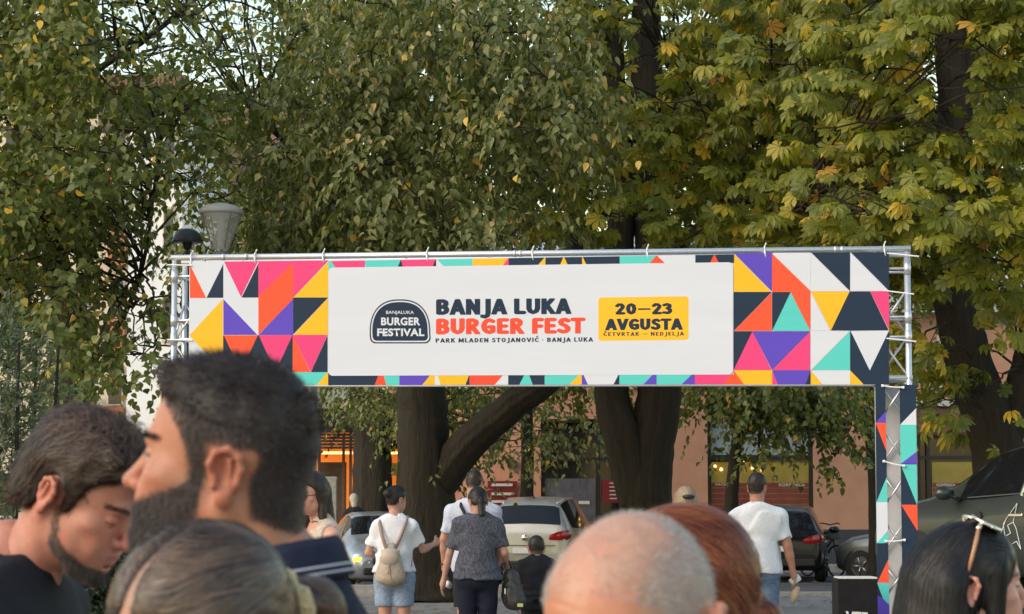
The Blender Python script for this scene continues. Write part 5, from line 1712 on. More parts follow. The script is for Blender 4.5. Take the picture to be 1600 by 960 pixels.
def head_prims(fem=False, lid=.002, neck_to=(0, -.06, -.22), neck_r=.056, fine=True, full=1.0):
    j = .92 if fem else 1.0
    P_ = [ell((0, -.010, .034), (.076, .094, .088)), ell((0, .032, .036), (.062, .058, .062), .03), ell((0, .040, -.035), (.056 * j, .052, .076), .03),
          ell((0, .030, -.078), (.052 * j, .052, .034 * j), .03), ell((0, .076, -.100), (.020 * j, .016, .016), .022),
          cap((-.030, .082, .019), (.030, .082, .019), .0105 * (.7 if fem else 1), k=.016)]
    for s_ in (-1, 1):
        P_ += [ell((s_ * .046, .056, -.022), (.022, .022, .016), .02), ell((s_ * .033, .099, -.003), (.017, .012, .012), .012, op='s'),
               ell((s_ * .052, .020, -.058), (.016, .030, .030), .025), ell((s_ * .034, .072, -.050), (.018, .018, .026), .02)]
    # nose
    P_ += [cap((0, .088, .010), (0, .113, -.034), .0065, .0095, .012), ell((0, .111, -.036), (.0105, .0115, .0095), .007), ell((0, .096, -.042), (.014, .012, .007), .007)]
    for s_ in (-1, 1):
        P_ += [ell((s_ * .0115, .099, -.0385), (.0075, .0105, .0075), .005)]
        if fine: P_ += [ell((s_ * .006, .105, -.0465), (.0035, .0055, .003), .003, op='s')]
    # mouth
    P_ += [ell((0, .078, -.070), (.029, .018, .026), .018), ell((0, .0945, -.0625), (.020, .0065, .0050), .006), ell((0, .0925, -.0735), (.018, .0072, .0055), .006)]
    if fine: P_ += [cap((-.020, .090, -.0678), (.020, .090, -.0678), .0016, k=.003, op='s'), cap((0, .101, -.0678), (0, .098, -.0678), .0018, k=.003, op='s'), ell((0, .091, -.0845), (.014, .006, .0045), .006, op='s')]
    # eyes: balls with lids
    for s_ in (-1, 1):
        c = np.array([s_ * .032, .0765, -.002])
        P_.append(ell(c, (.0126,) * 3, .003))
        def lidf(X, Y_, Z_, c=c):
            r = np.sqrt((X - c[0]) ** 2 + (Y_ - c[1]) ** 2 + (Z_ - c[2]) ** 2) - .0143
            up = np.maximum(r, (c[2] + lid) - Z_ - .25 * np.abs(X - c[0]) * 0)
            lw = np.maximum(r, Z_ - (c[2] - .0062))
            return np.minimum(up, lw)
        P_.append(Prim(lidf, (c - .015).astype(np.float32), (c + .015).astype(np.float32), .003, 'u'))
    # ears
    for s_ in (-1, 1):
        Rm = rotz(-s_ * .38) @ rotx(-.16)
        ec = np.array([s_ * .0775, -.025, -.006])
        def L_(x, y, z): return ec + Rm @ np.array([s_ * x, y * .92, z * .92])
        P_.append(ell(L_(.002, 0, .002), (.0065, .0165, .030), .008, Rm))
        pts = [L_(.004, .016, -.002), L_(.008, .019, .014), L_(.010, .012, .028), L_(.011, -.004, .032), L_(.011, -.017, .022), L_(.009, -.020, .006), L_(.007, -.014, -.012), L_(.005, -.004, -.024)]
        if fine:
            P_.append(ell(L_(.0105, .003, .004), (.008, .0095, .017), .004, Rm, 's'))
            P_.append(ell(L_(.0115, -.007, .012), (.006, .006, .013), .004, Rm, 's'))
        for a, b in zip(pts[:-1], pts[1:]): P_.append(cap(a, b, .0042, .0040, .004))
        P_.append(ell(L_(.004, .002, -.029), (.0055, .009, .009), .006, Rm))
        if fine:
            P_.append(cap(L_(.006, .013, -.004), L_(.007, .014, -.014), .0038, k=.004))
            P_.append(cap(L_(.009, -.006, .018), L_(.007, -.006, -.012), .0030, k=.004))
    nt_ = np.array(neck_to)
    P_ += [cap((0, -.022, -.05), nt_, neck_r, neck_r * 1.08, .03), ell((0, -.055, -.035), (.050, .040, .05), .03)]
    if fine:
        for s_ in (-1, 1): P_.append(cap((s_ * .056, -.030, -.05), nt_ + np.array([s_ * .012, .055, .0]), .013, .012, .02))
        P_.append(ell(nt_ * .55 + np.array([0, .048, -.045]), (.011, .013, .014), .014))
    return P_

def zmin_hair(y):
    return np.interp(y, [-.13, -.058, -.048, -.005, .0, .016, .034, .050, .072, .095], [-.066, -.050, -.022, -.010, -.030, -.020, .030, .050, .066, .084])
def scalp(v):
    x, y, z = v[:, 0], v[:, 1], v[:, 2]
    m = z > zmin_hair(y)
    ear = (abs(x) > .062) & (y > -.058) & (y < .001) & (z < .030)
    return m & ~ear
def beard(v):
    x, y, z = v[:, 0], v[:, 1], v[:, 2]
    line = -.022 - (y - .02) * .52
    m = (z < line) & (y > .004) & (z > -.128) & ~((z < -.105) & (y < .03))
    m |= (z < -.046) & (z > -.058) & (y > .088) & (abs(x) < .026)
    m |= (y > .004) & (y < .022) & (z < -.01) & (z > -.03) & (abs(x) > .05)
    lips = (abs(x) < .021) & (y > .085) & (z < -.0575) & (z > -.0795)
    nose = (y > .085) & (z > -.047)
    return m & ~lips & ~nose & (y < .12)

def smooth_mask(V, F, m, it=4):
    """soft version of a per-vertex mask"""
    w = m.astype(float)
    E_ = np.concatenate([F[:, [0, 1]], F[:, [1, 2]], F[:, [2, 3]], F[:, [3, 0]]])
    deg = np.bincount(E_.ravel(), minlength=len(V)).astype(float)
    for _ in range(it):
        a = np.bincount(E_[:, 0], w[E_[:, 1]], len(V)) + np.bincount(E_[:, 1], w[E_[:, 0]], len(V))
        w = .4 * w + .6 * a / np.maximum(deg, 1)
    return w

def head_colours(V, F, skin, hair_c=None, beard_c=None, lips=(.42, .13, .11), stub=0.0, stub_c=(.25, .2, .18), it=5, brow=True, lid=.002, beard_fn=None):
    x, y, z = V.T
    c = np.tile(np.array(skin), (len(V), 1))
    red = np.exp(-((y - .112) ** 2 + (z + .036) ** 2 + x ** 2) / (2 * .014 ** 2)) * .5 + np.exp(-((abs(x) - .045) ** 2 + (z + .028) ** 2 + (y - .07) ** 2) / (2 * .018 ** 2)) * .4 + .5 * ((abs(x) > .078) & (abs(y + .025) < .04) & (z > -.05) & (z < .04))
    c = c * (1 + red[:, None] * np.array([.05, -.22, -.20]))
    def blend(mask, col, it_, amt=1.0):
        nonlocal c
        w = (smooth_mask(V, F, mask, it_) if it_ else mask.astype(float)) * amt
        c = c * (1 - w[:, None]) + np.array(col) * w[:, None]
    blend((abs(x) < .020) & (y > .088) & (z < -.0585) & (z > -.0785), lips, 2, .75)
    if stub:
        blend(scalp(V), stub_c, 30, stub * .38)
        blend(scalp(V) & ((abs(x) > .056 - .3 * np.clip(.06 - z, 0, .1)) | (y < -.02)) & (z < .105), stub_c, 45, stub)
        mot = .5 + .5 * np.sin(x * 90 + 2 * np.sin(y * 70)) * np.sin(z * 80 + y * 50)
        c = c * (1 + (mot[:, None] - .5) * np.array([.10, .02, .0]))
    if hair_c is not None: blend(scalp(V), hair_c, 16 if it > 3 else 2, .95)
    if beard_c is not None: blend((beard_fn or beard)(V), beard_c, 22 if it > 3 else 2, .72 if beard_fn else .9)
    if brow:
        bz = .0175 + .006 * (1 - ((abs(x) - .034) / .02) ** 2)
        blend((abs(x) > .012) & (abs(x) < .052) & (y > .055) & (abs(z - bz) < .0036), hair_c if hair_c is not None else (.05, .035, .025), 2, .75)
    # lash line and iris
    for s_ in (-1, 1):
        e = np.sqrt((x - s_ * .032) ** 2 + (y - .0765) ** 2 + (z + .002) ** 2)
        ball = (e < .0131) & (y > .0765)
        lash = (e >= .0131) & (e < .0152) & (y > .078) & (abs(z + .002 - lid) < .0018)
        blend(lash, (.05, .03, .025), 0, .8)
        blend(ball, (.34, .29, .26), 0)
        ir = ball & (np.sqrt((x - s_ * .032) ** 2 + (z + .002) ** 2) < .0072)
        blend(ir, (.03, .018, .012), 0)
    return c

def ribbons(name, strands, nrm, width, mat_, rnd, parent, taper=.35):
    """strands (N,K,3) with outward normals (N,K,3): each hair a thin strip"""
    N, K = strands.shape[:2]
    t = np.gradient(strands, axis=1)
    side = norm(np.cross(t, nrm))
    w = (np.linspace(1, taper, K)[None, :] * np.asarray(width).reshape(-1, 1))[..., None] * .5
    V = np.stack([strands - side * w, strands + side * w], 2).reshape(-1, 3)
    ii = np.arange(N * K * 2).reshape(N, K, 2)
    F = np.stack([ii[:, :-1, 0], ii[:, :-1, 1], ii[:, 1:, 1], ii[:, 1:, 0]], -1).reshape(-1, 4)
    me = mesh_np(name, V, [F], mat_, smooth=True, attrs={'rnd': ('FACE', np.repeat(rnd, K - 1))})
    o = link(name, me, parent)
    o['kind'] = 'stuff'
    return o

def flow_hair(vol, seeds, field, steps, step, off, rng, jitter=.25):
    """hairs that run over the hair mass: vol's surface, direction field(p) -> (N,3)"""
    p = seeds.copy()
    out, nr = [], []
    bias = rng.normal(size=p.shape) * jitter
    for k in range(steps):
        n_ = vol.grad(p)
        dd = vol.sample(p)
        p = p - n_ * (dd - off)[:, None]
        out.append(p.copy()); nr.append(n_)
        f = field(p) + bias
        f = f - n_ * (f * n_).sum(1, keepdims=True)
        p = p + norm(f) * step[:, None]
    return np.stack(out, 1), np.stack(nr, 1)

def grow_hair(V, N_, mask, n, length, direct, bend, rng, K=5):
    """short hairs grown from skin points"""
    if mask.dtype == bool:
        idx = rng.choice(np.flatnonzero(mask), n)
        soft = 1.0
    else:                                                 # soft edge: sparser and shorter towards the rim
        w_ = np.clip((mask - .12) / .6, 0, 1)
        idx = rng.choice(len(V), n, p=w_ ** 1.3 / (w_ ** 1.3).sum())
        soft = .35 + .65 * w_[idx]
    r0 = V[idx] + rng.normal(size=(n, 3)) * .0009
    nn = N_[idx]
    d0 = norm(direct(r0, nn) + rng.normal(size=(n, 3)) * .28)
    L_ = length(r0) * rng.uniform(.6, 1.25, n) * soft
    t = np.linspace(0, 1, K)
    b_ = bend(r0, nn)
    st = r0[:, None] + d0[:, None] * (t[None, :, None] * L_[:, None, None]) + b_[:, None] * ((t ** 2)[None, :, None] * L_[:, None, None])
    return st, np.repeat(nn[:, None], K, 1)

def vnormals(V, F):
    a = V[F[:, 2]] - V[F[:, 0]]; b = V[F[:, 3]] - V[F[:, 1]]
    fn = np.cross(a, b)
    n_ = np.zeros_like(V)
    for k in range(4): np.add.at(n_, F[:, k], fn)
    return norm(n_)

# ------------------------------------------------------------------ body
def body_parts(q, fem, arms, lean=0.0, legs=None, hunch=0.0, bulk=1.0):
    """prims of the naked figure in person space (y forward), height q*1.75; returns groups"""
    def S(x, y, z): return np.array([x * q, y * q, z * q])
    sw = (.145 if fem else .168) * (.5 + .5 * bulk)
    tor = [ell(S(0, -.01 - hunch, 1.27), S(.150 * bulk if fem else .168 * bulk, .105 * bulk, .20), .04), cap(S(-.03, -.015 - hunch, 1.435), S(-sw, -.015 - hunch, 1.385), .060 * q, .052 * q, k=.05),
           ell(S(0, 0, 1.07), S(.128 * bulk if fem else .146 * bulk, .098 * bulk, .18), .05), ell(S(0, -.012, .93), S(.172 * bulk if fem else .165 * bulk, .122 * bulk, .13), .05),
           cap(S(.03, -.015 - hunch, 1.435), S(sw, -.015 - hunch, 1.385), .060 * q, .052 * q, k=.05), cap(S(0, -.02 - hunch, 1.38), S(0, -.02 - hunch * .6, 1.50), .060 * q, .052 * q, .04)]
    if fem: tor += [ell(S(s_ * .075, .075, 1.27), S(.062, .055, .062), .03) for s_ in (-1, 1)]
    A = {}
    for nm, s_ in (('r', 1), ('l', -1)):
        el, wrs = arms[nm]
        sh = S(s_ * (sw + .018), -.015 - hunch, 1.378)
        el, wrs = S(*el), S(*wrs)
        A[nm] = (sh, el, wrs)
    lg = {}
    for nm, s_ in (('r', 1), ('l', -1)):
        kn, an = (legs or {}).get(nm, ((s_ * .092, .012, .49), (s_ * .095, -.02, .085)))
        lg[nm] = (S(s_ * .088, -.005, .90), S(*kn), S(*an))
    return tor, A, lg

def hand_prims(el, wr_, q, side, curl=.35, thumb_dir=None):
    d = norm((wr_ - el)[None])[0]
    up = np.array([0, 1.0, 0]) if abs(d[1]) < .8 else np.array([0, 0, 1.0])
    a = norm(np.cross(d, up)[None])[0]              # across: towards the palm's face
    b = np.cross(a, d)                               # spread of the fingers (forward)
    P_ = [cap(wr_, wr_ + d * .035 * q, .026 * q, .030 * q, .012)]
    for k, (o_, ln) in enumerate(((-.026, .062), (-.009, .074), (.009, .078), (.027, .070))):
        base = wr_ + d * .075 * q + b * o_ * q
        P_.append(cap(wr_ + d * .03 * q + b * o_ * .7 * q, base, .012 * q, .0105 * q, .010))
        m = base + (d * math.cos(curl) - a * side * math.sin(curl)) * ln * .5 * q
        e = m + (d * math.cos(curl * 2.2) - a * side * math.sin(curl * 2.2)) * ln * .5 * q
        P_ += [cap(base, m, .0095 * q, .0088 * q, .004), cap(m, e, .0086 * q, .0075 * q, .003)]
    t0 = wr_ + d * .03 * q + b * .026 * q
    t1 = t0 + (d * .7 + b * .7 - a * side * .3) * .038 * q
    t2 = t1 + (d * .95 + b * .2 - a * side * .3) * .030 * q
    P_ += [cap(t0, t1, .013 * q, .011 * q, .006), cap(t1, t2, .0105 * q, .0085 * q, .004)]
    return P_

def wrinkle(amp, seed, fz=14.0):
    r_ = np.random.default_rng(seed)
    ks = [(r_.normal(size=3) * np.array([fz, fz, fz * .7]), r_.uniform(0, 6.28)) for _ in range(6)]
    def fn(X, Y_, Z_):
        o = 0
        for k, ph in ks: o = o + np.sin(k[0] * X + k[1] * Y_ + k[2] * Z_ + ph)
        o2 = np.sin(o * 1.3 + 31 * Z_ + 9 * X)
        return amp * (o / 6 + .5 * o2)
    return fn

HANG = {'r': ((.235, -.03, 1.13), (.255, .03, .885)), 'l': ((-.235, -.03, 1.13), (-.255, .03, .885))}

def person(label, head_c, psi, pitch=0.0, roll=0.0, body_psi=None, neck_back=.055, fem=False, arms=None, legs=None, skin=(.50, .25, .165), near=False,
           hair=None, top=None, bottom=None, shoes=(.05, .05, .055), lid=.002, lips=(.42, .14, .12), stub=0.0, stub_c=(.25, .2, .18), beard_c=None, hair_c=None, hunch=0.0, bulk=1.0,
           group=None, curl=.35, hsc=1.0, fine=None, brow=True, drop=.045, extra_head=None, beard_fn=None, qk=1.0):
    head_c = np.array(head_c, float)
    body_psi = psi if body_psi is None else body_psi
    arms = arms or HANG
    Rh, Rb = facing(psi, pitch, roll), facing(body_psi)
    # neck base in the world, behind and below the head
    q = (head_c[2] + .115 * hsc + (.045 if pitch > .3 else 0)) / 1.75 * qk
    ground = np.array([head_c[0], head_c[1], 0]) - Rb @ np.array([0, neck_back * q, 0])
    root = empty('person', ground, label=label, cat='person', group=group)
    fine = near if fine is None else fine
    # head, built upright and then turned
    nb = Rb @ np.array([0, -.02 * q - hunch * q * .6, 1.44 * q]) + ground
    nb_local = Rh.T @ (nb - head_c) / hsc
    hp = head_prims(fem, lid, nb_local, (.049 if fem else .057) * (1.0 if bulk < 1.1 else 1.1), fine)
    if extra_head: hp += extra_head
    hv = Vol(hp, .0021 if near else .0048)
    V, F = hv.mesh()
    col = head_colours(V, F, skin, hair_c, beard_c, lips, stub, stub_c, 5 if near else 2, brow, lid, beard_fn)
    NV = vnormals(V, F)
    toW = lambda v: (v * hsc) @ Rh.T + head_c - ground
    # body
    tor, A, lg = body_parts(q, fem, arms, hunch=hunch, legs=legs, bulk=bulk)
    bp_ = list(tor)
    af = .86 if fem else 1.0
    for nm, s_ in (('r', 1), ('l', -1)):
        sh, el, wr_ = A[nm]
        bp_ += [cap(sh, el, .050 * q * af, .040 * q * af, .03), cap(el, el + (wr_ - el) * .4, .041 * q * af, .038 * q * af, .01), cap(el + (wr_ - el) * .35, wr_, .038 * q * af, .026 * q * af, .015)]
        bp_ += hand_prims(el, wr_, q, s_, curl)
        hi_, kn, an = lg[nm]
        bp_ += [cap(hi_, kn, .082 * q, .054 * q, .03), cap(kn, kn + (an - kn) * .35, .054 * q, .057 * q, .02), cap(kn + (an - kn) * .35, an, .057 * q, .036 * q, .02),
                cap(an, an + np.array([0, .10 * q, -.045 * q]), .035 * q, .028 * q, .02)]
    bv = Vol(bp_, .0095 if not near else .011)
    Vb, Fb = bv.mesh()
    toB = lambda v: v @ Rb.T
    colb = np.tile(np.array(skin), (len(Vb), 1))
    allV = np.concatenate([toW(V), toB(Vb)])
    me = mesh_np('body', allV, [np.concatenate([F, Fb + len(V)])], SKIN, smooth=True, attrs={'col': ('POINT', np.concatenate([col, colb]))})
    link('body', me, root)
    info = dict(root=root, V=V, F=F, N=NV, toW=toW, toB=toB, q=q, A=A, lg=lg, Rh=Rh, Rb=Rb, ground=ground, hsc=hsc, hv=hv, rng=np.random.default_rng(abs(hash(label)) % 1000), tor=tor)
    info['rng'] = np.random.default_rng(sum(map(ord, label)) % 9973)
    # clothes
    h = .010 if not near else .0065
    if top:
        infl = top.get('loose', .012)
        tp = []
        for p in tor[:5] + tor[6:]:
            f0 = p.fn
            tp.append(Prim(lambda X, Y_, Z_, f0=f0: f0(X, Y_, Z_) - infl, p.lo - infl, p.hi + infl, p.k + .01, 'u'))
        hem = top.get('hem', .90) * q
        if top.get('hem', .90) < 1.0: tp.append(cap((0, -.01 * q, 1.1 * q), (0, -.01 * q, hem - .02), (.135 + infl) * q * bulk * .9, (.15 + infl) * q * bulk * .9, .06))
        sl = top.get('sleeve', .55)
        nl = [0, 0]
        for nm, s_ in (('r', 1), ('l', -1)):
            sh, el, wr_ = A[nm]
            if sl > 0:
                e = sh + (el - sh) * min(sl, 1)
                tp.append(cap(sh + np.array([-s_ * .01, 0, 0]), e, .058 * q, (.060 if sl < 1 else .05) * q, .05))
                if sl > 1: tp.append(cap(el, el + (wr_ - el) * (sl - 1), .05 * q, .038 * q, .03))
        tp.append(half((0, 0, -1), -hem, .006))
        if sl and sl <= 1:                                     # cut the sleeve ends square
            for nm, s_ in (('r', 1), ('l', -1)):
                sh, el, wr_ = A[nm]
                d = norm((el - sh)[None])[0]
                e0 = sh + (el - sh) * sl
                tp.append(cap(e0 + d * .052 * q, e0 + d * .12 * q, .050 * q, .054 * q, .006, 's') if False else Prim(
                    (lambda X, Y_, Z_, e0=e0, d=d: np.maximum(-((X - e0[0]) * d[0] + (Y_ - e0[1]) * d[1] + (Z_ - e0[2]) * d[2]), np.sqrt((X - e0[0]) ** 2 + (Y_ - e0[1]) ** 2 + (Z_ - e0[2]) ** 2) - .095 * q)).__call__,
                    (e0 - .1 * q).astype(np.float32), (e0 + .1 * q).astype(np.float32), .004, 's'))
        nk = top.get('neck', .072)
        tp.append(ell((0, (-.012 - hunch) * q, top.get('neckz', 1.495) * q), (nk * q, nk * 1.0 * q, .055 * q), .01, op='s'))
        if sl == 0:
            for s_ in (-1, 1): tp.append(ell((s_ * .215 * q, -.015 * q, 1.40 * q), (.085 * q, .12 * q, .14 * q), .02, op='s'))
        tv = Vol(tp, h)
        tv.noise(wrinkle(top.get('wr', .0045), sum(map(ord, label)), 16))
        v, f = tv.mesh()
        o = link(top.get('name', 'shirt'), mesh_np('shirt', toB(v), [f], top['mat'], smooth=True), root)
        info['shirt'] = o
    if bottom:
        kind = bottom.get('kind', 'trousers')
        infl = bottom.get('loose', .012) * q
        bt = [ell(np.array([0, -.012, .935]) * q, np.array([.176 * bulk if fem else .168 * bulk, .128 * bulk, .125]) * q, .04), ell(np.array([0, -.03, .88]) * q, np.array([.165 * bulk, .12, .09]) * q, .04)]
        for nm in ('r', 'l'):
            hi_, kn, an = lg[nm]
            if kind == 'shorts':
                e = hi_ + (kn - hi_) * bottom.get('len', .62)
                bt += [cap(hi_, e, .090 * q + infl, .074 * q + infl, .03)]
            else:
                bt += [cap(hi_, kn, .086 * q + infl, .058 * q + infl, .03), cap(kn, an + np.array([0, 0, -.01]), .060 * q + infl, .046 * q + infl, .02)]
        bt.append(half((0, 0, 1), 1.03 * q, .006))
        if kind == 'shorts': bt.append(half((0, 0, -1), -(.90 - .41 * bottom.get('len', .62)) * q + .03, .004))
        bv2 = Vol(bt, .0105)
        bv2.noise(wrinkle(.005, sum(map(ord, label)) + 5, 14))
        v, f = bv2.mesh()
        link(kind, mesh_np(kind, toB(v), [f], bottom['mat'], smooth=True), root)
    for nm, s_ in (('r', 1), ('l', -1)):
        an = lg[nm][2]
        sp = [cap(an + np.array([0, -.02, -.045]) * q, an + np.array([0, .15, -.052]) * q, .040 * q, .036 * q, .02), cap(an, an + np.array([0, 0, -.04]) * q, .042 * q, .040 * q, .02), half((0, 0, -1), -.002, .004)]
        v, f = Vol(sp, .009).mesh()
        link('shoe', mesh_np('shoe', toB(v), [f], mat('shoe', shoes, .6), smooth=True), root)
    if hair: hair(info)
    return info

# ------------------------------------------------------------------ hair styles
def hair_cap(info, prims, h, material, rnd=.15, wr=.0015, seed=3, name='hair', dip=None):
    hv = Vol(prims, h)
    if dip: hv.noise(dip)
    if wr: hv.noise(wrinkle(wr, seed, 60))
    v, f = hv.mesh()
    o = link(name, mesh_np(name, info['toW'](v), [f], material, smooth=True, attrs={'rnd': ('FACE', np.full(len(f), rnd))}), info['root'])
    return hv, v, f, o

def shell(thick, front=.0, top=.0, back=.0):
    return [ell((0, -.012 - back / 2, .036 + top / 2), (.077 + thick, .094 + thick + back / 2, .089 + thick + top / 2)), ell((0, .020, .046 + top), (.064 + thick, .066 + thick * .6, .058 + thick), .03),
            ell((0, -.046, -.022), (.054 + thick, .044 + thick, .052), .03)]

FACE_CUT = [Prim(lambda X, Y_, Z_: np.maximum(np.maximum(Z_ - np.interp(Y_, [-.2, -.058, -.048, -.005, .0, .016, .034, .050, .072, .11], [-.066, -.050, -.022, -.010, -.030, -.020, .030, .050, .068, .090]).astype(np.float32) * 1.0, -1), -1) * 1.0 + 0 * X, None, None, .006, 's')]

def put(info, st, nr, width, material, rnd, name='hair_strands', taper=.35, ear=False):
    if ear:                                               # keep hairs off the ears
        e = (abs(st[..., 0]) > .066) & (st[..., 1] > -.058) & (st[..., 1] < .002) & (st[..., 2] > -.05) & (st[..., 2] < .034)
        k_ = ~e.any(1)
        st, nr, width, rnd = st[k_], nr[k_], np.asarray(width)[k_], rnd[k_]
    shp = st.shape
    W = info['toW'](st.reshape(-1, 3)).reshape(shp)
    NW = (nr.reshape(-1, 3) @ info['Rh'].T).reshape(shp)
    return ribbons(name, W, NW, width, material, rnd, info['root'], taper)

def flyaway(info, hv, v, n, field, material, lift=.012, steps=10, step=.009):
    rng = info['rng']
    sd_ = seeds_on(v, v[:, 2] > -.03, n, rng)
    st, nr = flow_hair(hv, sd_, field, steps, rng.uniform(step * .6, step * 1.3, n), rng.uniform(.001, .004, n), rng, .55)
    st = st + nr * (np.linspace(0, 1, steps)[None, :, None] ** 1.5 * rng.uniform(0, lift, (n, 1, 1)))
    put(info, st, nr, np.full(n, .0006), material, rng.uniform(.4, 1, n), 'loose_hair')

def seeds_on(v, mask, n, rng):
    return v[rng.choice(np.flatnonzero(mask), n)] + rng.normal(size=(n, 3)) * .001

def simple_hair(material, thick=.012, top_=.012, extra=(), near=False, n=500, fieldv=(0, -.6, -.8), cut=True, width=.004, steps=7, step=.012):
    """hair of the people further off: a mass with some strands"""
    def fn(info):
        pr = shell(thick, top=top_) + (FACE_CUT if cut else []) + list(extra)
        hv, v, f, o = hair_cap(info, pr, .0048, material, .2, .002)
        rng = info['rng']
        sd_ = seeds_on(v, np.ones(len(v), bool), n, rng)
        st, nr = flow_hair(hv, sd_, lambda p: np.tile(np.array(fieldv), (len(p), 1)) + .0 * p, steps, np.full(n, step), rng.uniform(0, .003, n), rng)
        put(info, st, nr, np.full(n, width), material, rng.uniform(0, 1, n))
    return fn
# ================================================================== the people in the picture
def head_at_ear(px, py, Y, psi, side, pitch=0.0, roll=0.0, hsc=1.0):
    """head centre that puts the given ear (side +1 right, -1 left) behind a pixel at distance Y"""
    Rh = facing(psi, pitch, roll)
    off = Rh @ np.array([side * .085, -.025, -.006]) * hsc
    for _ in range(3):
        e = np.array(P(px, py, Y + off[1]))
        c = e - off
    return c
def head_at_top(px, py, Y, hair=.015, hsc=1.0):
    p = np.array(P(px, py, Y))
    return p - np.array([0, 0, .122 * hsc + hair])

black_tee = fabric('black_cotton', (.017, .018, .024), rough=.8)
navy_polo = fabric('navy_pique', (.014, .018, .038), vary=.2, rough=.85)
tee_white = fabric('white_cotton', (.72, .72, .75))
tee_pale = fabric('pale_grey_cotton', (.48, .51, .60))
tee_mel = fabric('grey_melange', (.085, .087, .11), vary=.75, vscale=75, stretch=(1, 1, .45))
denim = fabric('denim', (.13, .18, .27), vary=.3, vscale=40)
denim_light = fabric('light_denim', (.25, .32, .43), vary=.3, vscale=40)
navy_cloth = fabric('navy_cloth', (.012, .014, .028))
dark_cloth = fabric('dark_cloth', (.02, .02, .024))
beige_cloth = fabric('beige_cloth', (.50, .40, .32), vary=.25)

# ---- 1: man in black T-shirt looking down
HB = hair_mat('dark_brown_hair', (.014, .009, .0065), (.15, .084, .050), .45)
def hair_swept(info):
    rng = info['rng']
    pr = shell(.012, top=.010, back=.018) + [ell((0, .052, .088), (.056, .045, .026), .03), ell((0, -.085, -.030), (.062, .048, .060), .03)] + FACE_CUT + [
        ell((s_ * .09, -.023, -.012), (.03, .032, .046), .01, op='s') for s_ in (-1, 1)]
    hv, v, f, o = hair_cap(info, pr, .003, HB, .1, .0055, 4)
    def field(p):
        y, z = p[:, 1], p[:, 2]
        out = np.zeros_like(p)
        out[:, 1] = -1.0
        out[:, 2] = np.where(y > .03, .5, np.where(y < -.05, -1.1, -.25)) - .6 * (abs(p[:, 0]) > .06)
        out[:, 0] = .55 * np.sin(p[:, 2] * 70 + p[:, 1] * 40)
        return out
    n = 9000
    sd_ = seeds_on(v, v[:, 2] > -.07, n, rng)
    st, nr = flow_hair(hv, sd_, field, 9, rng.uniform(.004, .009, n), rng.uniform(.0, .009, n), rng, .35)
    tone = np.clip(.35 + .3 * np.sin(sd_[:, 2] * 110 + 30 * np.sin(sd_[:, 1] * 25)) + rng.normal(size=n) * .2, 0, 1)
    put(info, st, nr, rng.uniform(.0007, .0013, n), HB, tone, ear=True)
    # loose wisps on top
    n = 700
    sd_ = seeds_on(v, (v[:, 2] > .09), n, rng)
    st, nr = flow_hair(hv, sd_, field, 9, rng.uniform(.007, .012, n), rng.uniform(.004, .010, n), rng, .9)
    st[:, :, 2] += (np.sin(np.linspace(0, 3.1, 9))[None] * rng.uniform(.002, .022, (n, 1)))
    put(info, st, nr, np.full(n, .0008), HB, rng.uniform(.3, 1, n))
    # forelock curl over the brow
    n = 60
    t = np.linspace(0, 1, 9)
    r0 = np.stack([rng.uniform(.0, .03, n), np.full(n, .088), np.full(n, .098)], 1)
    st = r0[:, None] + np.stack([.012 * np.sin(t * 3)[None] * np.ones((n, 1)), .016 * np.sin(t * 2.6)[None] * rng.uniform(.8, 1.2, (n, 1)), -.05 * t[None] * rng.uniform(.7, 1.1, (n, 1))], -1)
    put(info, st, np.tile(np.array([0, 1., .2]), (n, 9, 1)), np.full(n, .0008), HB, rng.uniform(0, .8, n))
    # beard, fuller under the jaw
    n = 6000
    V, N_ = info['V'], info['N']
    b_ = smooth_mask(V, info['F'], jaw_beard(V), 12)
    st, nr = grow_hair(V, N_, b_, n, lambda p: np.where((p[:, 2] < -.09) & (p[:, 1] > .04), .013, .005), lambda p, nn: nn * .5 + np.array([0, .25, -.8]), lambda p, nn: np.tile(np.array([0, .1, -.35]), (len(p), 1)), rng)
    put(info, st, nr, np.full(n, .0006), HB, rng.uniform(0, .45, n), 'beard')
    bz = .0185
    bm = (abs(V[:, 0]) > .012) & (abs(V[:, 0]) < .055) & (V[:, 1] > .055) & (abs(V[:, 2] - .021) < .004)
    st, nr = grow_hair(V, N_, bm, 700, lambda p: np.full(len(p), .0042), lambda p, nn: nn * .05 + np.stack([np.sign(p[:, 0]), 0 * p[:, 0], .15 + 0 * p[:, 0]], 1), lambda p, nn: nn * -.1, rng)
    put(info, st, nr, np.full(700, .0007), HB, rng.uniform(0, .5, 700), 'eyebrow')
def jaw_beard(v):
    x, y, z = v.T
    jl = np.array([(-.004, -.020), (.002, -.045), (.018, -.078), (.045, -.098), (.070, -.112), (.088, -.110)])
    d = np.full(len(v), 9.0)
    for (a0, b0), wd in zip(zip(jl[:-1], jl[1:]), (.006, .009, .013, .016, .018)):
        e = b0 - a0
        t = np.clip(((y - a0[0]) * e[0] + (z - a0[1]) * e[1]) / (e @ e), 0, 1)
        d = np.minimum(d, np.hypot(y - a0[0] - t * e[0], z - a0[1] - t * e[1]) - wd)
    return (d < 0) & ~((abs(x) < .021) & (y > .085) & (z > -.086)) & ~((abs(x) > .068) & (y < .0))
psi = R(-20)
c1 = head_at_ear(73, 773, 3.92, psi, 1, R(27), R(0))
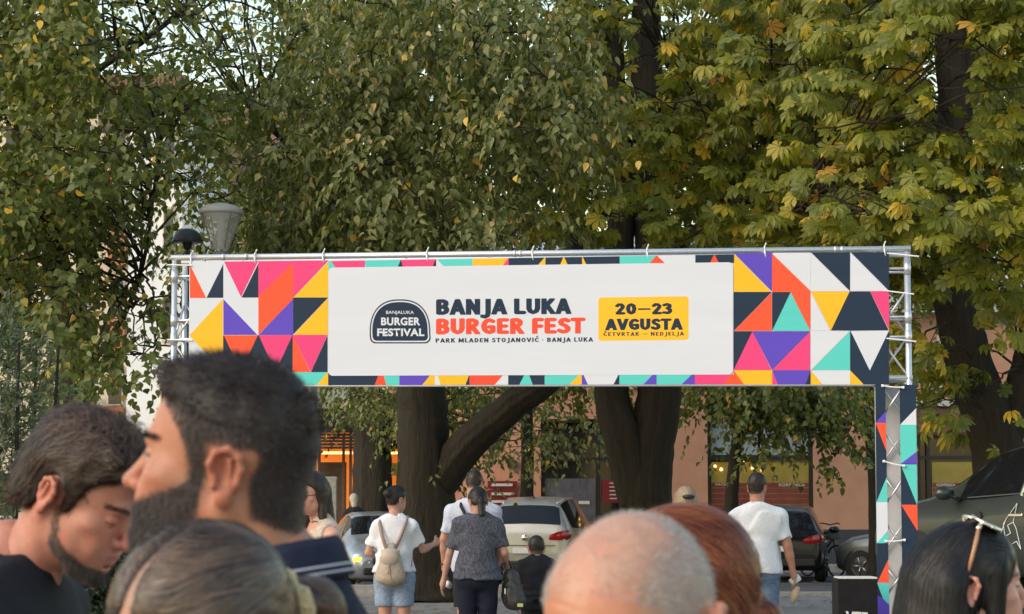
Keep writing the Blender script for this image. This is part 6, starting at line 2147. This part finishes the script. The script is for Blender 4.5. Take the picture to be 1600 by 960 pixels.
p1 = person('man in a black T-shirt with swept dark hair and beard, looking down', c1, psi, R(27), 0, body_psi=R(-14), neck_back=.105, skin=(.47, .205, .140), near=True, hair=hair_swept, hair_c=(.025, .018, .014), beard_c=(.13, .065, .042), beard_fn=jaw_beard,
    top=dict(mat=black_tee, name='t_shirt', sleeve=.6, neck=.078, neckz=1.505, wr=.006), bottom=dict(mat=denim), lid=-.0035, hunch=.03, bulk=1.08)

# ---- 2: man in navy polo, bearded, in profile
HD = hair_mat('near_black_hair', (.014, .0095, .0078), (.064, .042, .034), .55)
def hair_short(info):
    rng = info['rng']
    V, N_ = info['V'], info['N']
    pr = shell(.000, top=.010) + FACE_CUT + [half((0, .25, -1), -.045, .02)] + [ell((s_ * .09, -.023, -.010), (.03, .027, .040), .008, op='s') for s_ in (-1, 1)] + [ell((0, .045, .100), (.05, .04, .016), .03)]
    hv, v, f, o = hair_cap(info, pr, .003, HD, .12, .002, 4)
    sc_ = smooth_mask(V, info['F'], scalp(V), 14)
    n = 26000
    ln = lambda p: np.where(p[:, 2] > .085, .016, np.where(p[:, 2] > .03, .008, .004))
    dr = lambda p, nn: nn * np.where(p[:, 2] > .07, .55, .30)[:, None] + np.stack([0 * p[:, 0], np.where(p[:, 2] > .07, .45, -.45), np.where(p[:, 2] > .07, .1, -.75)], 1)
    st, nr = grow_hair(V, N_, sc_, n, ln, dr, lambda p, nn: np.tile(np.array([0, .12, -.12]), (len(p), 1)), rng)
    put(info, st, nr, rng.uniform(.0007, .0012, n), HD, rng.uniform(0, 1, n) ** 1.5)
    m2 = v[:, 2] > .05
    nv = vnormals(v, f)
    st, nr = grow_hair(v, nv, m2, 9000, lambda p: np.where(p[:, 2] > .09, .018, .009), lambda p, nn: nn * .32 + np.array([0, .6, .05]) + .25 * np.stack([np.sin(p[:, 1] * 160), np.cos(p[:, 0] * 150), 0 * p[:, 0]], 1), lambda p, nn: nn * -.25 + np.array([0, .15, -.1]), rng)
    put(info, st, nr, rng.uniform(.0007, .0012, 9000), HD, rng.uniform(0, 1, 9000) ** 1.5)
    # crown tuft at the back
    tb = (v[:, 1] < -.078) & (v[:, 2] > .055)
    st, nr = grow_hair(v, nv, tb, 450, lambda p: np.full(len(p), .014), lambda p, nn: nn * .8 + np.array([0, -.2, .35]), lambda p, nn: nn * -.2, rng)
    put(info, st, nr, np.full(450, .0009), HD, rng.uniform(0, 1, 450))
    n = 15000
    st, nr = grow_hair(V, N_, smooth_mask(V, info['F'], beard(V), 18), n, lambda p: np.where(p[:, 2] < -.08, .012, .0055), lambda p, nn: nn * .42 + np.array([0, .0, -.8]), lambda p, nn: np.tile(np.array([0, .05, -.3]), (len(p), 1)), rng)
    put(info, st, nr, np.full(n, .0008), HD, rng.uniform(0, .9, n), 'beard')
    bm = (abs(V[:, 0]) > .010) & (abs(V[:, 0]) < .057) & (V[:, 1] > .05) & (V[:, 0] < 9) & (abs(V[:, 2] - .0215) < .0036)
    st, nr = grow_hair(V, N_, bm, 900, lambda p: np.full(len(p), .0042), lambda p, nn: nn * .04 + np.stack([np.sign(p[:, 0]), 0 * p[:, 0], .1 + 0 * p[:, 0]], 1), lambda p, nn: nn * -.1, rng)
    put(info, st, nr, np.full(900, .0007), HD, rng.uniform(0, .5, 900), 'eyebrow')
psi = R(180 - 11)
c2 = head_at_ear(347, 742, 2.66, psi, -1, R(-10))
p2 = person('bearded man in a navy polo with white striped collar, face turned left', c2, psi, R(-10), 0, body_psi=R(180 - 6), neck_back=.022, skin=(.43, .195, .115), near=True, hair=hair_short, hair_c=(.016, .013, .012), beard_c=(.035, .025, .02),
    top=dict(mat=navy_polo, name='polo_shirt', sleeve=.6, neck=.092, neckz=1.525, wr=.006), bottom=dict(mat=dark_cloth), hunch=.036, bulk=1.14, qk=1.012)
def collar(info, z0, a, b, y0, mats):
    q_ = info['q']
    rows = [(-.3, -.010, -.012), (0, 0, .0), (.25, .005, -.008), (.62, .012, -.026), (.72, .0135, -.0295), (.76, .0145, -.0315), (.86, .0165, -.0365), (.90, .0170, -.0385), (1.0, .019, -.044)]
    n = 56
    V, F, Mi = [], [], []
    for (t, dr_, dz) in rows:
        for k in range(n):
            an = 2 * math.pi * k / n
            op = .02 * max(0, math.sin(an)) ** 6
            V.append((math.cos(an) * (a + dr_), y0 + math.sin(an) * (b + dr_), z0 + dz - .030 * (math.sin(an) + 1) * .5 - op))
    for i in range(len(rows) - 1):
        for k in range(n):
            F.append((i * n + k, (i + 1) * n + k, (i + 1) * n + (k + 1) % n, i * n + (k + 1) % n))
            Mi.append(1 if i in (4, 6) else 0)
    V = np.array(V) @ info['Rb'].T
    o = link('collar', mesh_np('collar', V, [np.array(F)], mats, smooth=True, fmat=Mi), info['root'])
    sm = o.modifiers.new('thickness', 'SOLIDIFY'); sm.thickness = .003; sm.offset = 1
collar(p2, 1.530 * p2['q'], .076, .078, -.034, [navy_polo, mat('collar_white', (.50, .50, .54), .8)])

# ---- 3: woman with parted smooth hair, close in front
HG = hair_mat('ash_brown_hair', (.026, .018, .014), (.25, .165, .115), .30)
def hair_parted(info):
    rng = info['rng']
    pr = shell(.006, top=.003, back=.004) + [ell((s_ * .072, .03, -.012), (.014, .05, .06), .03) for s_ in (-1, 1)] + [ell((0, .115, -.02), (.066, .075, .098), .012, op='s')] + [cap((0, -.09, .0), (0, -.15, -.03), .032, .03, .03), cap((0, -.15, -.03), (0, -.17, -.16), .032, .016, .03)]
    dip = lambda X, Y_, Z_: .0155 * np.exp(-(X / .0092) ** 2) * (1 / (1 + np.exp(-(Y_ + .05) / .008))) * (1 / (1 + np.exp(-(Z_ - .04) / .01)))
    hv, v, f, o = hair_cap(info, pr, .003, HG, .3, .0012, 4, dip=dip)
    def field(p):
        out = np.zeros_like(p)
        out[:, 0] = np.sign(p[:, 0]) * np.where(abs(p[:, 0]) < .05, 1.0, .1)
        out[:, 1] = np.where(abs(p[:, 0]) < .03, -.35, -1.1)
        out[:, 2] = np.where(p[:, 2] > .06, -.2, np.where(p[:, 1] > -.05, .1, -.1)) - .9 * (p[:, 1] < -.13)
        return out
    n = 9000
    sd_ = seeds_on(v, (abs(v[:, 0]) > .006) & ~((v[:, 1] > .08) & (v[:, 2] < -.02)), n, rng)
    st, nr = flow_hair(hv, sd_, field, 12, rng.uniform(.006, .012, n), rng.uniform(.0, .0025, n), rng, .06)
    tone = np.clip(.35 + .35 * np.sin(sd_[:, 1] * 70 + sd_[:, 2] * 45) + rng.normal(size=n) * .2, 0, 1)
    put(info, st, nr, rng.uniform(.0008, .0015, n), HG, tone)
    flyaway(info, hv, v, 260, field, HG)
psi = R(180 + 43)
c3 = head_at_top(322, 806, 2.42, .014)
p3 = person('woman with smooth ash-brown hair parted in the middle, close in front', c3, psi, R(24), R(-4), body_psi=R(180 + 20), neck_back=.09, fem=True, skin=(.52, .27, .18), near=True, hair=hair_parted, hair_c=(.42, .26, .19), top=dict(mat=fabric('cream_top', (.55, .50, .42)), sleeve=.5, neck=.085), bottom=dict(mat=denim), hsc=.97)
q = MB()
ct = p3['toW'](np.array([[0, -.115, -.012]]))[0]
pts = []
for k in range(25):
    a = 2 * math.pi * k / 24
    d_ = p3['Rh'] @ np.array([math.cos(a) * .036, 0, math.sin(a) * .036])
    pts.append(Vector(ct + d_ * (1 + .10 * math.sin(k * 2.7))))
q.tube(pts, [.013 + .003 * math.sin(k * 1.9) for k in range(25)], 10, ridge=.1)
q.build('hair_tie', fabric('pale_yellow_fleece', (.72, .58, .33), vary=.3, vscale=120, bump=.8, bscale=150), p3['root'], smooth=True)

# ---- 4: man with shaved head
HGrey = hair_mat('grey_stubble', (.20, .17, .15), (.62, .58, .53), .6)
def hair_stubble(info):
    rng = info['rng']
    V, N_ = info['V'], info['N']
    m_ = scalp(V) & ((abs(V[:, 0]) > .05) | (V[:, 1] < -.02) | (rng.uniform(0, 1, len(V)) < .30))
    n = 14000
    st, nr = grow_hair(V, N_, m_, n, lambda p: np.full(len(p), .0045), lambda p, nn: nn * .7 + np.array([0, -.2, -.5]), lambda p, nn: nn * 0, rng, 3)
    put(info, st, nr, np.full(n, .0005), HGrey, rng.uniform(0, 1, n), 'stubble')
    bm = (abs(V[:, 0]) > .010) & (abs(V[:, 0]) < .057) & (V[:, 1] > .05) & (V[:, 0] < 9) & (abs(V[:, 2] - .0215) < .0045)
    st, nr = grow_hair(V, N_, bm, 900, lambda p: np.full(len(p), .0042), lambda p, nn: nn * .04 + np.stack([np.sign(p[:, 0]), 0 * p[:, 0], .1 + 0 * p[:, 0]], 1), lambda p, nn: nn * -.1, rng)
    put(info, st, nr, np.full(900, .0008), hair_mat('brow_brown', (.05, .035, .025), (.16, .11, .08)), rng.uniform(0, 1, 900), 'eyebrow')
psi = R(-90 - 34)
creases = [Prim(lambda X, Y_, Z_, z=z: np.sqrt((np.sqrt(X ** 2 + (Y_ - .0) ** 2) - (.0925 - .35 * (z - .04))) ** 2 * .2 + (Z_ - z - .004 * np.sin(X * 60)) ** 2) + .0002 + 9.0 * np.maximum(np.abs(X) - .022, 0) ** 2 + 1.0 * (Y_ < .02), np.array([-.06, .0, z - .03], np.float32), np.array([.06, .12, z + .03], np.float32), .0045, 's') for z in (.038, .050, .062)]
c4 = head_at_top(990, 806, 2.40, .006)
p4 = person('man with a shaved greying head and lined forehead, close in front', c4, psi, R(19), 0, body_psi=R(-90 - 45), neck_back=.09, skin=(.54, .265, .165), near=True, hair=hair_stubble, stub=.75, stub_c=(.36, .29, .245), top=dict(mat=fabric('grey_tee', (.2, .2, .22)), sleeve=.6), bottom=dict(mat=dark_cloth), hsc=1.06, bulk=1.1, extra_head=creases)

# ---- 5: red-haired woman behind him
HR = hair_mat('auburn_hair', (.075, .016, .006), (.42, .13, .045), .33)
def hair_auburn(info):
    rng = info['rng']
    pr = shell(.012, top=.016, back=.012) + [ell((0, .115, -.03), (.068, .075, .10), .012, op='s')] + [ell((0, -.125, -.055), (.05, .045, .055), .03), ell((.02, -.14, -.11), (.04, .04, .05), .03)] + [ell((s_ * .088, -.025, -.015), (.022, .022, .03), .01, op='s') for s_ in (-1, 1)]
    hv, v, f, o = hair_cap(info, pr, .003, HR, .25, .002, 7)
    def field(p):
        out = np.zeros_like(p)
        out[:, 1] = -1.0
        out[:, 2] = np.where(p[:, 1] > .02, .35, -.65 - 4 * np.maximum(0, -.02 - p[:, 1]))
        out[:, 0] = .12 * np.sin(p[:, 2] * 60)
        bun = p[:, 1] < -.11
        out[bun, 0] = np.sin(p[bun, 2] * 150); out[bun, 2] = np.cos(p[bun, 1] * 160) - .4
        return out
    n = 9000
    sd_ = seeds_on(v, np.ones(len(v), bool), n, rng)
    st, nr = flow_hair(hv, sd_, field, 12, rng.uniform(.005, .010, n), rng.uniform(0, .003, n), rng, .10)
    tone = np.clip(.42 + .4 * np.sin(sd_[:, 2] * 95 + sd_[:, 1] * 20) + rng.normal(size=n) * .2, 0, 1)
    put(info, st, nr, rng.uniform(.0008, .0014, n), HR, tone)
    flyaway(info, hv, v, 400, field, HR)
    n = 500                                              # loose curls low at the back
    sd_ = seeds_on(v, (v[:, 1] < -.10) & (v[:, 2] < -.02), n, rng)
    t = np.linspace(0, 1, 12)
    ph = rng.uniform(0, 6.28, n)[:, None]
    st = sd_[:, None] + np.stack([.008 * np.sin(t * 9 + ph), -.022 * t + .006 * np.cos(t * 9 + ph), -.06 * t + 0 * ph], -1)
    put(info, st, np.tile(np.array([0, -1., 0]), (n, 12, 1)), np.full(n, .0009), HR, rng.uniform(0, .7, n))
psi = R(180 + 6)
c5 = head_at_top(1058, 791, 3.5, .028)
p5 = person('woman with auburn hair pinned up, behind the shaved man', c5, psi, R(2), 0, fem=True, neck_back=.06, skin=(.58, .33, .24), near=True, hair=hair_auburn, hair_c=(.20, .06, .025), top=dict(mat=dark_cloth, sleeve=.5, neck=.08), bottom=dict(mat=denim), hsc=1.0)

# ---- 6: dark-haired woman with sunglasses on her head, right edge
HK = hair_mat('black_hair', (.006, .0055, .0055), (.028, .023, .022), .48)
def hair_long(info):
    rng = info['rng']
    pr = shell(.005, top=.003, back=.002) + [ell((0, .122, -.03), (.060, .075, .105), .012, op='s')]
    pr += [cap((0, -.075, .0), (0, -.115, -.18), .075, .078, .05), cap((0, -.115, -.18), (0, -.135, -.36), .078, .055, .05), cap((.062, -.055, .0), (.078, -.075, -.26), .034, .036, .04), cap((-.062, -.055, .0), (-.078, -.075, -.26), .034, .036, .04),
           cap((.074, .034, .03), (.072, .026, -.10), .016, .015, .03), cap((-.074, .034, .03), (-.072, .026, -.10), .016, .015, .03), cap((.072, .026, -.10), (.07, .028, -.24), .015, .010, .02), cap((-.072, .026, -.10), (-.07, .028, -.24), .015, .010, .02)]
    pr += [ell((s_ * .096, -.023, -.014), (.022, .016, .030), .006, op='s') for s_ in (-1, 1)]
    hv, v, f, o = hair_cap(info, pr, .0035, HK, .15, .0012, 9)
    def field(p):
        out = np.zeros_like(p)
        out[:, 1] = np.where(p[:, 2] > .03, -.8, -.15)
        out[:, 2] = np.where((p[:, 2] > .07) & (p[:, 1] > .02), .1, -1.0)
        return out
    n = 9000
    sd_ = seeds_on(v, ~((v[:, 1] > .09) & (v[:, 2] < .0)), n, rng)
    st, nr = flow_hair(hv, sd_, field, 12, rng.uniform(.008, .014, n), rng.uniform(0, .0025, n), rng, .05)
    put(info, st, nr, rng.uniform(.0009, .0016, n), HK, rng.uniform(0, 1, n) ** 1.4)
    flyaway(info, hv, v, 200, field, HK, .008)
psi = R(4)
c6 = head_at_ear(1517, 924, 4.6, psi, 1, R(0))
p6 = person('woman with long straight black hair and sunglasses pushed up on her head', c6, psi, R(-2), 0, fem=True, neck_back=.06, skin=(.60, .33, .24), near=True, hair=hair_long, hair_c=(.012, .011, .012), top=dict(mat=dark_cloth, sleeve=.5, neck=.08), bottom=dict(mat=denim), lips=(.40, .08, .08), hsc=1.0)
gl = empty('sunglasses', p6['ground'], label='gold-rimmed sunglasses resting on top of the black-haired woman\'s head', cat='sunglasses')
gold = mat('gold_metal', (.85, .76, .60), .18, metal=1.0)
lensm = mat('sunglass_lens', (.10, .06, .03), .08, spec=.8)
tort = mat('tortoise_arm', (.42, .20, .10), .25)
T = lambda a: Vector(p6['toW'](np.array([a]))[0])
for s_ in (1, -1):
    ring = [(s_ * (.035 + .031 * math.cos(a)), .028 + .027 * math.sin(a), .131 - .014 * math.sin(a) - 2.2 * (.035 + .031 * math.cos(a)) ** 2) for a in np.linspace(0, 2 * math.pi, 25)]
    pts = [T(r_) for r_ in ring]
    one('rim', lambda q: q.tube(pts, .0032, 8), gold, gl, smooth=True)
    one('lens', lambda q: q.add(pts[:-1], [tuple(range(24))]), lensm, gl)
    one('arm', lambda q: q.tube([T((s_ * .066, .004, .124)), T((s_ * .083, -.008, .096)), T((s_ * .0885, -.020, .062)), T((s_ * .0885, -.030, .030))], [.0035, .0045, .0045, .003], 8), tort, gl, smooth=True)
    one('hinge', lambda q: q.tube([T((s_ * .056, .012, .129)), T((s_ * .070, .000, .117))], .005, 8), gold, gl, smooth=True)
one('bridge', lambda q: q.tube([T((.006, .030, .131)), T((0, .028, .134)), T((-.006, .030, .131))], .0024, 6), gold, gl, smooth=True)

# ---- further off ------------------------------------------------------------------
BR = hair_mat('brown_hair', (.018, .012, .010), (.085, .055, .042))
HDK = hair_mat('dark_hair', (.012, .010, .010), (.05, .038, .034))
HBL = hair_mat('blond_hair', (.22, .15, .085), (.55, .43, .29))
HWH = hair_mat('fair_hair', (.38, .34, .26), (.65, .60, .50))

# 7: woman in glasses
Y = 13.6
c = head_at_top(487, 737, Y, .02)
long_ = [cap((0, -.06, .0), (0, -.085, -.20), .075, .07, .04), cap((.068, -.02, .03), (.074, -.01, -.18), .028, .026, .03), cap((-.068, -.02, .03), (-.074, -.01, -.18), .028, .026, .03)]
p7 = person('woman with long brown hair, glasses and a beige strappy top, facing left', c, R(180 + 48), R(6), 0, body_psi=R(180 + 30), fem=True, skin=(.55, .30, .215), hair=simple_hair(BR, .012, .014, long_, n=900, fieldv=(0, -.1, -1), width=.0035, cut=True), hair_c=(.03, .02, .016),
    top=dict(mat=beige_cloth, name='top', sleeve=0, hem=.95, neck=.105, neckz=1.44), bottom=dict(mat=denim), fine=True)
ge = empty('eyeglasses', p7['ground'], label='dark-rimmed eyeglasses worn by the brown-haired woman', cat='glasses')
T = lambda a: Vector(p7['toW'](np.array([a]))[0])
for s_ in (1, -1):
    one('rim', lambda q: q.tube([T((s_ * (.033 + .024 * math.cos(a)), .103 - .008 * abs(math.cos(a)), -.003 + .018 * math.sin(a))) for a in np.linspace(0, 2 * math.pi, 17)], .0028, 6), M['trim'], ge)
    one('arm', lambda q: q.tube([T((s_ * .058, .092, .004)), T((s_ * .078, .0, .004))], .0025, 6), M['trim'], ge)
one('bridge', lambda q: q.tube([T((-.009, .104, .0)), T((.009, .104, .0))], .0025, 6), M['trim'], ge)

# 8: woman with backpack
Y = 21.0
c = head_at_top(619, 758, Y, .02)
bun = [ell((-.01, -.112, .055), (.042, .036, .042), .012)]
p8 = person('woman in a white T-shirt and denim shorts with a beige backpack', c, R(52), R(4), 0, body_psi=R(82), fem=True, skin=(.52, .29, .21), hair=simple_hair(HDK, .006, .008, bun, n=400, fieldv=(0, -1, .3)), hair_c=(.03, .02, .018),
    arms={'r': ((.26, .06, 1.17), (.33, .26, 1.22)), 'l': ((-.25, -.02, 1.14), (-.20, .19, 1.10))}, top=dict(mat=tee_white, name='t_shirt', sleeve=.72, hem=.97, loose=.022, wr=.011), bottom=dict(mat=denim_light, kind='shorts', len=.55, loose=.02), bulk=1.05)
bag = empty('backpack', p8['ground'], label='small beige leather backpack worn by the woman in white', cat='backpack')
bgm = mat('beige_leather', (.40, .31, .23), .55, vary=.18, vscale=25, bump=.4, bscale=14)
q0 = p8['q']
def Tb(info, a): return Vector((info['Rb'] @ (np.array(a) * info['q'])))
def sdf_obj(name, prims, h, material, info, parent, wr=.0, seed=1):
    v_ = Vol([p for p in prims], h)
    if wr: v_.noise(wrinkle(wr, seed, 22))
    v, f = v_.mesh()
    return link(name, mesh_np(name, v @ info['Rb'].T, [f], material, smooth=True), parent)
bz_ = .955
sdf_obj('pouch', [ell((0, -.205, bz_), (.135, .075, .10), .03), ell((0, -.20, bz_ + .10), (.105, .062, .11), .05), ell((0, -.21, bz_ - .05), (.14, .08, .075), .03)], .008, bgm, p8, bag, .003)
sdf_obj('flap', [ell((0, -.245, bz_ + .135), (.085, .05, .085), .02), ell((0, -.215, bz_ + .19), (.09, .06, .03), .02)], .007, mat('beige_flap', (.47, .38, .30), .5, vary=.1), p8, bag)
for s_ in (1, -1):
    one('strap', lambda q: q.tube([Tb(p8, (s_ * .03, -.21, 1.155)), Tb(p8, (s_ * .09, -.165, 1.30)), Tb(p8, (s_ * .125, -.115, 1.42)), Tb(p8, (s_ * .125, -.02, 1.475)), Tb(p8, (s_ * .125, .085, 1.40)), Tb(p8, (s_ * .15, .09, 1.2)), Tb(p8, (s_ * .16, -.05, 1.02)), Tb(p8, (s_ * .12, -.17, .92))], .016, 8), mat('taupe_strap', (.33, .22, .18), .6), bag, smooth=True)
one('handle', lambda q: q.tube([Tb(p8, (-.045, -.20, 1.16)), Tb(p8, (-.03, -.22, 1.23)), Tb(p8, (.03, -.22, 1.23)), Tb(p8, (.045, -.20, 1.16))], .010, 8), bgm, bag, smooth=True)
one('drawstring', lambda q: (q.tube([Tb(p8, (0, -.29, 1.04)), Tb(p8, (.005, -.295, .98)), Tb(p8, (.02, -.295, .90))], .007, 6), q.tube([Tb(p8, (0, -.29, 1.04)), Tb(p8, (-.01, -.295, .95))], .007, 6)), bgm, bag)

# 9: man in pale T-shirt
Y = 22.4
c = head_at_top(741, 735, Y, .014)
p9 = person('man in a pale grey T-shirt with a dark bag strap across his back', c, R(80), R(12), 0, body_psi=R(86), skin=(.44, .23, .16), hair=simple_hair(BR, .006, .010, n=300), hair_c=(.04, .03, .024),
    arms={'l': ((-.27, -.02, 1.14), (-.27, .03, .90)), 'r': ((.25, .02, 1.13), (.22, .16, .95))}, top=dict(mat=tee_pale, name='t_shirt', sleeve=.75, hem=.84, loose=.03, wr=.011), bottom=dict(mat=dark_cloth, kind='shorts', len=.85, loose=.02), bulk=1.15)
sb = empty('shoulder_strap', p9['ground'], label='dark shoulder strap across the pale T-shirt', cat='strap')
one('strap', lambda q: q.tube([Tb(p9, (-.115, -.0, 1.50)), Tb(p9, (-.105, -.125, 1.44)), Tb(p9, (-.02, -.185, 1.28)), Tb(p9, (.10, -.18, 1.08)), Tb(p9, (.18, -.10, .93)), Tb(p9, (.21, 0, .87)), Tb(p9, (.17, .12, .95)), Tb(p9, (.02, .16, 1.2)), Tb(p9, (-.10, .10, 1.43)), Tb(p9, (-.115, 0, 1.50))], .017, 8), fabric('green_strap', (.028, .032, .026)), sb, smooth=True)
wr_ = Tb(p9, (-.27, .028, .912))
wt = empty('wrist_watch', p9['ground'], label='dark watch on the pale T-shirt man\'s left wrist', cat='watch')
one('band', lambda q: q.lathe([(.036, -.013), (.041, -.011), (.041, .011), (.036, .013)], 16, wr_), M['trim'], wt, smooth=True)
cupc = Tb(p9, (-.275, .045, .79))
cp = empty('paper_napkin', p9['ground'], label='crumpled white napkin in the pale T-shirt man\'s hand', cat='napkin')
sdf_obj('paper', [ell((-.262, .065, .79), (.030, .034, .035), .02), ell((-.24, .075, .775), (.025, .02, .03), .02)], .006, mat('napkin_white', (.68, .68, .68), .8), p9, cp, .004)

# 10: woman in melange tee
Y = 20.4
c = head_at_top(747, 762, Y, .016)
pony = [cap((0, -.10, .0), (.0, -.125, -.03), .024, .03, .015), cap((0, -.122, -.03), (.0, -.105, -.15), .036, .028, .02)]
p10 = person('woman in a grey flecked T-shirt and navy trousers with a low ponytail', c, R(104), R(20), 0, body_psi=R(88), fem=True, skin=(.50, .28, .20), hair=simple_hair(HDK, .010, .010, pony, n=500, fieldv=(0, -.9, -.4)), hair_c=(.02, .015, .014),
    arms={'l': ((-.255, -.01, 1.13), (-.31, .03, .89)), 'r': ((.245, -.03, 1.14), (.255, .14, 1.02))}, top=dict(mat=tee_mel, name='t_shirt', sleeve=.8, hem=.90, loose=.026, wr=.011), bottom=dict(mat=navy_cloth, loose=.018), bulk=1.15)
q = MB()
one('hair_tie', lambda q: q.lathe([(.024, -.008), (.032, 0), (.024, .008)], 14, Vector(p10['toW'](np.array([[0, -.118, .0]]))[0]), Matrix.Rotation(.7, 3, 'X')), mat('hair_tie', (.2, .17, .16), .7), p10['root'], smooth=True)
bg2 = empty('tote_bag', p10['ground'], label='dark slouchy bag with a pale tag hanging from the woman\'s right arm', cat='bag')
bm2 = mat('black_leather', (.035, .030, .030), .45, vary=.3, vscale=20, bump=.6, bscale=12)
sdf_obj('pouch', [ell((.315, .04, .76), (.10, .085, .13), .03), ell((.30, .05, .90), (.075, .06, .10), .05), ell((.345, .02, .70), (.085, .075, .07), .04)], .008, bm2, p10, bg2, .007, 3)
one('handle', lambda q: q.tube([Tb(p10, (.26, .02, .96)), Tb(p10, (.235, .08, 1.07)), Tb(p10, (.27, .12, 1.075)), Tb(p10, (.33, .08, .96))], .011, 8), bm2, bg2, smooth=True)
one('tag', lambda q: q.box(Tb(p10, (.25, -.085, .80)), (.012, .006, .05)), M['offwhite'], bg2)
one('zip_pull', lambda q: q.box(Tb(p10, (.385, -.05, .675)), (.05, .02, .03)), mat('lime_tag', (.45, .55, .2), .5), bg2)

# 11: child
Y = 20.9
c = head_at_top(838, 836, Y, .012, .93)
p11 = person('small child in dark clothes walking beside the couple', c, R(92), R(0), 0, skin=(.55, .31, .22), hair=simple_hair(BR, .003, .004, n=250), hair_c=(.06, .04, .03), hsc=.93,
    arms={'r': ((.22, -.01, 1.12), (.24, .03, .90)), 'l': ((-.22, -.01, 1.12), (-.24, .03, .90))}, top=dict(mat=dark_cloth, name='t_shirt', sleeve=.8, hem=.84, loose=.025, wr=.011), bottom=dict(mat=dark_cloth, kind='shorts', len=.8, loose=.02), bulk=1.1)

# 12: man in white T-shirt
Y = 20.6
c = head_at_top(1183, 739, Y, .014)
p12 = person('man in a plain white T-shirt and jeans seen from behind', c, R(66), R(0), 0, body_psi=R(84), skin=(.44, .22, .145), hair=simple_hair(BR, .006, .010, n=350), hair_c=(.03, .022, .018), beard_c=(.06, .04, .03),
    arms={'r': ((.255, -.02, 1.14), (.30, .02, .91)), 'l': ((-.24, .02, 1.13), (-.20, .18, .98))}, top=dict(mat=tee_white, name='t_shirt', sleeve=.75, hem=.90, loose=.026, wr=.012), bottom=dict(mat=denim, loose=.016), bulk=1.12)
cu_ = empty('drink_can', p12['ground'], label='white paper wrapped snack held in the white T-shirt man\'s right hand', cat='snack')
hb_ = p12['A']['r'][2] / p12['q']
def hp_(dx, dy, dz): return tuple(hb_ + np.array([dx, dy, dz]))
one('wrapper', lambda q: q.tube([Tb(p12, hp_(-.02, .03, -.09)), Tb(p12, hp_(.05, .06, -.04))], [.034, .036], 14), mat('white_paper', (.75, .75, .75), .6), cu_, smooth=True)
one('bag', lambda q: q.tube([Tb(p12, hp_(.03, .03, -.12)), Tb(p12, hp_(.01, .03, -.20)), Tb(p12, hp_(-.01, .02, -.26))], [.03, .036, .02], 10, ridge=.3), mat('kraft_paper', (.42, .32, .22), .8, vary=.2), cu_, smooth=True)
cu_.name = 'wrapped_snack'

# 13: fair-haired person behind the red hair, with a dark clip
Y = 17.6
c = head_at_top(1071, 761, Y, .018)
p13 = person('fair-haired person with a dark hair clip, just above the auburn hair', c, R(95), R(2), 0, fem=True, skin=(.52, .30, .22), hair=simple_hair(HBL, .012, .012, [ell((0, -.105, .05), (.045, .035, .045), .02), cap((0, -.06, 0), (0, -.08, -.15), .07, .06, .04)], n=700, fieldv=(0, -.4, -.9)), hair_c=(.2, .14, .09),
    top=dict(mat=fabric('pale_top', (.55, .52, .5)), sleeve=.6), bottom=dict(mat=denim))
one('hair_clip', lambda q: q.lathe([(0, -.02), (.03, -.012), (.034, .01), (0, .02)], 12, Vector(p13['toW'](np.array([[0, -.142, .055]]))[0]), Matrix.Rotation(1.3, 3, 'X') @ Matrix.Diagonal((1.5, .55, 1))), M['trim'], p13['root'], smooth=True)

# 14: dark-clothed person with pale hair by the kiosk
Y = 46.3
c = head_at_top(553, 772, Y, .014)
p14 = person('dark-clothed person with pale hair standing before the dark trunk', c, R(100), R(8), 0, fem=True, skin=(.5, .3, .22), hair=simple_hair(HWH, .014, .012, [cap((0, -.06, 0), (0, -.08, -.12), .07, .06, .04)], n=200), hair_c=(.4, .36, .28),
    top=dict(mat=dark_cloth, name='jacket', sleeve=1.9, hem=.85, loose=.03), bottom=dict(mat=dark_cloth, loose=.02))
